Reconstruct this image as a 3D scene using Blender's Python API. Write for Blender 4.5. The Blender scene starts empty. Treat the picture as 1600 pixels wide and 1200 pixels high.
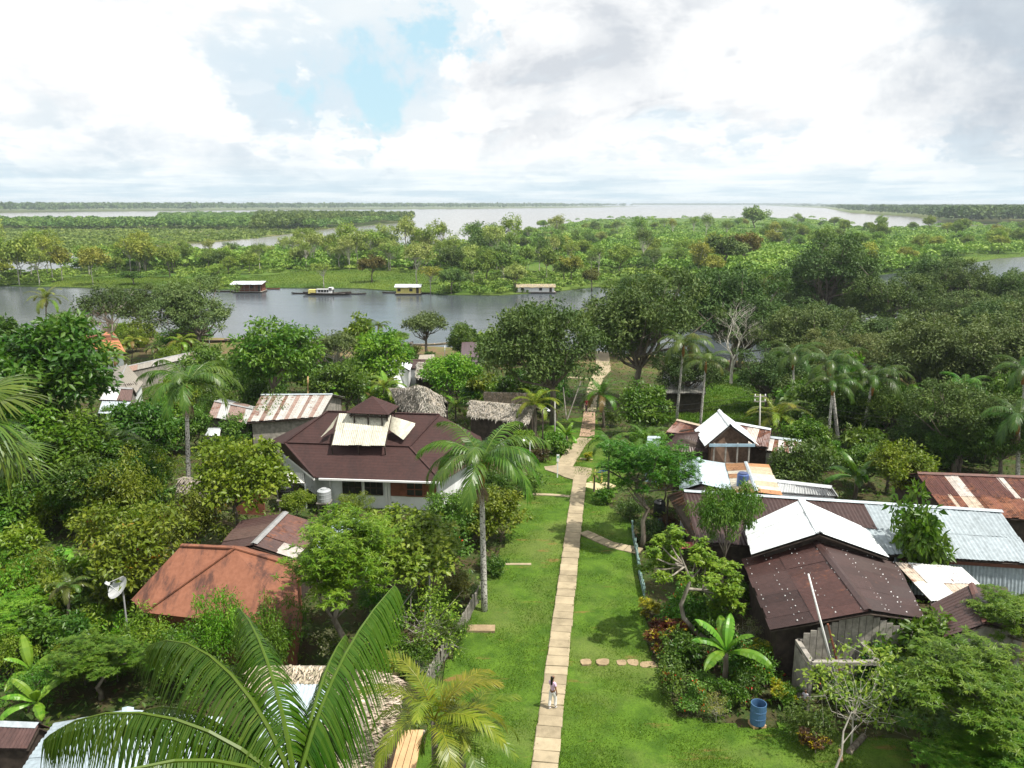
import bpy, math, random
import numpy as np
from mathutils import Vector, Matrix

# ------------------------------------------------------------------ camera, sky, sun, exposure
SC = bpy.context.scene
COL = SC.collection
CAMZ, PITCH, FPX = 22.0, math.radians(12.71), 1250.0
cam_data = bpy.data.cameras.new('camera')
cam_data.sensor_width = 36.0
cam_data.lens = 36.0 * FPX / 1600.0
cam_data.clip_start = 0.1
cam_data.clip_end = 60000
cam = bpy.data.objects.new('camera', cam_data)
cam.location = (0, 0, CAMZ)
cam.rotation_euler = (math.radians(90) - PITCH, 0, 0)
COL.objects.link(cam)
SC.camera = cam
SC.render.resolution_x, SC.render.resolution_y = 1024, 768
SC.cycles.use_denoising = True
SC.cycles.max_bounces = 6
SC.cycles.diffuse_bounces = 3
SC.cycles.glossy_bounces = 3
SC.cycles.transmission_bounces = 4
SC.cycles.transparent_max_bounces = 6
SC.cycles.volume_bounces = 0
SC.cycles.caustics_reflective = False
SC.cycles.caustics_refractive = False
SC.view_settings.view_transform = 'Standard'
SC.view_settings.look = 'None'
SC.view_settings.gamma = 1.0
SC.view_settings.use_curve_mapping = False
SC.view_settings.exposure = 0.48

SUN_EL = math.radians(63)
SUN_DIR = Vector((0.90 * math.cos(SUN_EL), -0.436 * math.cos(SUN_EL), math.sin(SUN_EL))).normalized()
sun_data = bpy.data.lights.new('sun', 'SUN')
sun_data.energy = 4.7
sun_data.angle = math.radians(1.2)
sun_data.color = (1.0, 0.95, 0.86)
sun = bpy.data.objects.new('sun', sun_data)
sun.rotation_euler = SUN_DIR.to_track_quat('Z', 'Y').to_euler()
sun.location = (60, -30, 120)
COL.objects.link(sun)

def pix_dir(px, py):
    u, v = (px - 800.0) / FPX, (600.0 - py) / FPX
    c, s = math.cos(PITCH), math.sin(PITCH)
    return Vector((u, c + v * s, -s + v * c))

class NT:
    """small helper around a node tree"""
    def __init__(self, nt):
        self.nt = nt
        nt.nodes.clear()
    def n(self, t, ins=None, **kw):
        nd = self.nt.nodes.new(t)
        for k, v in kw.items():
            setattr(nd, k, v)
        for k, v in (ins or {}).items():
            self.put(nd.inputs[k], v)
        return nd
    def put(self, sock, v):
        if isinstance(v, bpy.types.NodeSocket):
            self.nt.links.new(v, sock)
        elif isinstance(v, bpy.types.Node):
            self.nt.links.new(v.outputs[0], sock)
        else:
            sock.default_value = v
    def math(self, op, a, b=0.0, c=0.0, clamp=False):
        nd = self.nt.nodes.new('ShaderNodeMath')
        nd.operation = op
        nd.use_clamp = clamp
        self.put(nd.inputs[0], a); self.put(nd.inputs[1], b); self.put(nd.inputs[2], c)
        return nd.outputs[0]
    def vmath(self, op, a, b=(0, 0, 0), out=0):
        nd = self.nt.nodes.new('ShaderNodeVectorMath')
        nd.operation = op
        self.put(nd.inputs[0], a)
        self.put(nd.inputs[1], b)
        return nd.outputs[out]
    def ramp(self, v, lo, hi, a=0.0, b=1.0, smooth=True):
        nd = self.nt.nodes.new('ShaderNodeMapRange')
        nd.interpolation_type = 'SMOOTHSTEP' if smooth else 'LINEAR'
        self.put(nd.inputs['Value'], v)
        nd.inputs['From Min'].default_value = lo; nd.inputs['From Max'].default_value = hi
        nd.inputs['To Min'].default_value = a; nd.inputs['To Max'].default_value = b
        return nd.outputs[0]
    def mix(self, f, a, b, blend='MIX'):
        nd = self.nt.nodes.new('ShaderNodeMix')
        nd.data_type = 'RGBA'
        nd.blend_type = blend
        self.put(nd.inputs[0], f)
        for s, v in ((nd.inputs[6], a), (nd.inputs[7], b)):
            if isinstance(v, tuple) and len(v) == 3:
                v = (*v, 1)
            self.put(s, v)
        return nd.outputs[2]
    def noise(self, vec, scale, detail=4, rough=0.55, out=0, dist=0.0):
        nd = self.n('ShaderNodeTexNoise', {'Scale': scale, 'Detail': detail, 'Roughness': rough, 'Distortion': dist})
        self.put(nd.inputs['Vector'], vec)
        return nd.outputs[out]

def build_world():
    w = bpy.data.worlds.new('World')
    SC.world = w
    w.use_nodes = True
    t = NT(w.node_tree)
    sky = t.n('ShaderNodeTexSky', sky_type='NISHITA', sun_disc=False, sun_elevation=SUN_EL,
              sun_rotation=math.atan2(SUN_DIR.x, SUN_DIR.y), altitude=80, air_density=1.0, dust_density=1.2, ozone_density=1.0)
    d = t.n('ShaderNodeTexCoord').outputs['Generated']
    z = t.math('MAXIMUM', t.n('ShaderNodeSeparateXYZ', {0: d}).outputs[2], 0.0)
    v = t.vmath('MULTIPLY', d, (2.6, 2.6, 6.0))
    def fbm(off, scale, det=10, ro=0.58, di=0.15):
        return t.noise(t.vmath('ADD', v, off), scale, det, ro, dist=di)
    wob = t.noise(d, 6.0, 8, 0.62, out=1)
    dw = t.vmath('ADD', d, t.vmath('MULTIPLY', t.vmath('SUBTRACT', wob, (0.5, 0.5, 0.5)), (0.36, 0.36, 0.26)))
    def blob(px, py, r0, r1, src=None):
        c = pix_dir(px, py).normalized()
        return t.ramp(t.vmath('DISTANCE', src or dw, tuple(c), out=1), r0, r1, 1.0, 0.0)
    # the opening of blue between the two cloud masses, trailing off to its left
    gap = t.math('MAXIMUM', blob(598, 105, 0.0, 0.074), blob(684, 25, 0.0, 0.082))
    gap = t.math('MAXIMUM', gap, t.math('MULTIPLY', blob(540, 156, 0.0, 0.070), 0.70))
    gap = t.math('MAXIMUM', gap, t.math('MULTIPLY', blob(420, 168, 0.0, 0.07), 0.25))
    # three sheets: high thin veil, big cumulus, small cumulus ranks towards the horizon
    veiln = fbm((8.0, 1.0, 2.0), 0.9, 6, 0.5)
    base = t.mix(t.ramp(veiln, 0.36, 0.62), (6.2, 7.2, 7.9), (7.7, 8.1, 8.3))
    blue = t.mix(0.75, sky.outputs[0], (5.5, 8.0, 9.0))
    base = t.mix(t.ramp(t.math('SUBTRACT', gap, t.math('MULTIPLY', t.ramp(fbm((4.0, 3.0, 1.0), 2.4, 8, 0.6), 0.40, 0.64), 0.75)), 0.02, 0.55), base, blue)
    def cumulus(off, scale, lo, hi, white, grey, up, bias=None):
        n = fbm(off, scale, 11, 0.60, 0.25)
        nu = t.noise(t.vmath('ADD', v, (off[0], off[1], off[2] + up)), scale, 11, 0.60, dist=0.25)
        c = t.math('SUBTRACT', n, t.math('MULTIPLY', gap, 0.30))
        if bias is not None: c = t.math('ADD', c, bias)
        m = t.ramp(c, lo, hi)
        sh = t.math('ADD', t.ramp(t.math('SUBTRACT', nu, n), -0.02, 0.13), t.ramp(n, 0.56, 0.74, 0.0, 0.45))
        return m, sh
    big = t.math('MAXIMUM', t.math('MAXIMUM', blob(900, 30, 0.05, 0.30), blob(760, 170, 0.03, 0.13)), t.math('MAXIMUM', blob(250, 70, 0.05, 0.22), blob(1250, 130, 0.05, 0.25)))
    m1, s1 = cumulus((5.3, 2.1, 0.4), 1.25, 0.43, 0.525, None, None, 0.17, t.math('MULTIPLY', big, 0.10))
    dark = t.math('MAXIMUM', blob(1560, 62, 0.0, 0.15), blob(1640, 70, 0.02, 0.17))
    bases = t.math('MAXIMUM', t.math('MAXIMUM', blob(960, 100, 0.0, 0.15), blob(810, 112, 0.0, 0.12)), t.math('MAXIMUM', blob(850, 214, 0.0, 0.09), blob(980, 208, 0.0, 0.09)))
    s1 = t.math('ADD', t.math('MULTIPLY', s1, 0.50), t.math('MULTIPLY', bases, 0.75), clamp=True)
    c1 = t.mix(s1, (9.8, 9.8, 9.7), (5.8, 6.15, 6.6))
    col = t.mix(m1, base, c1)
    m2, s2 = cumulus((2.2, 6.1, 0.0), 3.4, 0.49, 0.565, None, None, 0.07)
    low = t.ramp(z, 0.02, 0.17, 1.0, 0.0)
    c2 = t.mix(t.math('MULTIPLY', s2, 0.75, clamp=True), (9.4, 9.45, 9.4), (5.9, 6.5, 7.1))
    col = t.mix(t.math('MULTIPLY', m2, low), col, c2)
    left = t.math('MAXIMUM', blob(160, 250, 0.0, 0.15), blob(400, 262, 0.0, 0.13))
    col = t.mix(t.math('MULTIPLY', left, t.ramp(fbm((7.0, 1.5, 0.3), 3.0, 9, 0.6), 0.40, 0.60, 0.0, 0.85)), col, (5.6, 6.4, 7.1))
    col = t.mix(t.math('MULTIPLY', dark, t.ramp(fbm((1.0, 4.5, 2.3), 2.2, 8, 0.6), 0.30, 0.60, 0.55, 1.0)), col, (4.4, 4.95, 5.6))
    # thin milky veil with faint streaks near the horizon
    veil = t.ramp(z, 0.0, 0.075, 0.85, 0.0)
    n6 = t.noise(t.vmath('MULTIPLY', d, (5.0, 5.0, 70.0)), 1.4, 6, 0.58)
    col = t.mix(veil, col, t.mix(t.ramp(n6, 0.38, 0.62), (4.9, 6.4, 7.3), (7.4, 8.2, 8.5)))
    bg = t.n('ShaderNodeBackground', {'Color': col, 'Strength': 0.086})
    t.n('ShaderNodeOutputWorld', {'Surface': bg.outputs[0]})
build_world()

# ------------------------------------------------------------------ geometry of the place
WATER = -6.0
SH_X = [-260, -95, -55, -30, -20, -5, 0, 25, 50, 90, 260]
SH_Y = [190, 176, 168, 163, 160, 156, 158, 150, 140, 136, 128]

def shore(x):
    return np.interp(x, SH_X, SH_Y)

def sstep(a, b, v):
    t = np.clip((v - a) / (b - a), 0, 1)
    return t * t * (3 - 2 * t)

def ground(x, y):
    s = shore(x)
    z = -4.7 * sstep(56, 138, y * 148.0 / (s - 8))
    z = z - 1.5 * sstep(s - 9, s + 1, y) - 3.0 * sstep(s, s + 14, y)
    z = z + 0.10 * np.sin(x * 0.31 + 1.0) * np.sin(y * 0.23) * sstep(20, 40, np.abs(x - 4))
    return z

def U(px, py, z):
    d = pix_dir(px, py)
    t = (z - CAMZ) / d.z
    return Vector((d.x * t, d.y * t, z))

def W(px, py, h=0.0):
    """the point h metres above the local ground that the photograph shows at (px, py)"""
    z = h
    for _ in range(12):
        p = U(px, py, z)
        z = 0.5 * z + 0.5 * (float(ground(p.x, p.y)) + h)
    return U(px, py, z)

def at_depth(px, py, y):
    d = pix_dir(px, py)
    t = y / d.y
    return Vector((d.x * t, y, CAMZ + d.z * t))

def zcam(p):
    return p.y * math.cos(PITCH) - (p.z - CAMZ) * math.sin(PITCH)

def inpoly(x, y, poly):
    x = np.asarray(x, float); y = np.asarray(y, float)
    r = np.zeros(x.shape, bool)
    n = len(poly)
    for i in range(n):
        x0, y0 = poly[i][0], poly[i][1]
        x1, y1 = poly[(i + 1) % n][0], poly[(i + 1) % n][1]
        c = ((y0 > y) != (y1 > y)) & (x < (x1 - x0) * (y - y0) / ((y1 - y0) or 1e-9) + x0)
        r ^= c
    return r

# ------------------------------------------------------------------ object helpers
ORG = {}

def mesh_of(name, V, F, mat=None, smooth=False, attr=None):
    me = bpy.data.meshes.new(name)
    V = np.asarray(V, np.float32).reshape(-1, 3)
    if isinstance(F, np.ndarray):
        k = F.shape[1]; nf = F.shape[0]
        me.vertices.add(len(V)); me.vertices.foreach_set('co', V.ravel())
        me.loops.add(nf * k); me.loops.foreach_set('vertex_index', F.ravel().astype(np.int32))
        me.polygons.add(nf)
        me.polygons.foreach_set('loop_start', np.arange(0, nf * k, k, dtype=np.int32))
        me.polygons.foreach_set('loop_total', np.full(nf, k, np.int32))
        me.update(calc_edges=True)
    else:
        me.from_pydata([tuple(v) for v in V], [], [tuple(f) for f in F])
        me.update()
    if attr is not None:
        a = me.attributes.new('tint', 'FLOAT', 'FACE')
        a.data.foreach_set('value', np.asarray(attr, np.float32))
    if smooth:
        me.polygons.foreach_set('use_smooth', np.ones(len(me.polygons), bool))
    if mat is not None:
        me.materials.append(mat)
    return me

def link(name, data, parent=None, color=None, loc=None):
    o = bpy.data.objects.new(name, data)
    COL.objects.link(o)
    if parent is not None:
        o.parent = parent
        ORG[o.name] = ORG.get(parent.name, Vector())
    if color is not None:
        o.color = (*color, 1.0) if len(color) == 3 else color
    if loc is not None:
        o.location = loc
    return o

def part(name, V, F, mat, parent, color=None, smooth=False, label=None):
    """a mesh given in world coordinates, hung under its parent"""
    org = ORG.get(parent.name, Vector()) if parent is not None else Vector()
    V = np.asarray([tuple(v) for v in V] if not isinstance(V, np.ndarray) else V, float) - np.array(org)
    o = link(name, mesh_of(name, V, F, mat, smooth), parent, color)
    if label:
        o['label'] = label
    return o

def root(name, loc, label, cat, group=None, rz=0.0, scale=1.0):
    o = bpy.data.objects.new(name, None)
    o.empty_display_size = 0.3
    COL.objects.link(o)
    o.location = loc
    if rz: o.rotation_euler = (0, 0, rz)
    if scale != 1.0: o.scale = (scale, scale, scale) if not hasattr(scale, '__len__') else scale
    ORG[o.name] = Vector(loc)
    return tag(o, label, cat, group)

def tag(o, label=None, cat=None, group=None, kind=None):
    if label: o['label'] = label
    if cat: o['category'] = cat
    if group: o['group'] = group
    if kind: o['kind'] = kind
    return o

class MB:
    """collects simple solids into one mesh"""
    def __init__(self):
        self.V = []; self.F = []
    def add(self, V, F):
        b = len(self.V)
        self.V += [tuple(v) for v in V]
        self.F += [tuple(i + b for i in f) for f in F]
        return self
    def box(self, c, s, rz=0.0):
        cx, cy, cz = c; a, b, h = s[0] / 2, s[1] / 2, s[2] / 2
        co, si = math.cos(rz), math.sin(rz)
        P = []
        for z in (-h, h):
            for x, y in ((-a, -b), (a, -b), (a, b), (-a, b)):
                P.append((cx + x * co - y * si, cy + x * si + y * co, cz + z))
        return self.add(P, [(3, 2, 1, 0), (4, 5, 6, 7), (0, 1, 5, 4), (1, 2, 6, 5), (2, 3, 7, 6), (3, 0, 4, 7)])
    def bar(self, p, q, w, h=None):
        p, q = Vector(p), Vector(q); h = h or w
        d = (q - p).normalized()
        s = d.cross(Vector((0, 0, 1)))
        s = s.normalized() if s.length > 1e-4 else Vector((1, 0, 0))
        u = s.cross(d).normalized()
        P = [e + s * (i * w / 2) + u * (j * h / 2) for e in (p, q) for i, j in ((-1, -1), (1, -1), (1, 1), (-1, 1))]
        return self.add(P, [(0, 1, 2, 3), (7, 6, 5, 4), (0, 4, 5, 1), (1, 5, 6, 2), (2, 6, 7, 3), (3, 7, 4, 0)])
    def tube(self, pts, rad, n=6, cap=True):
        pts = [Vector(p) for p in pts]
        b = len(self.V)
        prev = None
        for i, p in enumerate(pts):
            d = (pts[min(i + 1, len(pts) - 1)] - pts[max(i - 1, 0)])
            d = d.normalized() if d.length > 1e-9 else Vector((0, 0, 1))
            if prev is None:
                s = d.orthogonal().normalized()
            else:
                s = prev - d * prev.dot(d)
                s = s.normalized() if s.length > 1e-5 else d.orthogonal().normalized()
            prev = s
            u = d.cross(s)
            r = rad[i] if hasattr(rad, '__len__') else rad
            for k in range(n):
                a = 2 * math.pi * k / n
                self.V.append(tuple(p + s * (r * math.cos(a)) + u * (r * math.sin(a))))
        for i in range(len(pts) - 1):
            for k in range(n):
                a, c = b + i * n + k, b + i * n + (k + 1) % n
                self.F.append((a, c, c + n, a + n))
        if cap:
            self.F.append(tuple(b + k for k in reversed(range(n))))
            self.F.append(tuple(b + (len(pts) - 1) * n + k for k in range(n)))
        return self
    def lathe(self, c, prof, n=14):
        b = len(self.V)
        for r, z in prof:
            for k in range(n):
                a = 2 * math.pi * k / n
                self.V.append((c[0] + r * math.cos(a), c[1] + r * math.sin(a), c[2] + z))
        for i in range(len(prof) - 1):
            for k in range(n):
                a, e = b + i * n + k, b + i * n + (k + 1) % n
                self.F.append((a, e, e + n, a + n))
        self.F.append(tuple(b + k for k in reversed(range(n))))
        self.F.append(tuple(b + (len(prof) - 1) * n + k for k in range(n)))
        return self
    def slab(self, pts, th):
        """thick polygon: pts is the top outline, th the thickness downwards along the normal"""
        pts = [Vector(p) for p in pts]
        n = (pts[1] - pts[0]).cross(pts[2] - pts[0]).normalized()
        if n.z < 0:
            pts.reverse(); n = -n
        k = len(pts)
        return self.add(pts + [p - n * th for p in pts],
                        [tuple(range(k)), tuple(range(2 * k - 1, k - 1, -1))] + [(i, k + i, k + (i + 1) % k, (i + 1) % k) for i in range(k)])
    def build(self, name, mat, parent=None, color=None, smooth=False, label=None):
        return part(name, self.V, self.F, mat, parent, color, smooth, label)

# ------------------------------------------------------------------ materials
MAT = {}

def material(name):
    m = bpy.data.materials.new(name)
    m.use_nodes = True
    t = NT(m.node_tree)
    out = t.n('ShaderNodeOutputMaterial')
    MAT[name] = m
    return m, t, out

def objpos(t):
    return t.n('ShaderNodeTexCoord').outputs['Object']

def worldpos(t):
    return t.n('ShaderNodeNewGeometry').outputs['Position']

def bump(t, h, strength=0.4, dist=0.05):
    return t.n('ShaderNodeBump', {'Height': h, 'Strength': strength, 'Distance': dist}).outputs[0]

def simple(name, col, rough=0.7, var=0.25, scale=3.0, spec=0.3, world=False, use_obj_color=False, bmp=0.0, grime=None, each=0.0):
    m, t, out = material(name)
    p = worldpos(t) if world else objpos(t)
    n = t.noise(p, scale, 6, 0.62)
    base = t.n('ShaderNodeObjectInfo').outputs['Color'] if use_obj_color else (*col, 1)
    hs = t.n('ShaderNodeHueSaturation', {'Color': base, 'Value': t.ramp(n, 0.3, 0.7, 1 - var, 1 + var)})
    c = hs.outputs[0]
    if grime:
        n2 = t.noise(t.vmath('MULTIPLY', p, (1, 1, 0.35)), scale * 0.45, 7, 0.7)
        c = t.mix(t.ramp(n2, 0.52, 0.72, 0, grime[1]), c, grime[0])
    if each:
        rn = t.n('ShaderNodeObjectInfo').outputs['Random']
        c = t.n('ShaderNodeHueSaturation', {'Color': c, 'Value': t.ramp(rn, 0, 1, 1 - each, 1 + each, smooth=False)}).outputs[0]
    ins = {'Base Color': c, 'Roughness': rough, 'Specular IOR Level': spec}
    if bmp:
        ins['Normal'] = bump(t, n, bmp)
    b = t.n('ShaderNodeBsdfPrincipled', ins)
    t.put(out.inputs[0], b.outputs[0])
    return m

def foliage(name, gloss=0.42, transl=0.30, accent=None, warm=(1.10, 1.04, 0.60)):
    m, t, out = material(name)
    oi = t.n('ShaderNodeObjectInfo')
    tint = t.n('ShaderNodeAttribute', attribute_name='tint').outputs['Fac']
    hs = t.n('ShaderNodeHueSaturation', {'Color': oi.outputs['Color'],
                                         'Hue': t.math('ADD', 0.5, t.math('MULTIPLY', t.math('SUBTRACT', tint, 0.5), -0.055)),
                                         'Saturation': t.ramp(tint, 0, 1, 1.06, 0.92),
                                         'Value': t.ramp(tint, 0.0, 1.0, 0.62, 1.75, smooth=False)})
    c = hs.outputs[0]
    # old yellow leaves
    c = t.mix(t.ramp(tint, 0.965, 0.99), c, (0.30, 0.22, 0.03))
    if accent:
        for lo, hi, col in accent:
            c = t.mix(t.math('MULTIPLY', t.ramp(tint, lo, lo + 0.01), t.ramp(tint, hi - 0.01, hi, 1, 0)), c, col)
    rnd = t.n('ShaderNodeHueSaturation', {'Color': c, 'Value': t.ramp(oi.outputs['Random'], 0, 1, 0.86, 1.14),
                                          'Hue': t.ramp(oi.outputs['Random'], 0, 1, 0.488, 0.512)})
    c = t.mix(1.0, rnd.outputs[0], warm, 'MULTIPLY')
    b = t.n('ShaderNodeBsdfPrincipled', {'Base Color': c, 'Roughness': gloss, 'Specular IOR Level': 0.32})
    tr = t.n('ShaderNodeBsdfTranslucent', {'Color': t.mix(1.0, c, (1.15, 1.3, 0.5), 'MULTIPLY')})
    mx = t.n('ShaderNodeMixShader', {0: transl, 1: b.outputs[0], 2: tr.outputs[0]})
    t.put(out.inputs[0], mx.outputs[0])
    return m

LEAF = foliage('leaf', 0.40, 0.30)
LEAF_DULL = foliage('leaf_dull', 0.60, 0.20)
LEAF_RED = foliage('leaf_red', 0.45, 0.25, [(0.87, 1.01, (0.20, 0.040, 0.014)), (0.80, 0.87, (0.28, 0.18, 0.02))])
LEAF_CROTON = foliage('leaf_croton', 0.40, 0.25, [(0.62, 1.01, (0.34, 0.30, 0.015)), (0.0, 0.10, (0.22, 0.03, 0.02))])
LEAF_HIB = foliage('leaf_hibiscus', 0.45, 0.25, [(0.82, 1.01, (0.60, 0.035, 0.012))])
LEAF_WHITE = foliage('leaf_white', 0.5, 0.25, [(0.60, 1.01, (0.62, 0.62, 0.62))])
PALM_LEAF = foliage('palm_leaf', 0.36, 0.28)

def bark(name, a, b, spots=None, scale=4.0):
    m, t, out = material(name)
    p = objpos(t)
    n = t.noise(t.vmath('MULTIPLY', p, (1, 1, 0.3)), scale, 6, 0.65)
    c = t.mix(t.ramp(n, 0.35, 0.65), a, b)
    if spots:
        n2 = t.noise(p, scale * 2.2, 4, 0.6)
        c = t.mix(t.ramp(n2, 0.50, 0.60), c, spots)
    bs = t.n('ShaderNodeBsdfPrincipled', {'Base Color': c, 'Roughness': 0.85, 'Specular IOR Level': 0.2, 'Normal': bump(t, n, 0.6, 0.03)})
    t.put(out.inputs[0], bs.outputs[0])
    return m

BARK = bark('bark', (0.10, 0.08, 0.06), (0.24, 0.21, 0.17))
BARK_PALE = bark('bark_pale', (0.34, 0.31, 0.26), (0.56, 0.53, 0.47))
BARK_TWIST = bark('bark_twisted', (0.15, 0.13, 0.10), (0.34, 0.31, 0.26))
BARK_DARK = bark('bark_dark', (0.045, 0.038, 0.03), (0.11, 0.095, 0.075))
BARK_PALM = bark('bark_palm', (0.40, 0.38, 0.34), (0.56, 0.54, 0.50), (0.11, 0.10, 0.09), 5.0)
SHAFT = bark('crownshaft', (0.22, 0.11, 0.03), (0.34, 0.16, 0.045))
SKIRT = bark('dry_fibre', (0.16, 0.11, 0.07), (0.30, 0.22, 0.14))

def metal(name):
    """painted or galvanised sheet; object colour is the paint, its alpha the amount of rust"""
    m, t, out = material(name)
    oi = t.n('ShaderNodeObjectInfo')
    p = t.vmath('ADD', worldpos(t), t.vmath('MULTIPLY', oi.outputs['Location'], (0.7, 0.3, 0.2)))
    n = t.noise(p, 0.9, 8, 0.68)
    nf = t.noise(p, 4.5, 5, 0.6)
    streak = t.noise(t.vmath('MULTIPLY', p, (0.25, 2.6, 1.0)), 3.0, 5, 0.6)
    c = t.n('ShaderNodeHueSaturation', {'Color': oi.outputs['Color'], 'Value': t.ramp(nf, 0.25, 0.75, 0.80, 1.2)}).outputs[0]
    rust = t.mix(t.ramp(nf, 0.35, 0.65), (0.055, 0.022, 0.016), (0.20, 0.075, 0.036))
    amt = t.math('ADD', t.math('ADD', t.math('MULTIPLY', n, 0.66), t.math('MULTIPLY', streak, 0.34)), t.math('MULTIPLY', oi.outputs['Alpha'], 0.5))
    amt = t.ramp(amt, 0.66, 0.80)
    c = t.mix(amt, c, rust)
    # grime film
    c = t.mix(t.ramp(t.noise(p, 0.35, 6, 0.6), 0.45, 0.75, 0.0, 0.35), c, t.mix(1.0, c, (0.62, 0.60, 0.56), 'MULTIPLY'))
    bs = t.n('ShaderNodeBsdfPrincipled', {'Base Color': c, 'Roughness': t.ramp(amt, 0, 1, 0.42, 0.85), 'Specular IOR Level': 0.4,
                                          'Normal': bump(t, nf, 0.15, 0.02)})
    t.put(out.inputs[0], bs.outputs[0])
    return m
METAL = metal('sheet_metal')

def tileroof(name, a, b, stain, wave=0.35):
    m, t, out = material(name)
    p = worldpos(t)
    n = t.noise(p, 0.55, 8, 0.66)
    nf = t.noise(p, 5.0, 5, 0.6)
    wv = t.n('ShaderNodeTexWave', {'Vector': p, 'Scale': 2.2, 'Distortion': 0.6, 'Detail': 2.0}, wave_type='BANDS', bands_direction='Z')
    c = t.mix(t.ramp(nf, 0.3, 0.7), a, b)
    st = t.noise(t.vmath('MULTIPLY', p, (1.6, 0.5, 0.5)), 0.9, 8, 0.72)
    c = t.mix(t.ramp(st, 0.46, 0.66, 0.0, stain[1]), c, stain[0])
    c = t.mix(t.ramp(n, 0.35, 0.7, 0.0, 0.35), c, t.mix(1.0, c, (0.7, 0.66, 0.64), 'MULTIPLY'))
    c = t.mix(t.ramp(wv.outputs['Fac'], 0.0, 0.25, wave, 0.0), c, t.mix(1.0, c, (0.5, 0.5, 0.5), 'MULTIPLY'))
    bs = t.n('ShaderNodeBsdfPrincipled', {'Base Color': c, 'Roughness': 0.72, 'Specular IOR Level': 0.25, 'Normal': bump(t, wv.outputs['Fac'], wave, 0.03)})
    t.put(out.inputs[0], bs.outputs[0])
    return m
ROOF_BROWN = tileroof('roof_brown', (0.044, 0.022, 0.020), (0.060, 0.028, 0.025), ((0.030, 0.017, 0.016), 0.6), 0.22)
ROOF_ORANGE = tileroof('roof_orange', (0.205, 0.082, 0.047), (0.250, 0.104, 0.062), ((0.065, 0.032, 0.026), 0.92), 0.0)
ROOF_TERRA = tileroof('roof_terracotta', (0.46, 0.17, 0.085), (0.54, 0.21, 0.11), ((0.30, 0.11, 0.06), 0.4))

CONCRETE = simple('concrete', (0.325, 0.268, 0.178), 0.9, 0.16, 1.6, 0.2, world=True, bmp=0.35, grime=((0.17, 0.14, 0.085), 0.75), each=0.14)
STONE = simple('stepping_stone', (0.29, 0.215, 0.13), 0.9, 0.2, 3.0, 0.2, world=True, bmp=0.3)
WALL_WHITE = simple('white_wall', (0.74, 0.76, 0.76), 0.85, 0.08, 1.2, 0.2, world=True, grime=((0.40, 0.40, 0.38), 0.6))
WALL_BLUE = simple('blue_wall', (0.30, 0.42, 0.50), 0.8, 0.12, 1.2, 0.2, world=True, grime=((0.16, 0.18, 0.18), 0.7))
WOOD_GREY = simple('grey_wood', (0.27, 0.25, 0.22), 0.9, 0.3, 3.0, 0.15, world=True, grime=((0.12, 0.11, 0.09), 0.7), bmp=0.3)
WOOD_DARK = simple('dark_wood', (0.055, 0.042, 0.034), 0.85, 0.35, 3.0, 0.2, world=True)
WOOD_RED = simple('red_wood', (0.20, 0.075, 0.045), 0.75, 0.25, 3.0, 0.25, world=True)
WOOD_PALE = simple('pale_wood', (0.56, 0.36, 0.19), 0.7, 0.12, 1.5, 0.25, world=True)
PAINT_YEL = simple('yellow_paint', (0.60, 0.52, 0.16), 0.7, 0.12, 1.2, 0.3, world=True, grime=((0.30, 0.26, 0.12), 0.5))
PAINT_WHITE = simple('white_paint', (0.78, 0.78, 0.77), 0.5, 0.06, 2.0, 0.4)
PAINT_TEAL = simple('teal_paint', (0.16, 0.25, 0.23), 0.7, 0.3, 3.0, 0.3, world=True, grime=((0.30, 0.31, 0.30), 0.95))
WOOD_BROWN = simple('brown_wood', (0.13, 0.085, 0.06), 0.8, 0.3, 3.0, 0.2, world=True)
PLASTIC = simple('plastic', (0.1, 0.1, 0.1), 0.42, 0.12, 3.0, 0.45, use_obj_color=True)
CLOTH = simple('cloth', (0.5, 0.5, 0.5), 0.9, 0.10, 12.0, 0.1, use_obj_color=True)
DARK_GLASS = simple('dark_glass', (0.018, 0.02, 0.022), 0.12, 0.2, 2.0, 0.5)
STEEL = simple('galvanised_steel', (0.42, 0.43, 0.43), 0.45, 0.12, 3.0, 0.5)
POLE_GREY = simple('pole_concrete', (0.42, 0.41, 0.38), 0.85, 0.12, 3.0, 0.2)
WIRE = simple('black_wire', (0.03, 0.03, 0.03), 0.6, 0.1, 3.0, 0.3)
THATCH_GREY = simple('thatch_grey', (0.30, 0.265, 0.215), 0.95, 0.45, 9.0, 0.1, world=True, bmp=1.0, grime=((0.16, 0.14, 0.11), 0.7))
SKIN = simple('skin', (0.22, 0.11, 0.065), 0.55, 0.06, 5.0, 0.35)
HAIR = simple('hair', (0.012, 0.009, 0.008), 0.45, 0.2, 20.0, 0.4)
EYE = simple('eye', (0.03, 0.02, 0.015), 0.2, 0.0, 1.0, 0.5)

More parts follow.
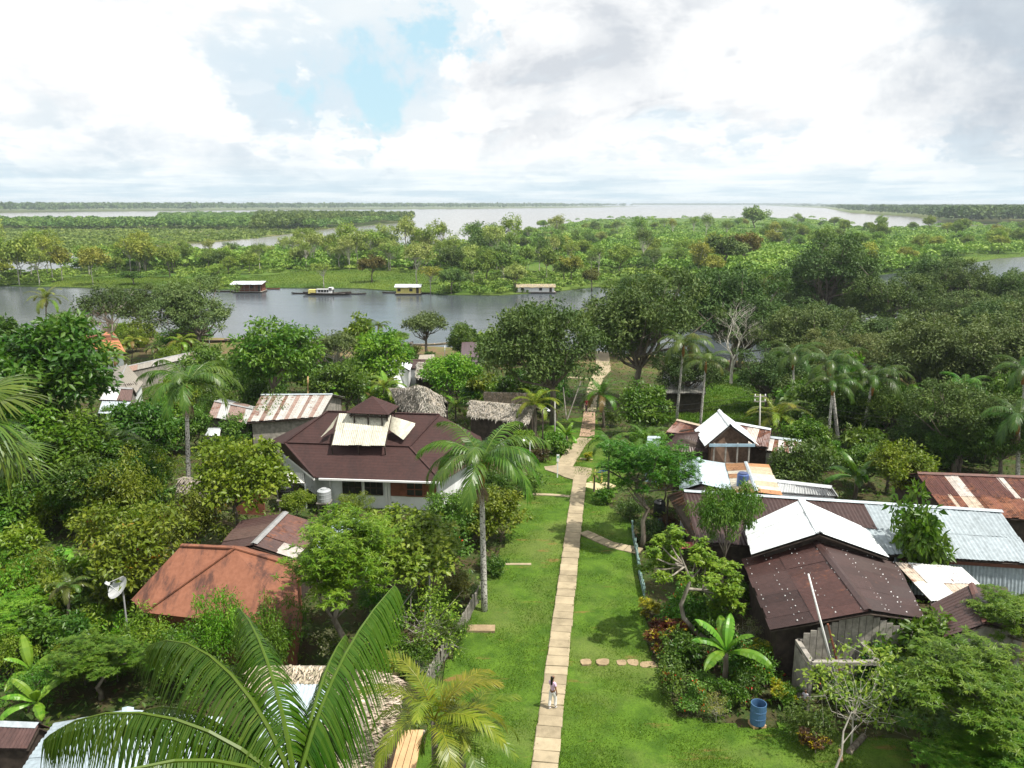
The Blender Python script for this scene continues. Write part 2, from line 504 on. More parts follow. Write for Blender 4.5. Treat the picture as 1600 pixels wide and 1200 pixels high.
def lawn_material():
    m, t, out = material('lawn_grass')
    p = worldpos(t)
    big = t.noise(p, 0.16, 5, 0.6)
    mid = t.noise(p, 0.9, 7, 0.66)
    fine = t.noise(p, 9.0, 5, 0.7)
    c = t.mix(t.ramp(mid, 0.32, 0.68), (0.042, 0.094, 0.009), (0.092, 0.172, 0.016))
    c = t.mix(t.ramp(big, 0.46, 0.64, 0, 0.70), c, (0.132, 0.168, 0.040))
    c = t.mix(t.ramp(fine, 0.42, 0.72, 0, 0.6), c, (0.032, 0.066, 0.008))
    # bare reddish scuffs
    br = t.noise(t.vmath('MULTIPLY', p, (0.45, 1.5, 1.0)), 0.62, 6, 0.66)
    c = t.mix(t.ramp(br, 0.585, 0.70, 0, 0.75), c, (0.22, 0.115, 0.045))
    bs = t.n('ShaderNodeBsdfPrincipled', {'Base Color': c, 'Roughness': 0.9, 'Specular IOR Level': 0.15, 'Normal': bump(t, fine, 0.8, 0.06)})
    t.put(out.inputs[0], bs.outputs[0])
    return m
LAWN = lawn_material()

def soil_material():
    m, t, out = material('soil')
    p = worldpos(t)
    n = t.noise(p, 0.5, 8, 0.66); f = t.noise(p, 4.0, 6, 0.7)
    c = t.mix(t.ramp(n, 0.38, 0.62), (0.060, 0.050, 0.026), (0.040, 0.075, 0.018))
    c = t.mix(t.ramp(f, 0.45, 0.7, 0, 0.6), c, (0.115, 0.075, 0.042))
    # sandy bank towards the water
    z = t.n('ShaderNodeSeparateXYZ', {0: p}).outputs[2]
    bank = t.ramp(z, -4.9, -4.45, 1.0, 0.0)
    c = t.mix(bank, c, t.mix(t.ramp(n, 0.42, 0.60), (0.22, 0.145, 0.085), (0.15, 0.15, 0.05)))
    bs = t.n('ShaderNodeBsdfPrincipled', {'Base Color': c, 'Roughness': 0.95, 'Specular IOR Level': 0.1, 'Normal': bump(t, f, 0.8, 0.1)})
    t.put(out.inputs[0], bs.outputs[0])
    return m
SOIL = soil_material()

def meadow_material(name, a, b, d, s=0.03):
    m, t, out = material(name)
    p = worldpos(t)
    n = t.noise(p, s, 8, 0.68); f = t.noise(p, s * 12, 6, 0.7)
    c = t.mix(t.ramp(n, 0.36, 0.64), a, b)
    c = t.mix(t.ramp(f, 0.46, 0.68, 0, 0.7), c, d)
    bs = t.n('ShaderNodeBsdfPrincipled', {'Base Color': c, 'Roughness': 0.95, 'Specular IOR Level': 0.1, 'Normal': bump(t, f, 0.8, 0.5)})
    t.put(out.inputs[0], bs.outputs[0])
    return m
MEADOW = meadow_material('meadow', (0.065, 0.130, 0.022), (0.115, 0.165, 0.030), (0.048, 0.085, 0.020))
MARSH = meadow_material('marsh', (0.065, 0.12, 0.03), (0.18, 0.17, 0.065), (0.04, 0.075, 0.02), 0.012)

def water_material():
    m, t, out = material('river_water')
    p = worldpos(t)
    w1 = t.noise(t.vmath('MULTIPLY', p, (0.5, 1.2, 1)), 0.9, 5, 0.6)
    w2 = t.noise(t.vmath('MULTIPLY', p, (0.35, 1.0, 1)), 0.14, 4, 0.55)
    big = t.noise(t.vmath('MULTIPLY', p, (0.4, 1.0, 1)), 0.011, 5, 0.6)
    h = t.math('ADD', t.math('MULTIPLY', w1, 0.35), w2)
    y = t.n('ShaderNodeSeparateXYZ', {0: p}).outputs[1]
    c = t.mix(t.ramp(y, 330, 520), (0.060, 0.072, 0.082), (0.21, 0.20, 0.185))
    st = t.ramp(big, 0.35, 0.65, 0.30, 0.85)
    nm = t.n('ShaderNodeBump', {'Height': h, 'Distance': 0.22})
    t.put(nm.inputs['Strength'], st)
    bs = t.n('ShaderNodeBsdfPrincipled', {'Base Color': c, 'Roughness': 0.17, 'IOR': 1.33, 'Specular IOR Level': 0.5, 'Normal': nm.outputs[0]})
    t.put(out.inputs[0], bs.outputs[0])
    return m
WATER_MAT = water_material()

# ------------------------------------------------------------------ the setting: water, land, islands
RNG = np.random.default_rng(11)
random.seed(5)

def world_poly(pts, z):
    return [tuple(U(px, py, z)) for px, py in pts]

def sheet(name, poly, z, mat, skirt=1.4):
    k = len(poly)
    V = [(p[0], p[1], z) for p in poly] + [(p[0], p[1], z - skirt) for p in poly]
    F = [tuple(range(k))] + [(i, k + i, k + (i + 1) % k, (i + 1) % k) for i in range(k)]
    me = mesh_of(name, V, F, mat)
    o = link(name, me)
    return tag(o, kind='structure')

R = 30000.0
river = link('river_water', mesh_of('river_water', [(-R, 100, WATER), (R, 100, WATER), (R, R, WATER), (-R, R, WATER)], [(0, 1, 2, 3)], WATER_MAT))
tag(river, kind='structure')
bed = link('riverbed_ground', mesh_of('riverbed_ground', [(-R, -3000, -9.5), (R, -3000, -9.5), (R, R, -9.5), (-R, R, -9.5)], [(0, 1, 2, 3)], SOIL))
tag(bed, kind='structure')

def grid_ground():
    xs = np.concatenate([np.arange(-320, -60, 8), np.arange(-60, 70, 1.5), np.arange(70, 330, 8)])
    ys = np.concatenate([np.arange(-60, 20, 8), np.arange(20, 190, 1.5), np.arange(190, 216, 5)])
    X, Y = np.meshgrid(xs, ys)
    Z = ground(X, Y) + 0.05 * np.sin(X * 1.3 + Y * 0.7) * np.cos(Y * 1.1)
    V = np.stack([X, Y, Z], -1).reshape(-1, 3)
    nx = len(xs)
    i = np.arange(len(ys) - 1)[:, None] * nx + np.arange(nx - 1)[None]
    i = i.ravel()
    F = np.stack([i, i + 1, i + 1 + nx, i + nx], -1)
    return tag(link('ground', mesh_of('ground', V, F, SOIL, True)), kind='structure')
grid_ground()

# lawn: outline read from the photograph, laid on the ground
LAWN_PX = [(640, 1230), (690, 1060), (716, 1000), (742, 950), (790, 845), (800, 812), (770, 815), (822, 762), (838, 728), (846, 700), (838, 668), (880, 655), (925, 652),
           (962, 700), (980, 748), (960, 775), (950, 790), (985, 818), (992, 830), (1004, 938), (1010, 985), (1020, 1050), (1060, 1120), (1180, 1140), (1250, 1130), (1330, 1150), (1420, 1160), (1430, 1230)]
LAWN_POLY = [tuple(W(x, y)) for x, y in LAWN_PX]
MEADOW_PX = [(985, 640), (1010, 655), (1090, 668), (1190, 668), (1205, 640), (1200, 600), (1170, 578), (1100, 590), (1020, 610)]
BACKLAWN_POLY = [tuple(W(x, y)) for x, y in MEADOW_PX]

def patch(name, poly, step, lift, mat):
    P = np.array([p[:2] for p in poly])
    xs = np.arange(P[:, 0].min(), P[:, 0].max() + step, step); ys = np.arange(P[:, 1].min(), P[:, 1].max() + step, step)
    X, Y = np.meshgrid(xs, ys)
    nx = len(xs)
    V = np.stack([X, Y, ground(X, Y) + lift + 0.05 * np.sin(X * 1.3 + Y * 0.7) * np.cos(Y * 1.1) + 0.02 * np.sin(X * 2.1) * np.cos(Y * 1.7)], -1).reshape(-1, 3)
    i = (np.arange(len(ys) - 1)[:, None] * nx + np.arange(nx - 1)[None]).ravel()
    F = np.stack([i, i + 1, i + 1 + nx, i + nx], -1)
    c = V[F].mean(1)
    F = F[inpoly(c[:, 0], c[:, 1], poly)]
    return tag(link(name, mesh_of(name, V, F, mat, True)), kind='structure')
patch('lawn', LAWN_POLY, 0.35, 0.07, LAWN)
patch('lawn', BACKLAWN_POLY, 0.8, 0.07, LAWN)

def leaf_faces(P, D, N, L, Wd, fold=0.18):
    """one folded leaf of two triangles per point"""
    n = len(P)
    D = D / (np.linalg.norm(D, axis=1, keepdims=True) + 1e-9)
    S = np.cross(D, N); S /= (np.linalg.norm(S, axis=1, keepdims=True) + 1e-9)
    N2 = np.cross(S, D)
    L = np.broadcast_to(np.asarray(L, float), (n,))[:, None]; Wd = np.broadcast_to(np.asarray(Wd, float), (n,))[:, None]
    V = np.empty((n, 4, 3))
    V[:, 0] = P
    V[:, 1] = P + D * L * 0.45 + S * Wd * 0.5 + N2 * Wd * fold
    V[:, 2] = P + D * L - N2 * L * 0.10
    V[:, 3] = P + D * L * 0.45 - S * Wd * 0.5 + N2 * Wd * fold
    b = np.arange(n)[:, None] * 4
    F = np.concatenate([b + np.array([[0, 3, 2]]), b + np.array([[0, 2, 1]])], 1).reshape(-1, 3)
    return V.reshape(-1, 3), F

def runit(rng, n):
    v = rng.normal(size=(n, 3))
    return v / np.linalg.norm(v, axis=1, keepdims=True)

def in_any(x, y, polys):
    r = np.zeros(np.shape(x), bool)
    for p in polys:
        r |= inpoly(x, y, p)
    return r

# ------------------------------------------------------------------ islands and far banks (outlines at water level)
ISLAND_PX = [(-400, 470), (0, 447), (90, 449), (230, 452), (345, 453), (425, 450), (560, 451), (640, 457), (700, 461), (780, 462), (875, 455), (930, 449),
             (1010, 452), (1080, 450), (1180, 446), (1300, 440), (1420, 424), (1500, 414), (1560, 404), (1620, 400), (2400, 400),
             (2600, 352), (1900, 352), (1480, 353), (1420, 360), (1345, 359), (1322, 350), (1260, 341), (1160, 341), (1020, 341), (930, 343), (878, 350),
             (830, 362), (780, 378), (700, 394), (600, 395), (520, 397), (430, 399), (330, 404), (220, 406), (120, 420), (0, 428), (-400, 440)]
PENIN_PX = [(-700, 418), (0, 402), (150, 392), (235, 384), (330, 379), (420, 370), (520, 357), (600, 350.5), (648, 346.5), (636, 343.5), (560, 342.0), (430, 338.5), (260, 338), (120, 340.5), (0, 341.5), (-700, 341)]
FARL_PX = [(-1500, 334), (0, 332.6), (120, 330.8), (260, 329.6), (430, 327.8), (560, 327.3), (720, 326.4), (860, 325.0), (960, 323.6), (998, 322.6), (900, 321.5), (300, 320.9), (-1500, 320.9)]
FARC_PX = [(990, 320.2), (1090, 320.6), (1210, 320.9), (1290, 319.6), (990, 319.2)]
RIGHT_PX = [(1196, 321.2), (1290, 325.2), (1330, 333), (1372, 335.5), (1430, 339.5), (1470, 345), (1475, 350.5), (1900, 350.5), (2600, 350.5), (2600, 320.6), (1196, 320.2)]
ISLAND = world_poly(ISLAND_PX, WATER); PENIN = world_poly(PENIN_PX, WATER); FARL = world_poly(FARL_PX, WATER)
FARC = world_poly(FARC_PX, WATER); RIGHTB = world_poly(RIGHT_PX, WATER)
sheet('island_ground', ISLAND, WATER + 0.25, MEADOW)
sheet('peninsula_ground', PENIN, WATER + 0.25, MARSH)
sheet('far_bank_ground', FARL, WATER + 0.6, MARSH)
sheet('horizon_bank_ground', FARC, WATER + 0.6, MARSH)
sheet('river_bank_ground', RIGHTB, WATER + 0.5, MARSH)

# ------------------------------------------------------------------ vegetation prototypes
def crown_leaves(rng, C, cr, lpc, leaf_L, leaf_W, mode='ball', tone=None):
    """leaves around clump centres C; tint keeps clumps of lighter and darker leaf colour"""
    n = len(C)
    K = lpc
    base = np.repeat(C, K, 0)
    ct = rng.uniform(0.12, 0.88, n) if tone is None else tone
    tint = np.clip(np.repeat(ct, K) * 0.6 + rng.uniform(0, 1, n * K) * 0.4, 0, 1)
    crr = np.repeat(cr if hasattr(cr, '__len__') else np.full(n, cr), K)[:, None]
    if mode == 'rosette':
        m = 9                                    # leaves of one shoot
        shoots = n * K // m
        ci = rng.integers(0, n, shoots)
        off = runit(rng, shoots) * (rng.uniform(0, 1, (shoots, 1)) ** 0.4)
        off[:, 2] = np.abs(off[:, 2]) * 0.9 - 0.15
        cc = C[ci] + off * (cr if not hasattr(cr, '__len__') else cr[ci][:, None])
        az = rng.uniform(0, 2 * np.pi, (shoots, 1)) + np.arange(m)[None] * 2.4
        el = rng.uniform(-0.55, 0.5, (shoots, m))
        D = np.stack([np.cos(az) * np.cos(el), np.sin(az) * np.cos(el), np.sin(el)], -1).reshape(-1, 3) + np.repeat(off, m, 0) * 0.45
        P = np.repeat(cc, m, 0)
        N = np.tile(np.array([[0, 0, 1.0]]), (len(P), 1)) + rng.normal(size=(len(P), 3)) * 0.25
        tint = np.clip(np.repeat(rng.uniform(0.05, 0.95, shoots) * 0.55 + ct[ci] * 0.25, m) + rng.uniform(0, 0.2, shoots * m), 0, 1)
        L = leaf_L * rng.uniform(0.7, 1.2, len(P))
        return P, D, N, L, L * (leaf_W / leaf_L), tint
    o = runit(rng, n * K) * (rng.uniform(0, 1, (n * K, 1)) ** 0.42)
    o[:, 2] *= 0.72
    P = base + o * crr
    D = o + rng.normal(size=o.shape) * 0.55
    if mode == 'droop':
        D[:, 2] -= 0.9
    else:
        D[:, 2] -= 0.25
    N = o * 0.7 + rng.normal(size=o.shape) * 0.45 + np.array([[0, 0, 0.75]])
    L = leaf_L * rng.uniform(0.45, 1.35, len(P))
    return P, D, N, L, L * (leaf_W / leaf_L), tint

def make_tree(name, seed, R3=(3, 3, 2.4), Hc=5.0, clumps=70, lpc=70, clump_r=0.75, leaf=(0.26, 0.13), mode='ball', hollow=0.5,
              trunk_r=0.16, limbs=16, leafmat=LEAF, barkmat=BARK, lowest=-0.55, lump=0.28, crook=0.25, twigs=0, lobes=8):
    """trunk mesh and crown mesh, crown centred Hc above the foot; returns them with the crown radius"""
    rng = np.random.default_rng(seed)
    R3 = np.array(R3, float)
    # several uneven lobes share the clumps, so the outline stays irregular
    k = lobes
    ld = runit(rng, k * 5); ld = ld[ld[:, 2] > max(lowest, -0.45)][:k]
    lc = ld * rng.uniform(0.30, 0.62, (len(ld), 1)) * (1 + lump * rng.uniform(-0.6, 0.7, (len(ld), 1)))
    lr = rng.uniform(0.30, 0.58, len(ld)) * (1 + 0.25 * (lump - 0.28))
    lc = np.concatenate([lc, [[0, 0, 0]]]); lr = np.append(lr, 0.62)
    which = rng.choice(len(lr), clumps * 4, p=lr ** 2 / (lr ** 2).sum())
    dd = runit(rng, clumps * 4)
    ok = dd[:, 2] > lowest
    dd, which = dd[ok][:clumps], which[ok][:clumps]
    rad = rng.uniform(hollow, 1.0, len(dd)) ** 0.7
    d = lc[which] + dd * (rad * lr[which])[:, None]
    d = d * (0.97 / np.percentile(np.hypot(d[:, 0], d[:, 1]), 94))
    C = d * R3 + np.array([0, 0, Hc])
    cr = clump_r * rng.uniform(0.6, 1.25, len(d))
    P, D, N, L, Wd, tint = crown_leaves(rng, C, cr, lpc, leaf[0], leaf[1], mode)
    V, F = leaf_faces(P, D, N, L, Wd)
    crown = mesh_of(name + '_crown', V, F, leafmat, attr=np.repeat(tint, 2))
    mb = MB()
    top = Hc - R3[2] * 0.25
    pts = [Vector((rng.normal() * crook * (i / 5) ** 0.7, rng.normal() * crook * (i / 5) ** 0.7, top * i / 5)) for i in range(6)]
    pts[0] = Vector((0, 0, -0.4))
    mb.tube(pts, [trunk_r * (1.25 if i == 0 else 1.0 - 0.09 * i) for i in range(6)], 7)
    idx = rng.permutation(len(C))[:limbs]
    for k in idx:
        e = Vector(C[k])
        s = pts[int(rng.integers(3, 6))]
        mid = s.lerp(e, 0.5) + Vector((rng.normal() * 0.2, rng.normal() * 0.2, -0.12 * (e - s).length))
        r = trunk_r * rng.uniform(0.28, 0.5)
        mb.tube([s, mid, s.lerp(e, 0.97)], [r, r * 0.65, r * 0.2], 5, cap=False)
        for _ in range(twigs):
            q = mid.lerp(e, rng.uniform(0.1, 0.9))
            w = q + Vector(rng.normal(size=3)) * clump_r
            mb.tube([q, w], [r * 0.3, r * 0.08], 4, cap=False)
    trunk = mesh_of(name + '_trunk', mb.V, mb.F, barkmat, True)
    return dict(trunk=trunk, crown=crown, r=float((R3[0] + R3[1]) / 2), hc=Hc, rz=float(R3[2]))

PROTO = {}
def proto(key, n, seed, **kw):
    PROTO[key] = [make_tree(key, seed + 17 * i, **kw) for i in range(n)]

proto('glossy', 2, 101, R3=(3.2, 3.2, 3.0), Hc=6.2, clumps=110, lpc=85, clump_r=0.85, leaf=(0.36, 0.17), trunk_r=0.2, hollow=0.62, lowest=-0.8, limbs=14)
proto('mango', 2, 131, R3=(2.8, 2.8, 2.3), Hc=4.6, clumps=90, lpc=190, clump_r=0.72, leaf=(0.235, 0.056), mode='rosette', trunk_r=0.17, hollow=0.6)
proto('guava', 2, 151, R3=(3.0, 2.8, 1.8), Hc=3.9, clumps=95, lpc=80, clump_r=0.62, leaf=(0.25, 0.16), trunk_r=0.13, hollow=0.6, lump=0.35)
proto('round', 2, 171, R3=(2.2, 2.2, 1.7), Hc=4.2, clumps=95, lpc=140, clump_r=0.5, leaf=(0.20, 0.065), mode='droop', trunk_r=0.12, hollow=0.6)
proto('forest', 4, 201, R3=(5.2, 5.0, 3.6), Hc=9.5, clumps=130, lpc=60, clump_r=1.05, leaf=(0.52, 0.27), trunk_r=0.32, limbs=26, hollow=0.6, leafmat=LEAF_DULL, barkmat=BARK, lump=0.4, lowest=-0.5)
proto('great', 4, 601, R3=(6.0, 5.8, 4.0), Hc=6.2, clumps=200, lpc=110, clump_r=0.95, leaf=(0.33, 0.15), trunk_r=0.36, limbs=40, hollow=0.62, leafmat=LEAF_DULL, barkmat=BARK, lump=0.42, lowest=-0.5, twigs=1)
proto('sparse', 3, 241, R3=(4.6, 4.4, 3.0), Hc=9.0, clumps=70, lpc=48, clump_r=0.95, leaf=(0.45, 0.22), trunk_r=0.22, limbs=40, hollow=0.55, leafmat=LEAF_DULL, barkmat=BARK_PALE, lump=0.45, lowest=-0.4, twigs=1)
proto('umbrella', 2, 271, R3=(4.2, 4.2, 2.6), Hc=6.0, clumps=105, lpc=60, clump_r=0.8, leaf=(0.38, 0.2), trunk_r=0.28, limbs=36, hollow=0.75, leafmat=LEAF_DULL, barkmat=BARK, lowest=-0.15, lump=0.25)
proto('shrub', 4, 301, R3=(1.1, 1.1, 0.85), Hc=0.95, clumps=34, lpc=60, clump_r=0.38, leaf=(0.19, 0.085), trunk_r=0.05, limbs=8, hollow=0.45, lowest=-0.9, crook=0.08, lump=0.4)
proto('bigleaf', 2, 331, R3=(1.5, 1.5, 1.3), Hc=1.7, clumps=44, lpc=56, clump_r=0.5, leaf=(0.36, 0.17), trunk_r=0.06, limbs=10, hollow=0.5, lowest=-0.9, crook=0.1, lump=0.4)
proto('croton', 2, 351, R3=(0.9, 0.9, 0.8), Hc=0.9, clumps=26, lpc=63, clump_r=0.34, leaf=(0.24, 0.07), mode='rosette', trunk_r=0.04, limbs=8, hollow=0.4, lowest=-0.9, leafmat=LEAF_CROTON, crook=0.06)
proto('hibiscus', 2, 371, R3=(1.0, 1.0, 1.0), Hc=1.1, clumps=32, lpc=62, clump_r=0.36, leaf=(0.15, 0.09), trunk_r=0.04, limbs=8, hollow=0.4, lowest=-0.9, leafmat=LEAF_HIB, crook=0.06, lump=0.4)
proto('redleaf', 2, 391, R3=(2.4, 2.4, 2.0), Hc=3.2, clumps=80, lpc=70, clump_r=0.6, leaf=(0.26, 0.12), trunk_r=0.11, hollow=0.5, lowest=-0.8, leafmat=LEAF_RED, lump=0.4)
proto('blossom', 1, 411, R3=(0.9, 0.9, 0.9), Hc=1.3, clumps=22, lpc=60, clump_r=0.33, leaf=(0.13, 0.09), trunk_r=0.04, limbs=12, hollow=0.4, leafmat=LEAF_WHITE, crook=0.06, lump=0.5)
proto('wispy', 2, 431, R3=(1.5, 1.5, 1.3), Hc=1.7, clumps=42, lpc=34, clump_r=0.45, leaf=(0.13, 0.065), trunk_r=0.03, limbs=30, hollow=0.4, lowest=-0.8, barkmat=BARK_PALE, crook=0.12, lump=0.4, twigs=2)
proto('fine', 2, 451, R3=(1.7, 1.7, 1.4), Hc=1.6, clumps=60, lpc=110, clump_r=0.5, leaf=(0.15, 0.05), trunk_r=0.06, limbs=10, hollow=0.5, lowest=-0.9, crook=0.1, lump=0.35)
# broad tall tree seen from far across the water
proto('bank', 4, 471, R3=(4.4, 4.2, 3.4), Hc=7.2, clumps=80, lpc=56, clump_r=1.0, leaf=(0.60, 0.32), trunk_r=0.24, limbs=20, hollow=0.5, leafmat=LEAF_DULL, barkmat=BARK, lump=0.5, lowest=-0.7)
proto('airy', 4, 501, R3=(3.8, 3.6, 3.2), Hc=8.6, clumps=46, lpc=34, clump_r=0.9, leaf=(0.55, 0.26), trunk_r=0.17, limbs=30, hollow=0.5, leafmat=LEAF_DULL, barkmat=BARK_PALE, lump=0.5, lowest=-0.6, twigs=1)
proto('flooded', 2, 531, R3=(3.6, 3.4, 2.4), Hc=5.4, clumps=60, lpc=44, clump_r=0.9, leaf=(0.6, 0.34), trunk_r=0.13, limbs=14, hollow=0.55, leafmat=LEAF_DULL, barkmat=BARK_PALE, lump=0.4, lowest=-0.5)
# deep foliage mass for the forest edge
proto('lush', 3, 551, R3=(2.6, 2.6, 2.2), Hc=2.9, clumps=90, lpc=70, clump_r=0.65, leaf=(0.30, 0.15), trunk_r=0.12, limbs=10, hollow=0.6, lowest=-0.9, lump=0.4)

COUNTK = {}
def plant(key, loc, s, color, name, label, cat, group=None, rz=None, sz=1.0, crown_name='crown'):
    c = COUNTK[key] = COUNTK.get(key, 0) + 1
    pr = PROTO[key][c % len(PROTO[key])]
    o = root(name, loc, label, cat, group, rz=random.uniform(0, 6.28) if rz is None else rz, scale=(s, s, s * sz))
    a = link('trunk', pr['trunk'], o)
    b = link(crown_name, pr['crown'], o, color)
    return o

def tree_px(key, px, py, rpx, color, label, name='broadleaf_tree', cat='tree', group=None, sz=1.0, rz=None, floor=None):
    """place a tree so that its crown is centred on (px, py) with a radius of rpx picture pixels"""
    pr = PROTO[key][0]
    h = 3.0
    for _ in range(30):
        if floor is None:
            p = W(px, py, h)
        else:
            p = U(px, py, floor + h)
        s = rpx * zcam(p) / FPX / pr['r']
        h = 0.5 * h + 0.5 * pr['hc'] * s * sz
    g = float(ground(p.x, p.y)) if floor is None else floor
    return plant(key, (p.x, p.y, max(g, WATER - 0.6)), s, color, name, label, cat, group, rz, sz)

# ------------------------------------------------------------------ palms
def frond_mesh(name, L, a0, bend, n, leaf, hang, w=0.045, seed=0, seg=2, mat=None, petiole=0.12, rr=0.022, curl=0.0, vee=0.25):
    rng = np.random.default_rng(seed)
    m = 26
    el = [math.radians(a0 - bend * (i / (m - 1)) ** 1.35) for i in range(m)]
    pts = [Vector((0, 0, 0))]
    for i in range(1, m):
        s = L / (m - 1)
        pts.append(pts[-1] + Vector((math.cos(el[i]) * s, curl * L / m * (i / m), math.sin(el[i]) * s)))
    mb = MB()
    mb.tube(pts[::3] + [pts[-1]], [rr * (1.6 - 1.5 * i / 9) for i in range(len(pts[::3]) + 1)], 5)
    V = list(mb.V); F = [f for f in mb.F]; tint = [0.88] * len(F)
    for side in (-1, 1):
        for k in range(n):
            s = petiole + (1 - petiole) * (k + rng.uniform(0, 0.6)) / n
            x = s * (m - 1); i = min(int(x), m - 2); f = x - i
            p = pts[i].lerp(pts[i + 1], f)
            T = (pts[i + 1] - pts[i]).normalized()
            sd = Vector((0, side, 0))
            up = T.cross(sd) * side * -1
            if up.z < 0 and T.z < 0.9: up = -up
            l = leaf * (math.sin(math.pi * (0.16 + 0.80 * s)) ** 0.55) * rng.uniform(0.88, 1.08)
            l /= (1 + 0.30 * hang)
            fwd = 0.35 + 0.85 * s
            d = (sd * (1.0 - 0.35 * s) + T * fwd * (1.0 if hang < 0.8 else 0.6) + up * vee * (1 - s) + Vector((0, 0, -hang * (0.35 if hang < 0.8 else 0.75))) + Vector(rng.normal(size=3)) * 0.07).normalized()
            wd = (T - d * T.dot(d)).normalized()
            b = len(V)
            for q in range(seg + 1):
                t = q / seg
                c = p + d * (l * t) + Vector((0, 0, -hang * l * t * t))
                ww = w * (0.55 + 0.9 * t if t < 0.5 else (1.0 - (t - 0.5) * 2)) if q < seg else 0
                if q < seg:
                    V += [tuple(c - wd * ww / 2), tuple(c + wd * ww / 2)]
                else:
                    V += [tuple(c)]
            tv = float(np.clip(0.5 + rng.normal() * 0.16 + (s - 0.5) * 0.15, 0.02, 0.955))
            for q in range(seg - 1):
                F.append((b + 2 * q, b + 2 * q + 1, b + 2 * q + 3, b + 2 * q + 2)); tint.append(tv)
            q = seg - 1
            F.append((b + 2 * q, b + 2 * q + 1, b + 2 * seg)); tint.append(tv)
    return mesh_of(name, V, F, mat or PALM_LEAF, attr=tint)

FR = {
    'chonta': [frond_mesh('frond_chonta', 3.4, 62 - 9 * i, 95 + 6 * i, 46, 0.85, 0.55, 0.055, 40 + i) for i in range(5)],
    'coco': [frond_mesh('frond_coco', 3.6, 70 - 14 * i, 85 + 6 * i, 44, 0.80, 0.22, 0.06, 60 + i) for i in range(5)],
    'small': [frond_mesh('frond_small', 3.0, 66 - 13 * i, 95 + 5 * i, 24, 0.75, 0.4, 0.11, 80 + i) for i in range(4)],
}

def palm(base, top, fr, style, color, label, n=12, group=None, name='palm_tree', trunk=0.11, shaft=True, skirt=False, lean=None, barkmat=None, seed=0):
    rng = random.Random(seed * 7 + int(abs(base[0] * 13)))
    base, top = Vector(base), Vector(top)
    o = root(name, base, label, 'palm', group)
    hgt = top.z - base.z
    mid = base.lerp(top, 0.5) + Vector((lean or 0, 0, 0))
    pts = []
    for i in range(9):
        t = i / 8
        pts.append(base * (1 - t) ** 2 + mid * (2 * t * (1 - t)) + top * t * t)
    pts[0] = pts[0] - Vector((0, 0, 0.3))
    mb = MB(); mb.tube(pts, [trunk * (1.25 - 0.5 * i / 8) for i in range(9)], 8)
    mb.build('trunk', barkmat or BARK_PALM, o, smooth=True)
    if shaft:
        k = fr / 3.4
        mb = MB(); mb.tube([top - Vector((0, 0, 1.25 * k)), top - Vector((0, 0, 0.7 * k)), top + Vector((0, 0, 0.15 * k))], [trunk * 0.85, trunk * 1.25, trunk * 0.7], 8)
        mb.build('crownshaft', SHAFT, o, smooth=True)
    if skirt:
        mb = MB()
        for i in range(46):
            a = i * 2.399; r0 = trunk * 0.8
            s = top + Vector((math.cos(a) * r0, math.sin(a) * r0, -1.2 - 0.25 * rng.random()))
            e = s + Vector((math.cos(a) * rng.uniform(0.12, 0.3), math.sin(a) * rng.uniform(0.12, 0.3), -rng.uniform(0.5, 1.0)))
            mb.tube([s, s.lerp(e, 0.5) + Vector((math.cos(a) * 0.1, math.sin(a) * 0.1, 0)), e], [0.022, 0.018, 0.008], 3, cap=False)
        mb.build('flower_stalks', SKIRT, o)
    ms = FR[style]
    for i in range(n):
        old = i >= n - 2 and rng.random() < 0.35
        f = link('frond', ms[min(i * len(ms) // n, len(ms) - 1)], o, (0.12, 0.085, 0.045) if old else tuple(c * rng.uniform(.85, 1.15) for c in color))
        f.location = top - base
        sc = fr / 3.4 * rng.uniform(0.88, 1.08)
        f.scale = (sc, sc, sc)
        f.rotation_euler = (rng.uniform(-0.12, 0.12), rng.uniform(-0.12, 0.12), i * 2.399 + rng.uniform(-0.2, 0.2))
    return o

def palm_px(bx, by, cx, cy, rpx, style, color, label, n=12, **kw):
    b = W(bx, by)
    tp = at_depth(cx, cy, b.y)
    return palm(b, tp, rpx * zcam(tp) / FPX * 1.26, style, color, label, n + 3, **kw)

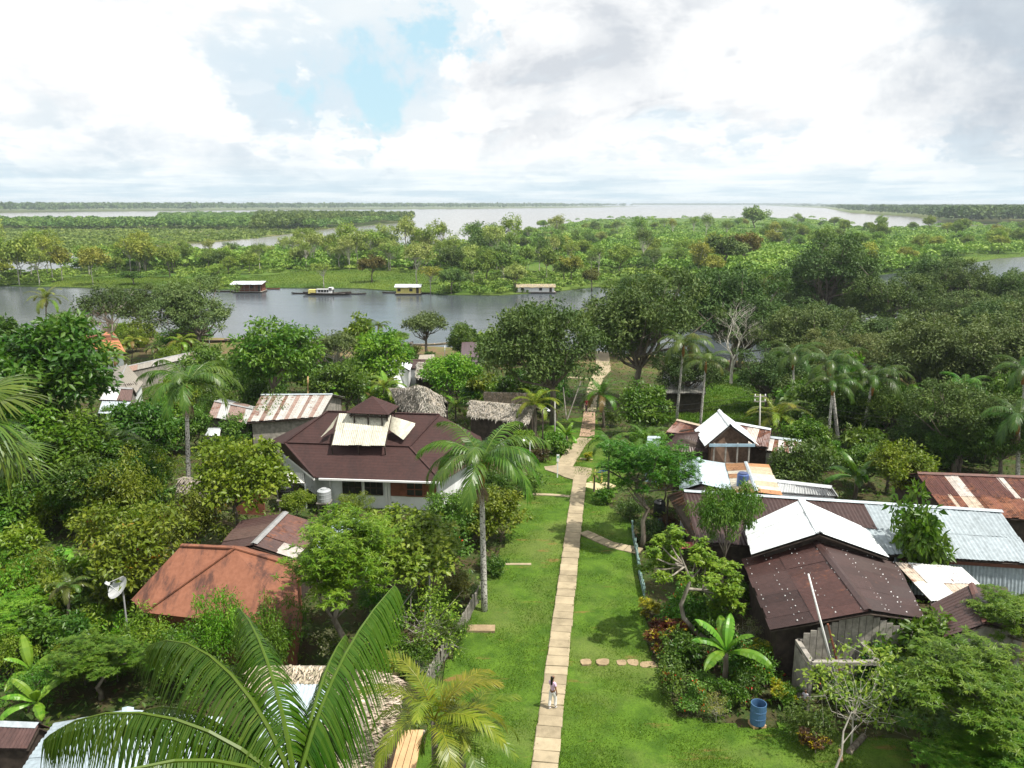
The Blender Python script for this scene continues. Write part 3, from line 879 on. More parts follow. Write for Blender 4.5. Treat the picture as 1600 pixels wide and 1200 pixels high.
def banana_leaf(name, L, Wd, a0, bend, seed):
    rng = np.random.default_rng(seed)
    m = 12
    p = Vector((0, 0, 0)); V = []; F = []
    for i in range(m + 1):
        t = i / m
        el = math.radians(a0 - bend * t ** 1.4)
        if i: p = p + Vector((math.cos(el), 0, math.sin(el))) * (L / m)
        w = Wd * (0.03 if t < 0.16 else math.sin(math.pi * min(1, (t - 0.12) / 0.9)) ** 0.6) * (0.5 if t < 1 else 0.02)
        up = Vector((-math.sin(el), 0, math.cos(el)))
        j = 1 - (0.16 * rng.random() if i % 3 == 2 else 0)
        V += [tuple(p + Vector((0, w * j, 0)) + up * (-w * 0.25)), tuple(p + Vector((0, w * 0.5, 0)) + up * 0.04), tuple(p), tuple(p + Vector((0, -w * 0.5, 0)) + up * 0.04), tuple(p + Vector((0, -w * j, 0)) + up * (-w * 0.25))]
    # the blade is split between the side veins: every segment keeps its own outer edge
    V0 = V; V = []; tint = []
    for i in range(m):
        g = [Vector(v) for v in V0[i * 5:i * 5 + 10]]
        tear = rng.uniform(0.0, 0.55) if rng.random() < 0.6 else 0.0
        for s_ in (0, 4):
            mid = (g[s_] + g[5 + s_]) / 2
            g[s_] = g[s_].lerp(mid, tear * 0.6) + Vector((0, 0, -0.03 * tear))
            g[5 + s_] = g[5 + s_].lerp(mid, tear * 0.5) + Vector((0, 0, -0.10 * tear))
        b0 = len(V); V += [tuple(v) for v in g]
        tv = float(rng.uniform(0.35, 0.75))
        for k in range(4):
            F.append((b0 + k, b0 + k + 1, b0 + k + 6, b0 + k + 5)); tint.append(float(np.clip(tv + rng.normal() * 0.05, 0, .95)))
    return mesh_of(name, V, F, PALM_LEAF, attr=tint)
BAN = [banana_leaf('banana_leaf', 1.9, 0.52, 75 - 17 * i, 60 + 14 * i, i) for i in range(4)]

def banana(px, py, s, label, color=(0.10, 0.22, 0.03), n=8, group=None, seed=0, hstem=1.0, z=None):
    b = W(px, py)
    o = root('banana_plant', b, label, 'banana plant', group, scale=s)
    mb = MB(); mb.tube([(0, 0, -0.2), (0.03, 0, hstem * 0.5), (0, 0.02, hstem)], [0.13, 0.11, 0.08], 8)
    ORG[o.name] = Vector()
    mb.build('stem', BARK, o, smooth=True)
    r = random.Random(seed)
    for i in range(n):
        f = link('leaf', BAN[min(i * 4 // n, 3)], o, color)
        f.location = (0, 0, hstem * 0.97)
        k = r.uniform(0.85, 1.1)
        f.scale = (k, k, k)
        f.rotation_euler = (0, 0, i * 2.2 + r.uniform(-0.3, 0.3) + seed)
    ORG[o.name] = Vector(b)
    return o

# ------------------------------------------------------------------ roofs and houses
BROWN = (0.052, 0.028, 0.025, 0.10)
RUSTY = (0.105, 0.045, 0.034, 0.30)
SILVER = (0.40, 0.45, 0.48, 0.02)
WHITEM = (0.60, 0.635, 0.65, 0.0)
ORANGE_R = (0.40, 0.24, 0.14, 0.40)
GREYM = (0.30, 0.30, 0.30, 0.12)
PALEBLUE = (0.37, 0.45, 0.50, 0.0)
FLOORED = []          # (x, y, radius) of houses, kept free of fill plants

def jig(c, r, v=0.12, ra=0.08):
    k = r.uniform(1 - v, 1 + v)
    return (c[0] * k, c[1] * k, c[2] * k, min(1, max(0, c[3] + r.uniform(-ra, ra))))

def sheets(roof, A, B, C, D, nx, ny, cfun, seed=0, ribs=5, amp=0.016, lift=0.0, drop=None, name='roof_sheet'):
    """corrugated sheets on the slope A-B (ridge) to D-C (eave); ribs run down the slope"""
    A, B, C, D = map(Vector, (A, B, C, D))
    n = (B - A).cross(D - A).normalized()
    if n.z < 0: n = -n
    r = random.Random(seed)
    def at(u, v):
        return (A.lerp(B, u)).lerp(D.lerp(C, u), v)
    for j in range(ny):
        for i in range(nx):
            if drop and drop(i, j): continue
            u0, u1 = i / nx, (i + 1) / nx + 0.18 / nx * (i < nx - 1)
            v0, v1 = j / ny, (j + 1) / ny + 0.07 / ny * (j < ny - 1)
            du, dv = r.uniform(-0.006, 0.006), r.uniform(-0.01, 0.015)
            base = lift + 0.03 * (ny - 1 - j) + (0.026 if i % 2 else 0.0) + r.uniform(0, 0.010)
            m = ribs * 2
            V = []
            bend = (r.uniform(-.012, .012), r.uniform(-.02, .03))
            for q, v in enumerate((v0, v1 + (dv if j == ny - 1 else 0))):
                for k in range(m + 1):
                    V.append(at(u0 + (u1 - u0) * k / m + du, v) + n * (bend[q] * math.sin(math.pi * k / m) + base - 0.03 * q * (j < ny - 1) * 0.6 + (amp if k % 2 else -amp)))
            F = [(k, k + 1, m + 2 + k, m + 1 + k) for k in range(m)]
            part(name, V, F, METAL, roof, cfun(i, j, r))

def ridge_house(name, label, R1, R2, L1, L2, Rt1=None, Rt2=None, wall=WOOD_GREY, nx=6, ny=2, cl=None, cr=None, cap=None, group=None, cat='house', seed=0, inset=0.10,
                base=None, nxr=None, nyr=None, ribs=5, walls=True, ends=(True, True), nosheet=None, th=0.05, roofmat=None):
    """gabled building from its ridge ends and eave corners (world points)"""
    R1, R2, L1, L2 = map(Vector, (R1, R2, L1, L2))
    if Rt1 is None:
        Rt1 = Vector((2 * R1.x - L1.x, 2 * R1.y - L1.y, L1.z)); Rt2 = Vector((2 * R2.x - L2.x, 2 * R2.y - L2.y, L2.z))
    Rt1, Rt2 = Vector(Rt1), Vector(Rt2)
    c = (L1 + L2 + Rt1 + Rt2) / 4
    gz = float(ground(c.x, c.y)) if base is None else base
    o = root(name, (c.x, c.y, gz), label, cat, group)
    FLOORED.append((c.x, c.y, max((L1 - c).length, (Rt2 - c).length) * 0.9))
    k = 1 - inset
    def ins(p, dz=0.0):
        return Vector((c.x + (p.x - c.x) * k, c.y + (p.y - c.y) * k, p.z + dz))
    if walls:
        e = [ins(L1), ins(L2), ins(Rt2), ins(Rt1)]
        s = (R1.z - L1.z) * inset
        e = [Vector((p.x, p.y, p.z + s - 0.14)) for p in e]
        g = [Vector((p.x, p.y, gz - 0.4)) for p in e]
        t1, t2 = ins(R1, -0.16), ins(R2, -0.16)
        V = g + e + [t1, t2]
        F = [(0, 1, 5, 4), (1, 2, 6, 9, 5), (2, 3, 7, 6), (3, 0, 4, 8, 7), (4, 5, 9, 8), (7, 8, 9, 6)]
        part('wall', V, F, wall, o)
    dz = Vector((0, 0, 0.0 if nosheet else 0.09))
    rf = MB().slab([R1 - dz, R2 - dz, L2 - dz], th).slab([R1 - dz, L2 - dz, L1 - dz], th).slab([R2 - dz, R1 - dz, Rt1 - dz], th).slab([R2 - dz, Rt1 - dz, Rt2 - dz], th).build('roof', roofmat or WOOD_DARK, o)
    if nosheet: 
        return o, rf
    cl = cl or (lambda i, j, r: jig(BROWN, r)); cr = cr or cl
    sheets(rf, R1, R2, L2, L1, nx, ny, cl, seed, ribs, lift=0.045)
    sheets(rf, R1, R2, Rt2, Rt1, nxr or nx, nyr or ny, cr, seed + 9, ribs, lift=0.045)
    # ridge cap
    up = Vector((0, 0, 0.11 + 0.03 * ny))
    d1 = (L1 - R1).normalized() * 0.22; d2 = (Rt1 - R1).normalized() * 0.22
    V = [R1 + d1 + up, R1 + up * 1.1, R1 + d2 + up, R2 + d1 + up, R2 + up * 1.1, R2 + d2 + up]
    part('ridge_cap', V, [(0, 1, 4, 3), (1, 2, 5, 4)], METAL, rf, cap or SILVER)
    return o, rf

def c_of(col, v=0.12, ra=0.08):
    return lambda i, j, r: jig(col, r, v, ra)

def c_mix(*cols, v=0.10, ra=0.10):
    return lambda i, j, r: jig(r.choice(cols), r, v, ra)

def window(parent, p, w, h, normal, frame=WOOD_DARK, panes=2, bars=True):
    """window set in a wall: dark glass panes in a frame, p the centre of the opening in world space"""
    p = Vector(p); nrm = Vector(normal).normalized()
    s = Vector((0, 0, 1)).cross(nrm).normalized(); u = Vector((0, 0, 1))
    mb = MB()
    for k in range(panes + 1):
        x = s * (w * (k / panes - 0.5))
        mb.bar(p + x - u * h / 2 + nrm * 0.05, p + x + u * h / 2 + nrm * 0.05, 0.07)
    for y in (-h / 2, 0, h / 2) if bars else (-h / 2, h / 2):
        mb.bar(p - s * (w / 2 + 0.03) + u * y + nrm * 0.053, p + s * (w / 2 + 0.03) + u * y + nrm * 0.053, 0.07)
    f = mb.build('window', frame, parent)
    for k in range(panes):
        a = p + s * (w * (k / panes - 0.5)) ; b = p + s * (w * ((k + 1) / panes - 0.5))
        V = [a - u * h / 2 + nrm * 0.03, b - u * h / 2 + nrm * 0.03, b + u * h / 2 + nrm * 0.03, a + u * h / 2 + nrm * 0.03]
        part('pane', V, [(0, 1, 2, 3)], DARK_GLASS, f)
    return f

def nails(roof, A, B, C, D, lines, per, seed=0, size=0.022):
    """white fixing washers in rows across a slope: one mesh, too small to pick apart"""
    A, B, C, D = map(Vector, (A, B, C, D))
    n = (B - A).cross(D - A).normalized()
    if n.z < 0: n = -n
    r = random.Random(seed); mb = MB()
    for v in lines:
        for k in range(per):
            if r.random() < 0.22: continue
            u = (k + 0.5 + r.uniform(-0.2, 0.2)) / per
            p = A.lerp(B, u).lerp(D.lerp(C, u), v + r.uniform(-0.006, 0.006)) + n * 0.125
            sz = size * r.uniform(0.6, 1.5)
            a = (B - A).normalized() * sz; b = (D - A).normalized() * sz
            mb.add([p - a - b - n * .03, p + a - b - n * .03, p + a + b - n * .03, p - a + b - n * .03, p + n * 0.03], [(0, 1, 4), (1, 2, 4), (2, 3, 4), (3, 0, 4)])
    o = mb.build('roof_nails', PAINT_WHITE, roof)
    tag(o, kind='stuff')

# --- main house: brown hipped roof with pale translucent lantern panels and a cupola
def main_house():
    E1, E2 = W(492, 746, 2.6), W(690, 752, 2.6)
    Lb = W(421, 689, 2.6)
    M1, M2 = W(445, 692, 4.25), W(640, 698, 4.25)
    R1, R2 = W(512, 643, 6.0), W(686, 648, 6.0)
    BR = Vector((-2.0, 60.6, 2.55))
    BL = Vector((R1.x - 1.0, R1.y + 7.0, 2.4)); BRb = Vector((R2.x + 3.0, R2.y + 6.0, 2.4))
    c = (E1 + E2 + BL + BRb) / 4
    gz = float(ground(c.x, c.y)) - 0.3
    o = root('hip_roof_house', (c.x, c.y, gz), 'large house with dark brown hipped roof, pale roof panels and a small cupola', 'house')
    FLOORED.append((c.x, c.y, 8.0)); FLOORED.append((E1.x + 2, E1.y + 2.5, 4.5))
    mb = MB()
    th = 0.10
    for f in ([E1, E2, M2, M1], [M1, M2, R2, R1], [Lb, E1, M1], [Lb, M1, R1], [E2, BR, R2, M2], [BR, BRb, R2], [Lb, R1, BL], [BL, R1, R2, BRb]):
        if len(f) == 4:
            mb.slab(f[:3], th); mb.slab([f[0], f[2], f[3]], th)
        else:
            mb.slab(f, th)
    rf = mb.build('roof', ROOF_BROWN, o)
    cp = MB()
    up = Vector((0, 0, 0.05))
    for a, b in ((E1, M1), (M1, R1), (M2, R2), (E2, M2), (R1, R2), (M1, M2)):
        cp.bar(a + up, b + up, 0.20, 0.06)
    cp.build('ridge_caps', ROOF_BROWN, rf)
    # gutter and fascia
    MB().bar(E1 + Vector((0.3, -0.05, -0.10)), E2 + Vector((0, -0.05, -0.10)), 0.16, 0.13).build('gutter', PAINT_WHITE, rf)
    MB().bar(E1 + Vector((-0.05, 0.0, -0.12)), E1.lerp(Lb, 0.62) + Vector((-0.05, 0, -0.10)), 0.10, 0.20).build('fascia', PAINT_WHITE, rf)
    # body
    d = (E2 - E1).normalized(); nrm = Vector((d.y, -d.x, 0)).normalized()
    if nrm.y > 0: nrm = -nrm
    f0 = E1 + Vector((0.9, 0.9, 0)); f1 = E2 + Vector((-0.3, 0.9, 0))
    b0 = Vector((Lb.x + 1.2, Lb.y - 0.5, 0)); b1 = Vector((BR.x - 1.0, BR.y - 1.0, 0)); bl = BL + Vector((0.6, -0.8, 0)); br = BRb + Vector((-0.7, -0.8, 0))
    ring = [f0, f1, b1, br, bl, b0]
    V = [Vector((p.x, p.y, gz - 0.5)) for p in ring] + [Vector((p.x, p.y, 2.42)) for p in ring]
    part('wall', V, [(i, (i + 1) % 6, 6 + (i + 1) % 6, 6 + i) for i in range(6)] + [tuple(range(6, 12))], WALL_WHITE, o)
    # gable end under the side rake
    V = [E1 + Vector((0.15, 0.35, -0.18)), Lb.lerp(E1, 0.25) + Vector((0.3, 0, -0.2)), M1 + Vector((0.35, 0, -0.25))]
    g = MB().slab(V, 0.06); g.build('gable_board', WOOD_GREY, o)
    fd = (f1 - f0)
    zc = gz + 1.95
    for t, w, pn in ((0.20, 1.35, 3), (0.40, 1.35, 3)):
        p = f0 + fd * t; window(o, (p.x, p.y, zc), w, 1.05, nrm, panes=pn)
    p = f0 + fd * 0.78; window(o, (p.x, p.y, zc), 1.2, 1.05, nrm, frame=WOOD_RED, panes=2)
    for t0, t1 in ((0.56, 0.70), (0.86, 0.98)):
        a, b = f0 + fd * t0, f0 + fd * t1
        MB().bar(Vector((a.x, a.y, zc)) + nrm * 0.04, Vector((b.x, b.y, zc)) + nrm * 0.04, 0.08, 1.1).build('timber_panel', WOOD_RED, o)
    for t in (0.0, 0.31, 0.52, 0.545, 0.99):
        p = f0 + fd * t + nrm * 0.06
        MB().bar((p.x, p.y, gz - 0.2), (p.x, p.y, 2.4), 0.13).build('post', PAINT_WHITE, o)
    # lantern: pale ribbed panels standing off the upper slope
    pale = (0.52, 0.50, 0.41, 0.0)
    def lantern(A, B, C, D, n, nm):
        A, B, C, D = map(Vector, (A, B, C, D))
        base = MB().slab([A, B, C, D], 0.04).build(nm, PAINT_WHITE, rf)
        sheets(base, A, B, C, D, n, 2, lambda i, j, r: jig(pale, r, 0.10, 0.0), 3, 5, 0.018, 0.04)
        return base
    TL, TR, TBR, TBL = W(530, 646, 6.5), W(611, 649, 6.5), W(601, 697, 4.55), W(518, 695, 4.55)
    # panels are sub-parts of the roof: keep them two levels deep
    def lantern_flat(A, B, C, D, n, seed):
        sheets(rf, A, B, C, D, n, 2, lambda i, j, r: jig(pale, r, 0.13, 0.0), seed, 5, 0.018, 0.0, name='lantern_panel')
    lantern_flat(TL, TR, TBR, TBL, 7, 3)
    lantern_flat(TR + Vector((0.05, 0.05, -0.1)), W(651, 662, 5.45), W(630, 687, 4.75), W(607, 671, 5.4), 5, 5)
    lantern_flat(TL + Vector((-0.05, 0, -0.1)), W(521, 668, 5.5), W(502, 683, 4.85), W(508, 676, 5.0), 2, 7)
    for a, b in ((TL, TBL), (TR, TBR), (TL.lerp(TR, .5), TBL.lerp(TBR, .5))):
        fr = MB()
        fr.bar(a - Vector((0, 0, .1)), b - Vector((0, 0, .1)), 0.08)
        fr.bar(b - Vector((0, 0, .1)), b - Vector((0, -0.3, 0.9)), 0.08)
        fr.build('lantern_rafter', WOOD_DARK, rf)
    # cupola
    q = [W(540, 645, 6.75), W(607, 648, 6.75)]
    w = q[1] - q[0]; back = Vector((-w.y, w.x, 0)).normalized() * 2.6
    cn = [q[0], q[1], q[1] + back, q[0] + back]
    ap = W(578, 622, 8.5); 
    ap = Vector(((cn[0].x + cn[2].x) / 2, (cn[0].y + cn[2].y) / 2, 7.8))
    mb = MB()
    for i in range(4):
        mb.slab([cn[i], cn[(i + 1) % 4], ap], 0.08)
    mb.build('cupola', ROOF_BROWN, rf)
    mb = MB()
    for i in range(4):
        for t in (0.12, 0.5, 0.88):
            p = cn[i].lerp(cn[(i + 1) % 4], t).lerp(Vector((ap.x, ap.y, 6.75)), 0.15)
            mb.bar((p.x, p.y, 5.6), (p.x, p.y, 6.8), 0.09)
        a = cn[i].lerp(Vector((ap.x, ap.y, 7.1)), 0.15); b = cn[(i + 1) % 4].lerp(Vector((ap.x, ap.y, 7.1)), 0.15)
        mb.bar((a.x, a.y, 6.5), (b.x, b.y, 6.5), 0.09)
    mb.build('cupola_frame', WOOD_DARK, rf)
    # lean-to beside the gable
    a, b = W(436, 738, 2.3), W(475, 739, 2.3)
    c2, d2 = W(477, 755, 1.95), W(433, 754, 1.95)
    sh = root('lean_to', ((a.x + c2.x) / 2, (a.y + c2.y) / 2, gz), 'small white sheet lean-to against the end of the brown hipped house', 'shed')
    rr = MB().slab([a, b, c2, d2], 0.04).build('roof', WOOD_DARK, sh)
    sheets(rr, a, b, c2, d2, 3, 1, lambda i, j, r: jig((0.62, 0.62, 0.56, 0.0), r, 0.05, 0), 4)
    for p in (a, b, c2, d2):
        MB().bar((p.x, p.y, gz), (p.x, p.y, p.z - 0.05), 0.10).build('post', WALL_WHITE, sh)
    part('side_wall', [(b.x, b.y, gz), (c2.x, c2.y, gz), (c2.x, c2.y, c2.z - .06), (b.x, b.y, b.z - .06)], [(0, 1, 2, 3)], WALL_WHITE, sh)
    tank((447, 778), 0.55, 1.0, (0.012, 0.013, 0.014), 'black water tank under the white lean-to of the hipped house', lift=0.9)
    tank((507, 783), 0.50, 0.9, (0.36, 0.38, 0.39), 'round grey lidded water tank in front of the hipped house', lift=0.9)

def tank(px, r, h, col, label, lift=0.0, name='water_tank', stand=True, lid=True, cat='water tank'):
    b = W(px[0], px[1], lift)
    o = root(name, (b.x, b.y, b.z - lift), label, cat)
    z0 = b.z - lift
    if lift and stand:
        mb = MB()
        for sx in (-1, 1):
            for sy in (-1, 1):
                mb.bar((b.x + sx * r * .7, b.y + sy * r * .7, z0 - 0.2), (b.x + sx * r * .7, b.y + sy * r * .7, b.z), 0.1)
        mb.box((b.x, b.y, b.z - 0.03), (r * 2, r * 2, 0.08)).build('stand', WOOD_GREY, o)
    mb = MB().lathe((b.x, b.y, b.z + 0.01), [(r * .96, 0), (r, 0.05), (r, h * 0.3), (r * 1.03, h * 0.33), (r, h * 0.36), (r, h * 0.64), (r * 1.03, h * 0.67), (r, h * 0.7), (r, h * 0.9), (r * 0.75, h * 1.0)], 18)
    mb.build('body', PLASTIC, o, col)
    if lid:
        MB().lathe((b.x, b.y, b.z + h), [(r * 0.45, 0), (r * 0.45, 0.08), (r * 0.40, 0.1)], 14).build('lid', PLASTIC, o, col)
    return o
main_house()

# --- right side of the lawn
def right_houses():
    # A: near brown corrugated gable
    R1, R2 = W(1275, 848, 4.2), W(1358, 957, 4.2)
    L1, L2 = W(1160, 874, 2.7), W(1204, 984, 2.7)
    Q1, Q2 = W(1400, 881, 2.9), W(1446, 968, 2.9)
    o, rf = ridge_house('corrugated_house', 'house with near dark brown corrugated gable roof dotted with white nail heads', R1, R2, L1, L2, Q1, Q2, wall=WOOD_DARK, nx=7, ny=2,
                        cl=c_mix(BROWN, (0.060, 0.028, 0.024, 0.22), v=0.30), cr=c_mix(BROWN, (0.050, 0.031, 0.028, 0.06), v=0.18), nxr=6, nyr=3, cap=BROWN, ribs=9, seed=2)
    nails(rf, R1, R2, L2, L1, (0.05, 0.30, 0.36, 0.64, 0.70, 0.95), 13, 1)
    nails(rf, R1, R2, Q2, Q1, (0.05, 0.30, 0.36, 0.62, 0.68, 0.95), 13, 2)
    # vertical boards of the end wall, one by one
    a = (L2 - R2); b = (Q2 - R2)
    p0 = Vector((R2.x - 2.6, R2.y + 0.62, 0)); p1 = Vector((R2.x + 2.4, R2.y + 0.62, 0))
    r = random.Random(3)
    n = 16
    for k in range(n):
        t = (k + 0.5) / n
        p = p0.lerp(p1, t)
        top = 2.75 + 1.15 * (1 - abs(t - 0.52) * 1.9)
        MB().box((p.x, p.y + r.uniform(-.01, .01), top / 2), ((p1 - p0).length / n - 0.025, 0.04, top)).build('wall_board', WOOD_GREY, o)
    # open timber porch frame in front
    fx, fy = W(1240, 1060).xy
    P = [W(1243, 1062), W(1295, 1052), W(1345, 1060), W(1240, 1020)]
    fo = root('plank_enclosure', (W(1280, 1055).x, W(1280, 1055).y, 0), 'weathered grey open box frame of planks before the brown corrugated house', 'enclosure')
    x0, x1, y0, y1 = W(1242, 1075).x, W(1242, 1075).x + 2.9, 31.6, 33.4
    for (x, y) in ((x0, y0), (x1, y0), (x0, y1), (x1, y1)):
        MB().bar((x, y, -0.2), (x, y, 2.25), 0.14).build('post', WOOD_GREY, fo)
    for s, e in (((x0, y0), (x1, y0)), ((x0, y1), (x1, y1)), ((x0, y0), (x0, y1)), ((x1, y0), (x1, y1))):
        MB().bar((*s, 2.32), (*e, 2.32), 0.22, 0.16).build('top_rail', WOOD_GREY, fo)
    for k in range(9):
        y = y0 + (y1 - y0) * (k + .5) / 9
        MB().box((x0 - 0.09, y, 1.05), (0.03, 0.19, 2.1)).build('plank', WOOD_GREY, fo)
    for k in range(7):
        x = x0 + (x1 - x0) * (k + .5) / 13
        MB().box((x, y1 + 0.09, 1.05), (0.21, 0.03, 2.1)).build('plank', WOOD_GREY, fo)
    # sheet metal leaning to the side of the frame
    s0 = root('metal_sheet', (x1 + 1.0, 32.8, 0), 'pale sheet metal panels leaning beside the weathered plank frame', 'metal sheet')
    sheets(s0, (x1 + 0.3, 32.9, 1.9), (x1 + 1.9, 33.1, 1.9), (x1 + 2.1, 32.4, 0.0), (x1 + 0.4, 32.2, 0.0), 2, 1, c_of((0.46, 0.50, 0.52, 0.25)), 6, name='sheet_panel')
    # white plastic mast leaning
    b0 = W(1312, 1085); tp = at_depth(1263, 897, b0.y - 0.6)
    m = root('mast', b0, 'long thin white pole leaning before the brown corrugated roof', 'pole')
    MB().tube([b0, b0.lerp(tp, 0.5), tp], [0.055, 0.05, 0.04], 7).build('shaft', PAINT_WHITE, m, smooth=True)
    tp2 = at_depth(1290, 975, b0.y - 0.3)
    m2 = root('mast', b0 + Vector((0.25, 0, 0)), 'rust brown short pole standing against the long white pole', 'pole')
    MB().tube([b0 + Vector((.25, 0, 0)), tp2 + Vector((.1, 0, 0))], [0.05, 0.045], 7).build('shaft', WOOD_RED, m2)

    # B: white gable
    ridge_house('white_roof_house', 'shed with brilliant white gabled sheet roof and open gable behind the brown corrugated house',
                W(1252, 781, 5.0), W(1281, 834, 5.0), W(1164, 822, 3.5), W(1174, 868, 3.5), W(1352, 826, 3.5), W(1388, 872, 3.5), wall=WOOD_DARK, nx=6, ny=1,
                cl=c_of(WHITEM, 0.03, 0.02), cap=WHITEM, ribs=5, inset=0.22, seed=5)
    o = root('roof_truss', (16.4, 38.4, 0), 'dark open timber truss showing under the front of the white gabled roof', 'truss')
    a, b, c = W(1190, 864, 3.5), W(1281, 838, 4.9), W(1375, 868, 3.5)
    off = Vector((0, 0.25, -0.12))
    for p, q in ((a, b), (b, c), (a, c)):
        MB().bar(p + off, q + off, 0.12).build('rafter', WOOD_DARK, o)
    for t in (0.15, 0.3, 0.42, 0.58, 0.7, 0.85):
        p = a.lerp(c, t) + off; h = 1.4 * (1 - abs(t - 0.5) * 2)
        MB().bar(p - Vector((0, 0, 0.8)), p + Vector((0, 0, h)), 0.10).build('post', WOOD_DARK, o)

    # C: long brown and silver shed; sheets change from brown to galvanised along it
    Ra, Rb = W(1068, 769, 4.3), W(1565, 801, 4.3)
    d = (Rb - Ra).normalized(); nrm = Vector((d.y, -d.x, 0)).normalized()
    if nrm.y > 0: nrm = -nrm
    La, Lb = Ra + nrm * 4.4 + Vector((0.9, 0, -1.5)), Rb + nrm * 4.0 + Vector((0.6, 0, -1.4))
    def cc(i, j, r):
        if i < 11 - (j > 0): return jig(BROWN, r, 0.12)
        return jig((0.29, 0.335, 0.36, 0.06), r, 0.08, 0.12)
    ridge_house('long_shed', 'long low shed whose roof turns from brown to galvanised silver sheets', Ra, Rb, La, Lb, wall=WOOD_DARK, nx=19, ny=2, cl=cc, cr=c_of(BROWN), cap=SILVER, ribs=5, seed=7)
    # hip end
    e0, e1, e2 = Ra, La + Vector((-0.15, 0, 0)), W(1045, 772, 3.5)
    hip = root('rusty_awning', (La.x - .8, La.y - 1.2, 0), 'rust streaked sloping awning at the lawn end of the long shed', 'awning')
    A_, B_ = Ra + Vector((-0.05, 0.1, 0.05)), La + Vector((-0.05, 0, 0.05))
    C_, D_ = W(1090, 862, 2.2), W(1044, 774, 3.6)
    rr = MB().slab([A_, B_, C_, D_], 0.05).build('roof', WOOD_DARK, hip)
    sheets(rr, A_, B_, C_, D_, 8, 1, c_mix(RUSTY, (0.20, 0.10, 0.07, 0.5), (0.30, 0.22, 0.18, 0.3)), 8, 3, lift=0.05)
    for p in (C_, D_):
        MB().bar((p.x, p.y, -0.2), (p.x, p.y, p.z - 0.05), 0.1).build('post', WOOD_DARK, hip)
    # pink strip
    o = root('pink_awning', W(1078, 850, 0), 'small pink sheet awning beyond the bright bush', 'awning')
    a, b, c, dd = W(1050, 848, 2.2), W(1097, 847, 2.2), W(1097, 858, 2.0), W(1050, 857, 2.0)
    rr = MB().slab([a, b, c, dd], 0.03).build('roof', WOOD_DARK, o)
    sheets(rr, a, b, c, dd, 3, 1, c_of((0.52, 0.14, 0.14, 0.0), 0.05, 0), 3)
    for p in (a, b): MB().bar((p.x, p.y, 0), (p.x, p.y, p.z - 0.03), 0.07).build('post', WOOD_DARK, o)
    # galvanised siding hung under the silver end of the shed
    sd = bpy.data.objects['long_shed']
    f0, f1 = La.lerp(Lb, 0.60) + Vector((0, 0.25, -0.16)), La.lerp(Lb, 1.0) + Vector((0, 0.25, -0.16))
    g0_, g1_ = f0 + Vector((0, -0.25, -2.1)), f1 + Vector((0, -0.25, -2.1))
    sheets(sd, f0, f1, g1_, g0_, 9, 1, c_of((0.30, 0.35, 0.38, 0.0), 0.05, 0.02), 4, name='siding_sheet')
    part('rusty_flashing', [f0 + Vector((0, -.42, .10)), f1 + Vector((0, -.42, .10)), f1 + Vector((0, -.40, -.10)), f0 + Vector((0, -.40, -.10))], [(0, 1, 2, 3)], METAL, sd, RUSTY)
    # rust-and-white low roofs right of A
    a, b, c, dd = W(1398, 880, 3.0), W(1502, 888, 3.0), W(1560, 940, 2.4), W(1455, 940, 2.4)
    o = root('patched_lean_to', ((a.x + c.x) / 2, (a.y + c.y) / 2, 0), 'low roof of whitewashed sheets with flaking rust beside the nail-dotted roof', 'shed')
    rr = MB().slab([a, b, c, dd], 0.05).build('roof', WOOD_DARK, o)
    sheets(rr, a, b, c, dd, 5, 2, c_mix((0.68, 0.68, 0.66, 0.22), (0.60, 0.62, 0.62, 0.30), (0.50, 0.42, 0.34, 0.35), v=0.05), 9, lift=0.045)
    for p in (a, b, c, dd): MB().bar((p.x, p.y, -.2), (p.x, p.y, p.z - .06), 0.1).build('post', WOOD_DARK, o)
    R1, R2 = W(1505, 905, 3.1), W(1518, 955, 3.1)
    ridge_house('small_shed', 'small brown gabled shed roof at the corner of the whitewashed low roof', W(1517, 914, 3.2), W(1540, 975, 3.2), W(1455, 945, 2.6), W(1465, 1000, 2.6), wall=WOOD_GREY, nx=3, ny=1,
                cl=c_of(BROWN), cap=RUSTY, seed=11)

    # D: rust roof at the right edge
    Ra, Rb = W(1432, 741, 4.4), W(1680, 750, 4.4)
    d = (Rb - Ra).normalized(); nrm = Vector((d.y, -d.x, 0)).normalized()
    def cd(i, j, r):
        if j == 0: return jig((0.10, 0.040, 0.032, 0.35), r, 0.15) if r.random() > 0.08 else jig((0.5, 0.46, 0.42, 0.2), r)
        return jig(r.choice([(0.26, 0.11, 0.06, 0.5), (0.20, 0.08, 0.05, 0.5), (0.50, 0.42, 0.33, 0.3)]), r, 0.12)
    ridge_house('rusty_shed', 'long rusted shed roof of red-brown and pale striped sheets below the dark forest', Ra, Rb, Ra + nrm * 3.6 + Vector((0.8, 0, -1.5)), Rb + nrm * 3.6 + Vector((0.8, 0, -1.5)),
                wall=WOOD_DARK, nx=24, ny=2, cl=cd, cr=c_of(RUSTY), cap=RUSTY, ribs=4, seed=12)

    # E: pale blue roof and striped rust roof, side by side
    ridge_house('pale_blue_roof_house', 'low house with pale blue painted sheet roof beside the rust striped roof', W(1091, 718, 4.2), W(1096, 757, 4.2), W(1063, 722, 3.5), W(1062, 766, 3.5), W(1132, 724, 3.3), W(1146, 768, 3.3),
                wall=WALL_WHITE, nx=5, ny=2, cl=c_of(PALEBLUE, 0.05, 0.0), cap=PALEBLUE, ribs=4, seed=13)
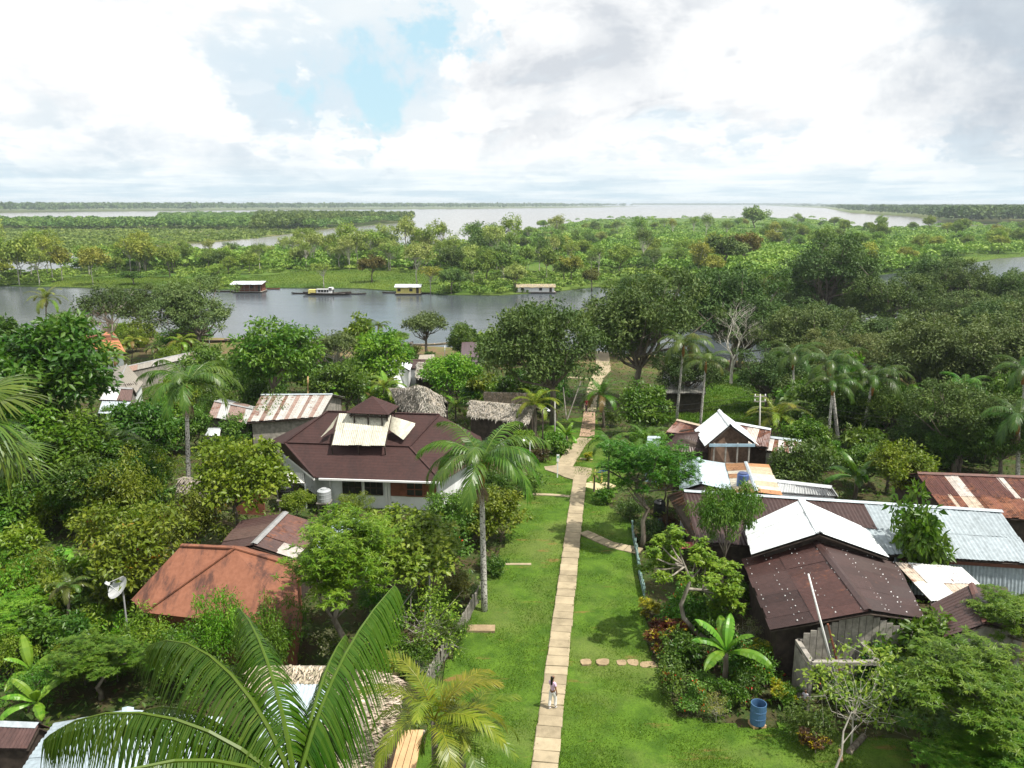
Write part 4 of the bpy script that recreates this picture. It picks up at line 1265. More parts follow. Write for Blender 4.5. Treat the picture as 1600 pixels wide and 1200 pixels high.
    ridge_house('striped_roof_house', 'low house with orange rust and cream striped roof carrying a blue barrel', W(1165, 724, 4.2), W(1182, 770, 4.2), W(1134, 725, 3.4), W(1147, 773, 3.4), W(1200, 726, 3.4), W(1222, 775, 3.4),
                wall=WALL_WHITE, nx=8, ny=1, cl=c_mix((0.46, 0.36, 0.25, 0.15), (0.40, 0.20, 0.09, 0.25), (0.58, 0.52, 0.42, 0.05)), cap=SILVER, ribs=3, seed=14)
    b = W(1160, 757, 3.75)
    t = root('blue_barrel', b, 'blue plastic barrel standing on the rust striped roof', 'barrel')
    MB().lathe(b - Vector((0, 0, 0.15)), [(0.36, 0), (0.38, .05), (0.38, .3), (.40, .33), (.38, .36), (0.38, 0.85), (0.33, 0.92)], 18).build('body', PLASTIC, t, (0.055, 0.10, 0.26))
    MB().lathe(b + Vector((0, 0, 0.78)), [(0.3, 0), (0.3, 0.05), (0.05, 0.09)], 16).build('lid', PLASTIC, t, (0.05, 0.07, 0.16))

    # F: brown hip house, white gabled balcony house, rusty roofs behind
    ridge_house('brown_gable_house', 'low dark brown house roof joined to the white gabled balcony house', W(1055, 680, 4.4), W(1092, 677, 4.4), W(1030, 704, 3.3), W(1122, 707, 3.3), wall=WOOD_DARK, nx=5, ny=1,
                cl=c_of(BROWN, 0.08), cap=BROWN, ribs=5, seed=15)
    a = W(1065, 709, 2.9); b = W(1120, 711, 2.9)
    o = root('white_eave_board', (a.x, a.y, float(ground(a.x, a.y))), 'white sheet skirting roof under the eave of the low brown house', 'awning')
    rr = MB().slab([a + Vector((0, 0.7, .25)), b + Vector((0, .7, .25)), b, a], 0.04).build('roof', WOOD_DARK, o)
    sheets(rr, a + Vector((0, 0.7, .25)), b + Vector((0, .7, .25)), b, a, 4, 1, c_of((0.66, 0.70, 0.72, 0.05), 0.05, 0), 2)
    for p in (a, b): MB().bar((p.x, p.y, p.z - 3.3), (p.x, p.y, p.z - .05), 0.1).build('post', WOOD_DARK, o)
    R2 = W(1141, 665, 5.6); R1 = R2 + Vector((0.3, 4.5, 0))
    L2 = W(1102, 698, 4.2); Q2 = W(1185, 697, 4.2)
    L1 = L2 + Vector((0.2, 4.5, 0)); Q1 = Q2 + Vector((0.2, 4.5, 0))
    o, rf = ridge_house('balcony_house', 'two storey wooden house with white gable roof and open balcony', R1, R2, L1, L2, Q1, Q2, wall=WOOD_BROWN, nx=4, ny=1, cl=c_of(WHITEM, 0.03, 0), cap=WHITEM, inset=0.3, seed=16)
    g0 = float(ground(R2.x, R2.y)) + 0.2
    simple_wood = WOOD_PALE
    xa, xb, yf = L2.x + 0.7, Q2.x - 0.7, min(L2.y, Q2.y) + 0.12
    for x in np.linspace(xa, xb, 4):
        MB().bar((x, yf, g0 - .3), (x, yf, L2.z + 0.25), 0.11).build('balcony_post', WOOD_GREY, o)
    MB().bar((xa, yf, g0 + 1.75), (xb, yf, g0 + 1.75), 0.14, 0.14).build('balcony_floor', WALL_WHITE, o)
    MB().bar((xa, yf, g0 + 2.65), (xb, yf, g0 + 2.65), 0.09).build('balcony_rail', WOOD_GREY, o)
    for k, x in enumerate(np.arange(xa + 0.15, xb - 0.1, 0.28)):
        MB().box((x, yf - 0.02, g0 + 2.2), (0.24, 0.03, 0.74)).build('balcony_board', simple_wood if 3 < k < 11 else WOOD_BROWN, o)
    MB().bar((L2.x + .3, yf - 0.08, L2.z + .1), (Q2.x - .3, yf - .08, L2.z + .1), 0.06, 0.22).build('tie_board', WALL_BLUE, o)
    ridge_house('rusty_roof_house', 'low rusted red roof with pale ridge behind the dark brown house', W(1058, 657, 4.0), W(1095, 666, 4.0), W(1040, 676, 3.2), W(1085, 680, 3.2), wall=WOOD_DARK, nx=5, ny=1, cl=c_of((0.16, 0.07, 0.05, 0.4)), cap=(0.45, 0.36, 0.27, 0.1), seed=17)
    ridge_house('rusty_roof_house', 'rusted roof with white patches behind the right slope of the white gable', W(1150, 662, 4.4), W(1205, 672, 4.4), W(1135, 690, 3.3), W(1200, 700, 3.3), wall=WOOD_DARK, nx=6, ny=1, cl=c_mix((0.13, 0.06, 0.05, 0.4), (0.42, 0.36, 0.31, 0.2)), cap=WHITEM, seed=18)
    ridge_house('striped_roof_house', 'rust and white striped roof behind the power pole and coconut palm', W(1196, 683, 3.8), W(1252, 690, 3.8), W(1186, 703, 3.0), W(1262, 712, 3.0), wall=WOOD_GREY, nx=8, ny=1,
                cl=lambda i, j, r: jig((0.55, 0.52, 0.49, 0.15) if i % 2 else (0.20, 0.10, 0.07, 0.4), r), cap=SILVER, seed=19)
    ridge_house('silver_roof_house', 'pale corrugated roof showing beneath the dark round tree beyond the long shed', W(1212, 752, 3.4), W(1300, 762, 3.4), W(1205, 768, 2.8), W(1310, 776, 2.8), wall=WALL_WHITE, nx=6, ny=1, cl=c_of((0.6, 0.62, 0.62, 0.1)), cap=WHITEM, seed=20)
    ridge_house('pale_roof_house', 'small pale blue roof end beside the slender palms at the lawn', W(1012, 684, 3.6), W(1032, 684, 3.6), W(1008, 700, 2.9), W(1032, 701, 2.9), wall=WALL_BLUE, nx=2, ny=1, cl=c_of(PALEBLUE, 0.04, 0), cap=PALEBLUE, seed=21)
    # G: grey raised house under the big trees
    ridge_house('grey_stilt_house', 'grey roofed wooden house under the great olive trees by the river', W(1035, 592, 3.4), W(1100, 592, 3.4), W(1032, 615, 2.5), W(1103, 615, 2.5), wall=WOOD_DARK, nx=6, ny=1,
                cl=c_of((0.20, 0.20, 0.18, 0.15)), cap=GREYM, seed=22)
    ridge_house('white_waterside_house', 'small white walled house half hidden by trees at the water', W(1085, 563, 3.2), W(1100, 563, 3.2), W(1082, 572, 2.5), W(1102, 572, 2.5), wall=WALL_WHITE, nx=2, ny=1, cl=c_of((0.55, 0.5, 0.47, 0.2)), cap=GREYM, seed=23)
right_houses()

# --- left side
def thatch(name, A, B, C, D, roof, seed=0, n=2600, L=0.42, col=(0.34, 0.285, 0.22)):
    """a shaggy thatch of dry leaf strips on one slope"""
    A, B, C, D = [np.array(tuple(p)) for p in (A, B, C, D)]
    rng = np.random.default_rng(seed)
    u = rng.uniform(0, 1, n)[:, None]; v = rng.uniform(0, 1, n)[:, None]
    P = (A * (1 - u) + B * u) * (1 - v) + (D * (1 - u) + C * u) * v
    nn = np.cross(B - A, D - A); nn /= np.linalg.norm(nn)
    if nn[2] < 0: nn = -nn
    dn = (D - A) / np.linalg.norm(D - A)
    Dr = dn + rng.normal(size=(n, 3)) * 0.30
    V, F = leaf_faces(P + nn * rng.uniform(0.02, 0.12, (n, 1)), Dr + nn * 0.10, nn[None] + rng.normal(size=(n, 3)) * 0.35, L * rng.uniform(0.6, 1.2, n), 0.085 * rng.uniform(0.6, 1.4, n))
    org = np.array(ORG.get(roof.name, Vector()))
    o = link(name, mesh_of(name, V - org, F, THATCH_LEAF, attr=np.repeat(rng.uniform(0.05, 0.95, n), 2)), roof, col)
    tag(o, kind='stuff')
    return o

THATCH_LEAF = foliage('thatch_leaf', 0.85, 0.05, warm=(1.0, 1.0, 1.0))

def left_houses():
    # H: orange-brown hipped roof
    V1, V2 = W(283, 853, 5.0), W(366, 857, 5.0)
    V3, V4 = W(225, 957, 2.8), W(205, 937, 3.0)
    V5, V6 = W(462, 886, 3.4), W(470, 985, 2.4)
    M3 = W(335, 905, 3.9)
    bk = Vector((V1.x + 2.0, V1.y + 5.0, 2.8)); bk2 = Vector((V5.x + 0.3, V5.y + 1.5, 2.8)); lb = Vector((V4.x - 0.3, V4.y + 3.2, 2.8))
    c = (V3 + V6 + bk + bk2) / 4
    o = root('orange_roof_house', (c.x, c.y, 0), 'house with large stained orange-brown hipped roof beside the satellite dish', 'house')
    FLOORED.append((c.x, c.y, 6.5))
    mb = MB()
    for f in ([V1, V2, V3], [V1, V3, V4], [V2, V5, V6], [V2, V6, V3], [V1, V4, lb], [V1, lb, bk], [V2, V1, bk], [V2, bk, bk2], [V2, bk2, V5]):
        mb.slab(f, 0.09)
    rf = mb.build('roof', ROOF_ORANGE, o)
    cp = MB(); up = Vector((0, 0, 0.05))
    for a, b in ((V1, V2), (V2, V3), (V2, V5)): cp.bar(a + up, b + up, 0.24, 0.07)
    cp.build('ridge_caps', ROOF_ORANGE, rf)
    ring = [V3 + Vector((.7, .5, 0)), V6 + Vector((-.5, .6, 0)), bk2 + Vector((-.4, -.4, 0)), bk + Vector((0, -.6, 0)), lb + Vector((.6, -.3, 0)), V4 + Vector((.7, .2, 0))]
    z = [2.5, 2.2, 2.7, 2.6, 2.6, 2.6]
    V = [Vector((p.x, p.y, -0.3)) for p in ring] + [Vector((p.x, p.y, q)) for p, q in zip(ring, z)]
    part('wall', V, [(i, (i + 1) % 6, 6 + (i + 1) % 6, 6 + i) for i in range(6)] + [tuple(range(6, 12))], simple('brick_red_wall', (0.26, 0.10, 0.06), 0.85, 0.2, 2, 0.2, world=True), o)
    # satellite dish
    c = W(186, 919, 3.0)
    d = root('satellite_dish', (c.x, c.y, 0), 'grey round satellite dish on a post beside the orange roof', 'satellite dish')
    face = Vector((-0.45, -0.55, 0.70)).normalized()
    s = face.orthogonal().normalized(); u = face.cross(s)
    mb = MB(); rr = 0.60; V = []; F = []
    rings, seg = 5, 22
    for i in range(rings + 1):
        r = rr * i / rings
        for k in range(seg):
            a = 2 * math.pi * k / seg
            V.append(c + s * (r * math.cos(a)) + u * (r * math.sin(a)) + face * (0.16 * (r / rr) ** 2 - 0.05))
    for i in range(rings):
        for k in range(seg):
            F.append((i * seg + k, i * seg + (k + 1) % seg, (i + 1) * seg + (k + 1) % seg, (i + 1) * seg + k))
    part('reflector', V, F, STEEL, d, smooth=True)
    lnb = c + face * 0.75 + Vector((0, 0, -0.05))
    MB().bar(lnb - face * 0.10, lnb + face * 0.10, 0.14).build('receiver', PAINT_WHITE, d)
    mb = MB()
    for a in (0.3, 2.4, 4.5):
        e = c + s * (rr * math.cos(a)) + u * (rr * math.sin(a)) + face * 0.1
        mb.bar(e, lnb, 0.025)
    mb.build('struts', STEEL, d)
    MB().tube([(c.x + .12, c.y + .12, -0.2), (c.x + .12, c.y + .12, 2.75), c - face * 0.05], [0.045, 0.045, 0.04], 8).build('post', STEEL, d)
    # I: rusty patched roof
    def ci(i, j, r):
        if i == 2 and j > 0: return jig((0.44, 0.40, 0.37, 0.32), r)
        return jig(r.choice([(0.10, 0.05, 0.042, 0.35), (0.085, 0.048, 0.042, 0.3), (0.13, 0.06, 0.045, 0.4)]), r, 0.18)
    ridge_house('patched_roof_house', 'small house with dark rusty patched sheet roof and one pale orange sheet', W(446, 803, 4.0), W(396, 853, 4.0), W(378, 813, 3.0), W(338, 862, 3.0), W(510, 822, 3.0), W(462, 874, 3.0),
                wall=WOOD_DARK, nx=3, ny=2, cl=c_mix((0.075, 0.042, 0.038, 0.25), (0.10, 0.06, 0.05, 0.25)), cr=ci, cap=(0.24, 0.24, 0.24, 0.15), ribs=6, seed=31)
    a, b, c, dd = W(540, 808, 2.9), W(575, 815, 2.9), W(500, 868, 2.3), W(467, 862, 2.3)
    o = root('blue_sheet_roof', ((a.x + c.x) / 2, (a.y + c.y) / 2, 0), 'narrow pale blue sheet roof between the patched roof and the light green tree', 'shed')
    rr = MB().slab([a, b, c, dd], 0.05).build('roof', WOOD_DARK, o)
    sheets(rr, a, dd, c, b, 5, 1, c_of(PALEBLUE, 0.06, 0.0), 33, lift=0.04)
    for p in (a, b, c, dd): MB().bar((p.x, p.y, -.2), (p.x, p.y, p.z - .05), 0.1).build('post', WOOD_DARK, o)
    # K: thatch and tin at the bottom edge
    a, b, c, dd = W(395, 1040, 3.4), W(515, 1040, 3.4), W(520, 1078, 2.9), W(385, 1075, 2.9)
    c0 = (a + b + c + dd) / 4
    o = root('thatched_house', (c0.x, c0.y, 0), 'shaggy grey thatched roof under the foreground coconut palm fronds', 'house')
    FLOORED.append((c0.x, c0.y - 1, 5.0))
    T1, T2 = W(592, 1052, 3.5), W(535, 1225, 3.5)
    E1, E2 = W(624, 1066, 2.8), W(580, 1225, 2.8)
    K1, K2 = W(545, 1062, 3.0), W(490, 1225, 3.0)
    rf = MB().slab([a, b, c, dd], 0.06).slab([T1, T2, E2, E1], 0.06).slab([T1, T2, K2, K1], 0.06).slab([b, T1, K1, c], 0.06).build('roof', THATCH_GREY, o)
    for (p, q, r_, s_), n in (((a, b, c, dd), 1500), ((T1, T2, E2, E1), 2600), ((T1, T2, K2, K1), 2600), ((b, T1, K1, c), 700)):
        thatch('thatch', p, q, r_, s_, rf, n, n)
    V = [Vector((p.x, p.y, -0.3)) for p in (dd, c, K2, E2, E1, b, a)] + [Vector((p.x, p.y, 2.55)) for p in (dd, c, K2, E2, E1, b, a)]
    part('wall', V, [(i, (i + 1) % 7, 7 + (i + 1) % 7, 7 + i) for i in range(7)], WOOD_DARK, o)
    a, b, c, dd = W(420, 1074, 3.05), W(520, 1072, 3.05), W(478, 1225, 2.6), W(388, 1225, 2.6)
    o = root('tin_roof', ((a.x + c.x) / 2, (a.y + c.y) / 2, 0), 'pale blue tin roof enclosed by the thatch under the coconut palm', 'roof')
    rr = MB().slab([a, b, c, dd], 0.04).build('deck', WOOD_DARK, o)
    sheets(rr, a, b, c, dd, 4, 3, c_of((0.38, 0.45, 0.50, 0.0), 0.04, 0.0), 35, lift=0.04)
    R1, R2 = W(88, 1128, 3.6), W(20, 1225, 3.6)
    ridge_house('tin_roof_house', 'bright pale tin roof at the lower left under palm fronds', W(200, 1112, 4.0), W(185, 1240, 4.0), W(86, 1130, 3.2), W(10, 1240, 3.2), W(345, 1122, 3.2), W(370, 1240, 3.2), wall=WALL_WHITE, nx=4, ny=3,
                cl=c_of((0.30, 0.36, 0.40, 0.0), 0.05, 0.0), cr=c_of((0.40, 0.47, 0.52, 0.0), 0.04, 0), cap=PALEBLUE, seed=36)
    ridge_house('brown_roof_shed', 'small brown sheet roof with white edge at the lower left corner', W(-40, 1130, 2.9), W(62, 1134, 2.9), W(-70, 1168, 2.3), W(44, 1170, 2.3), wall=WOOD_DARK, nx=4, ny=1, cl=c_of((0.10, 0.055, 0.05, 0.1)), cap=SILVER, seed=37)
    # plank deck
    a, b, c, dd = W(604, 1141, 0.55), W(662, 1140, 0.55), W(645, 1225, 0.55), W(560, 1225, 0.55)
    o = root('plank_deck', ((a.x + c.x) / 2, (a.y + c.y) / 2, 0), 'pale new wooden plank deck beside the young coconut palm', 'deck')
    n = 7
    for k in range(n):
        u0, u1 = k / n + 0.008, (k + 1) / n - 0.008
        MB().slab([a.lerp(b, u0), a.lerp(b, u1), dd.lerp(c, u1), dd.lerp(c, u0)], 0.05).build('plank', WOOD_PALE, o)
    for p in (a, b, c, dd): MB().bar((p.x, p.y, -.2), (p.x, p.y, p.z - .055), 0.1).build('post', WOOD_GREY, o)

    # L: houses further down
    def stripes(i, j, r):
        return jig((0.40, 0.385, 0.36, 0.30) if i % 3 else (0.26, 0.18, 0.15, 0.36), r, 0.15)
    ridge_house('striped_roof_house', 'broad low house with white and rust striped sheet roof behind the brown hipped house', W(408, 618, 4.6), W(520, 617, 4.6), W(385, 660, 3.2), W(500, 652, 3.2), wall=WOOD_GREY, nx=18, ny=1, cl=stripes, cap=SILVER, ribs=3, seed=38)
    ridge_house('white_roof_shed', 'small white and brown sheet roofs half hidden left of the rust striped house', W(335, 628, 3.6), W(395, 640, 3.6), W(325, 652, 2.9), W(390, 663, 2.9), wall=WOOD_GREY, nx=5, ny=1, cl=c_mix((0.42, 0.42, 0.41, 0.2), (0.26, 0.18, 0.15, 0.3)), cap=GREYM, seed=39)
    ridge_house('white_roof_shed', 'white sheet roof scrap under the bare shrub left of the hipped house', W(326, 671, 2.4), W(345, 671, 2.4), W(320, 680, 1.9), W(343, 682, 1.9), wall=WOOD_GREY, nx=2, ny=1, cl=c_of(WHITEM, 0.04, 0.02), cap=WHITEM, seed=40)
    ridge_house('brown_roof_house', 'brown roofed house with white lower sheets beyond the glossy dark tree', W(168, 606, 4.2), W(208, 608, 4.2), W(155, 625, 3.2), W(205, 627, 3.2), wall=WOOD_GREY, nx=4, ny=1, cl=c_mix((0.12, 0.07, 0.06, 0.2), (0.5, 0.5, 0.5, 0.1)), cap=GREYM, seed=41)
    a, b, c, dd = W(160, 626, 3.1), W(206, 628, 3.1), W(186, 649, 2.5), W(153, 646, 2.5)
    o = root('white_awning', ((a.x + c.x) / 2, (a.y + c.y) / 2, float(ground(a.x, a.y))), 'bright white sloping sheet awning in front of the brown roofed house', 'awning')
    rr = MB().slab([a, b, c, dd], 0.04).build('roof', WOOD_DARK, o)
    sheets(rr, a, b, c, dd, 4, 1, c_of((0.42, 0.47, 0.52, 0), 0.04, 0), 3, lift=.04)
    for p in (c, dd): MB().bar((p.x, p.y, p.z - 2.9), (p.x, p.y, p.z - .05), 0.08).build('post', WOOD_DARK, o)
    ridge_house('grey_roof_shed', 'grey weathered shed roof beside a white wall near the left bank', W(198, 570, 4.0), W(185, 600, 4.0), W(178, 575, 3.0), W(176, 606, 3.0), wall=WALL_WHITE, nx=3, ny=1, cl=c_of((0.26, 0.23, 0.19, 0.15)), cap=GREYM, seed=42)
    ridge_house('long_pale_shed', 'long pale roofed walkway shed running towards the left river bank', W(190, 575, 3.2), W(312, 548, 3.2), W(188, 584, 2.6), W(314, 556, 2.6), wall=WOOD_GREY, nx=12, ny=1, cl=c_mix((0.24, 0.22, 0.19, 0.15), (0.28, 0.18, 0.14, 0.2), (0.32, 0.30, 0.28, 0.1)), cap=GREYM, seed=43)
    o, rf = ridge_house('terracotta_roof_house', 'house with terracotta orange tiled roof near the left river bank', W(126, 523, 4.8), W(182, 524, 4.8), W(100, 540, 3.4), W(196, 550, 3.4), wall=WALL_WHITE, nosheet=True, roofmat=ROOF_TERRA, th=0.12)
    R1, R2, L1, L2 = W(618, 604, 4.6), W(668, 604, 4.6), W(612, 628, 3.0), W(676, 640, 3.0)
    # curved thatch
    o = root('thatched_house', (W(650, 640).x, W(650, 640).y, float(ground(*W(650, 640).xy))), 'sagging grey palm-thatched roof just behind the brown cupola', 'house')
    pts = [(608, 606, 4.1), (634, 606, 4.5), (652, 601, 5.1), (664, 604, 5.0), (692, 620, 3.9)]
    bot = [(622, 634, 2.7), (642, 646, 2.5), (660, 650, 2.5), (676, 650, 2.6), (694, 648, 2.6)]
    tp = [W(*p) for p in pts]; bt = [W(*p) for p in bot]
    mb = MB()
    for i in range(4):
        mb.slab([tp[i], tp[i + 1], bt[i + 1]], 0.1); mb.slab([tp[i], bt[i + 1], bt[i]], 0.1)
        bk = [Vector((t.x + 0.2, t.y + 4.0, t.z - 1.8)) for t in tp]
        mb.slab([tp[i], tp[i + 1], bk[i + 1], bk[i]], 0.1)
    rf = mb.build('roof', THATCH_GREY, o)
    for i in range(4): thatch('thatch', tp[i], tp[i + 1], bt[i + 1], bt[i], rf, 50 + i, 420, 0.6, (0.27, 0.25, 0.215))
    g = float(ground(bt[0].x, bt[0].y))
    V = [Vector((p.x, p.y + .8, g - .3)) for p in (bt[0], bt[4])] + [Vector((bk[4].x, bk[4].y - .5, g - .3)), Vector((bk[0].x, bk[0].y - .5, g - .3))]
    V += [Vector((p.x, p.y, g + 2.3)) for p in V]
    part('wall', V, [(0, 1, 5, 4), (1, 2, 6, 5), (2, 3, 7, 6), (3, 0, 4, 7)], WOOD_DARK, o)
    def th_house(label, R1, R2, L1, L2, col, seed):
        o, rf = ridge_house('thatched_house', label, R1, R2, L1, L2, wall=WOOD_DARK, nosheet=True, roofmat=THATCH_GREY, th=0.12)
        thatch('thatch', R1, R2, L2, L1, rf, seed, 900, 0.55, col)
    th_house('grey thatched roof right of the sagging thatch, before the big dark tree', W(735, 625, 3.9), W(836, 634, 3.9), W(730, 650, 2.8), W(826, 662, 2.8), (0.25, 0.232, 0.20), 61)
    th_house('tan thatched roof with upright thatch edge behind the tall palm crown', W(756, 612, 4.0), W(826, 614, 4.0), W(757, 631, 2.9), W(828, 634, 2.9), (0.30, 0.24, 0.17), 62)
    th_house('pale grey thatched roof near the river beside the white triangular roof', W(652, 566, 3.6), W(680, 568, 3.6), W(648, 590, 2.5), W(682, 594, 2.5), (0.30, 0.285, 0.26), 63)
    for args in (('low dark red roof between trees at the river side left of the big bright shrub', (485, 560, 518, 561, 482, 573, 522, 574), BROWN, 44),
                 ('long low dark red roof along the brown river bank', (592, 562, 672, 563, 588, 575, 676, 577), BROWN, 45),
                 ('dark purple-brown roof behind the drooping palm near the river', (720, 559, 748, 560, 718, 588, 752, 590), (0.07, 0.035, 0.038, 0.1), 46)):
        l, q, colr, sd = args
        ridge_house('dark_roof_house', l, W(q[0], q[1], 3.8), W(q[2], q[3], 3.8), W(q[4], q[5], 2.8), W(q[6], q[7], 2.8), wall=WALL_BLUE if sd == 46 else WALL_WHITE, nx=6, ny=1, cl=c_of(colr, 0.1), cap=colr, ribs=3, seed=sd)
    R2 = W(617, 566, 3.9); 
    ridge_house('white_gable_shed', 'small white triangular gable roof before the dark red riverside roof', R2 + Vector((0, 3, 0)), R2, W(598, 578, 3.0) + Vector((0, 3, 0)), W(598, 580, 3.0), W(640, 577, 3.0) + Vector((0, 3, 0)), W(640, 579, 3.0), wall=WALL_WHITE, nx=3, ny=1, cl=c_of(WHITEM, 0.03, 0), cap=WHITEM, seed=47)
    th_house('dull brown thatch roof by the palm trunk between the garden trees', W(285, 745, 3.0), W(335, 752, 3.0), W(278, 765, 2.2), W(338, 770, 2.2), (0.24, 0.21, 0.18), 64)
    ridge_house('white_roof_shed', 'thin white roof edge glimpsed between leaves left of the hipped house', W(366, 741, 3.0), W(412, 741, 3.0), W(362, 752, 2.5), W(412, 753, 2.5), wall=WOOD_RED, nx=3, ny=1, cl=c_of(WHITEM, 0.04, 0), cap=WHITEM, seed=48)
left_houses()

# ------------------------------------------------------------------ paths
def slab_mesh(seed):
    r = random.Random(seed)
    w, l, h, b = 0.5, 0.5, 0.07, 0.02
    V = []
    for z, k in ((-h, 0.0), (-0.02, 0.0), (0.0, b)):
        for x, y in ((-w + k, -l + k), (w - k, -l + k), (w - k, l - k), (-w + k, l - k)):
            V.append((x + r.uniform(-.018, .018), y + r.uniform(-.012, .012), z))
    F = [(8, 9, 10, 11)]
    for q in (0, 4):
        F += [(q + i, q + (i + 1) % 4, q + 4 + (i + 1) % 4, q + 4 + i) for i in range(4)]
    return mesh_of('paving_slab', V, F, CONCRETE)
SLABS = [slab_mesh(i) for i in range(5)]

def ribbon(name, pts, widths, mat, lift=0.10):
    """strip laid along pts on the ground, with thickness"""
    pts = [Vector(p) for p in pts]
    dense = []; ws = []
    for i in range(len(pts) - 1):
        m = max(2, int((pts[i + 1] - pts[i]).length / 0.8))
        for k in range(m):
            t = k / m
            dense.append(pts[i].lerp(pts[i + 1], t)); ws.append(widths[i] * (1 - t) + widths[i + 1] * t)
    dense.append(pts[-1]); ws.append(widths[-1])
    V = []; F = []
    for i, p in enumerate(dense):
        d = dense[min(i + 1, len(dense) - 1)] - dense[max(i - 1, 0)]
        s = Vector((d.y, -d.x, 0)).normalized() * ws[i] / 2
        for q in (-s, s):
            a = p + q; z = float(ground(a.x, a.y)) + lift + 0.03
            V += [(a.x, a.y, z), (a.x, a.y, z - 0.2)]
    for i in range(len(dense) - 1):
        b = 4 * i
        F += [(b, b + 2, b + 6, b + 4), (b, b + 4, b + 5, b + 1), (b + 2, b + 3, b + 7, b + 6)]
    return tag(link(name, mesh_of(name, V, F, mat)), kind='structure')

def lay_slabs(owner, p, q, w, pitch, seed, gapy=0.04):
    d = (q - p); L = d.length; d.normalize()
    ang = math.atan2(d.y, d.x) - math.pi / 2
    r = random.Random(seed); s = 0.0; k = 0
    while s < L:
        l = pitch * r.uniform(0.8, 1.15)
        c = p + d * (s + l / 2)
        o = link('paving_slab', SLABS[k % 5], owner)
        o.location = (c.x + r.uniform(-.012, .012), c.y, float(ground(c.x, c.y)) + 0.17 + r.uniform(-0.012, 0.012))
        o.rotation_euler = (r.uniform(-.012, .012), r.uniform(-.012, .012), ang + r.uniform(-.008, .008))
        o.scale = (w * r.uniform(0.98, 1.03), l - gapy, 1)
        s += l; k += 1

walk = ribbon('footpath', [W(846, 1240), W(906, 748)], [0.96, 0.96], simple('path_bed', (0.12, 0.10, 0.06), 0.95, 0.3, 2, 0.1, world=True), 0.055)
lay_slabs(walk, W(846, 1240), W(906, 750), 1.06, 0.80, 4)
side = ribbon('side_path', [W(912, 834), W(950, 852), W(978, 862), W(1000, 862)], [0.7, 0.7, 0.75, 0.8], MAT['path_bed'], 0.05)
lay_slabs(side, W(911, 834), W(952, 853), 0.85, 0.55, 6)
lay_slabs(side, W(953, 854), W(1000, 864), 0.95, 0.6, 7)
# junction apron and the paths beyond
def apron(name, pxs, lift=0.13):
    P = [W(x, y) for x, y in pxs]
    P = [Vector((p.x, p.y, float(ground(p.x, p.y)) + lift)) for p in P]
    k = len(P)
    V = P + [p - Vector((0, 0, 0.25)) for p in P]
    F = [tuple(range(k))] + [(i, k + i, k + (i + 1) % k, (i + 1) % k) for i in range(k)]
    return tag(link(name, mesh_of(name, V, F, CONCRETE)), kind='structure')
apron('path_junction', [(898, 752), (916, 752), (922, 746), (926, 740), (924, 734), (905, 731), (886, 731), (868, 729), (850, 731), (852, 736), (868, 741), (884, 748)])
ribbon('footpath', [W(880, 732), W(893, 712), W(903, 697), W(915, 686)], [1.5, 1.5, 1.4, 1.3], CONCRETE)
ribbon('footpath', [W(917, 684), W(920, 660), W(921, 645)], [1.5, 1.4, 1.3], simple('worn_path', (0.34, 0.23, 0.16), 0.9, 0.18, 1.2, 0.2, world=True))
ribbon('river_steps', [W(921, 644), W(926, 610), W(934, 590), (15.0, 128, 0), (17.0, 150, 0)], [1.5, 1.6, 1.9, 2.3, 2.6], CONCRETE)
ribbon('landing_path', [W(876, 590), W(900, 591), W(922, 593)], [1.1, 1.1, 1.1], CONCRETE)
ribbon('cross_path', [W(828, 774), W(860, 775), W(893, 778)], [0.35, 0.4, 0.4], CONCRETE)
ribbon('cross_path', [W(790, 884), W(830, 884)], [0.25, 0.25], CONCRETE)
ribbon('cross_path', [W(906, 718), W(926, 720)], [0.3, 0.3], CONCRETE)
ribbon('playground_sand', [W(915, 757), W(935, 763), W(955, 758)], [1.3, 1.6, 1.2], simple('sand', (0.48, 0.40, 0.24), 0.95, 0.15, 2, 0.1, world=True), 0.09)
for k, (x, y, w, h) in enumerate([(915, 1037, 17, 9), (942, 1037, 22, 10), (971, 1038, 14, 7), (989, 1038, 19, 12), (1013, 1041, 30, 9)]):
    p = W(x, y); rr = random.Random(k)
    pts = []
    a_, b_ = w / 2 * zcam(p) / FPX, 0.27 + 0.02 * (k == 3)
    for i in range(9):
        a = 2 * math.pi * i / 9
        j = rr.uniform(0.85, 1.15)
        pts.append((p.x + a_ * j * math.copysign(abs(math.cos(a)) ** 0.7, math.cos(a)), p.y + b_ * j * math.copysign(abs(math.sin(a)) ** 0.7, math.sin(a)), p.z + 0.12))
    mb = MB().slab(pts, 0.1)
    words = ['rounded first stepping stone nearest the main path', 'wide second stepping stone from the main path', 'small middle stepping stone of the row of five', 'largest thickest stepping stone, fourth from the main path', 'long flat last stepping stone against the flower bed'][k]
    tag(mb.build('stepping_stone', STONE), words, 'stepping stone', 'stepping stones across the lawn')

# plank lid at the picket fence
c = W(752, 986)
o = root('concrete_slab', c, 'flat tan slab on the grass at the foot of the picket fence', 'slab')
MB().box((c.x, c.y, c.z + 0.14), (1.45, 0.62, 0.12), -0.02).build('top', STONE, o)
MB().box((c.x, c.y, c.z + 0.02), (1.3, 0.5, 0.14), -0.02).build('base', WOOD_GREY, o)

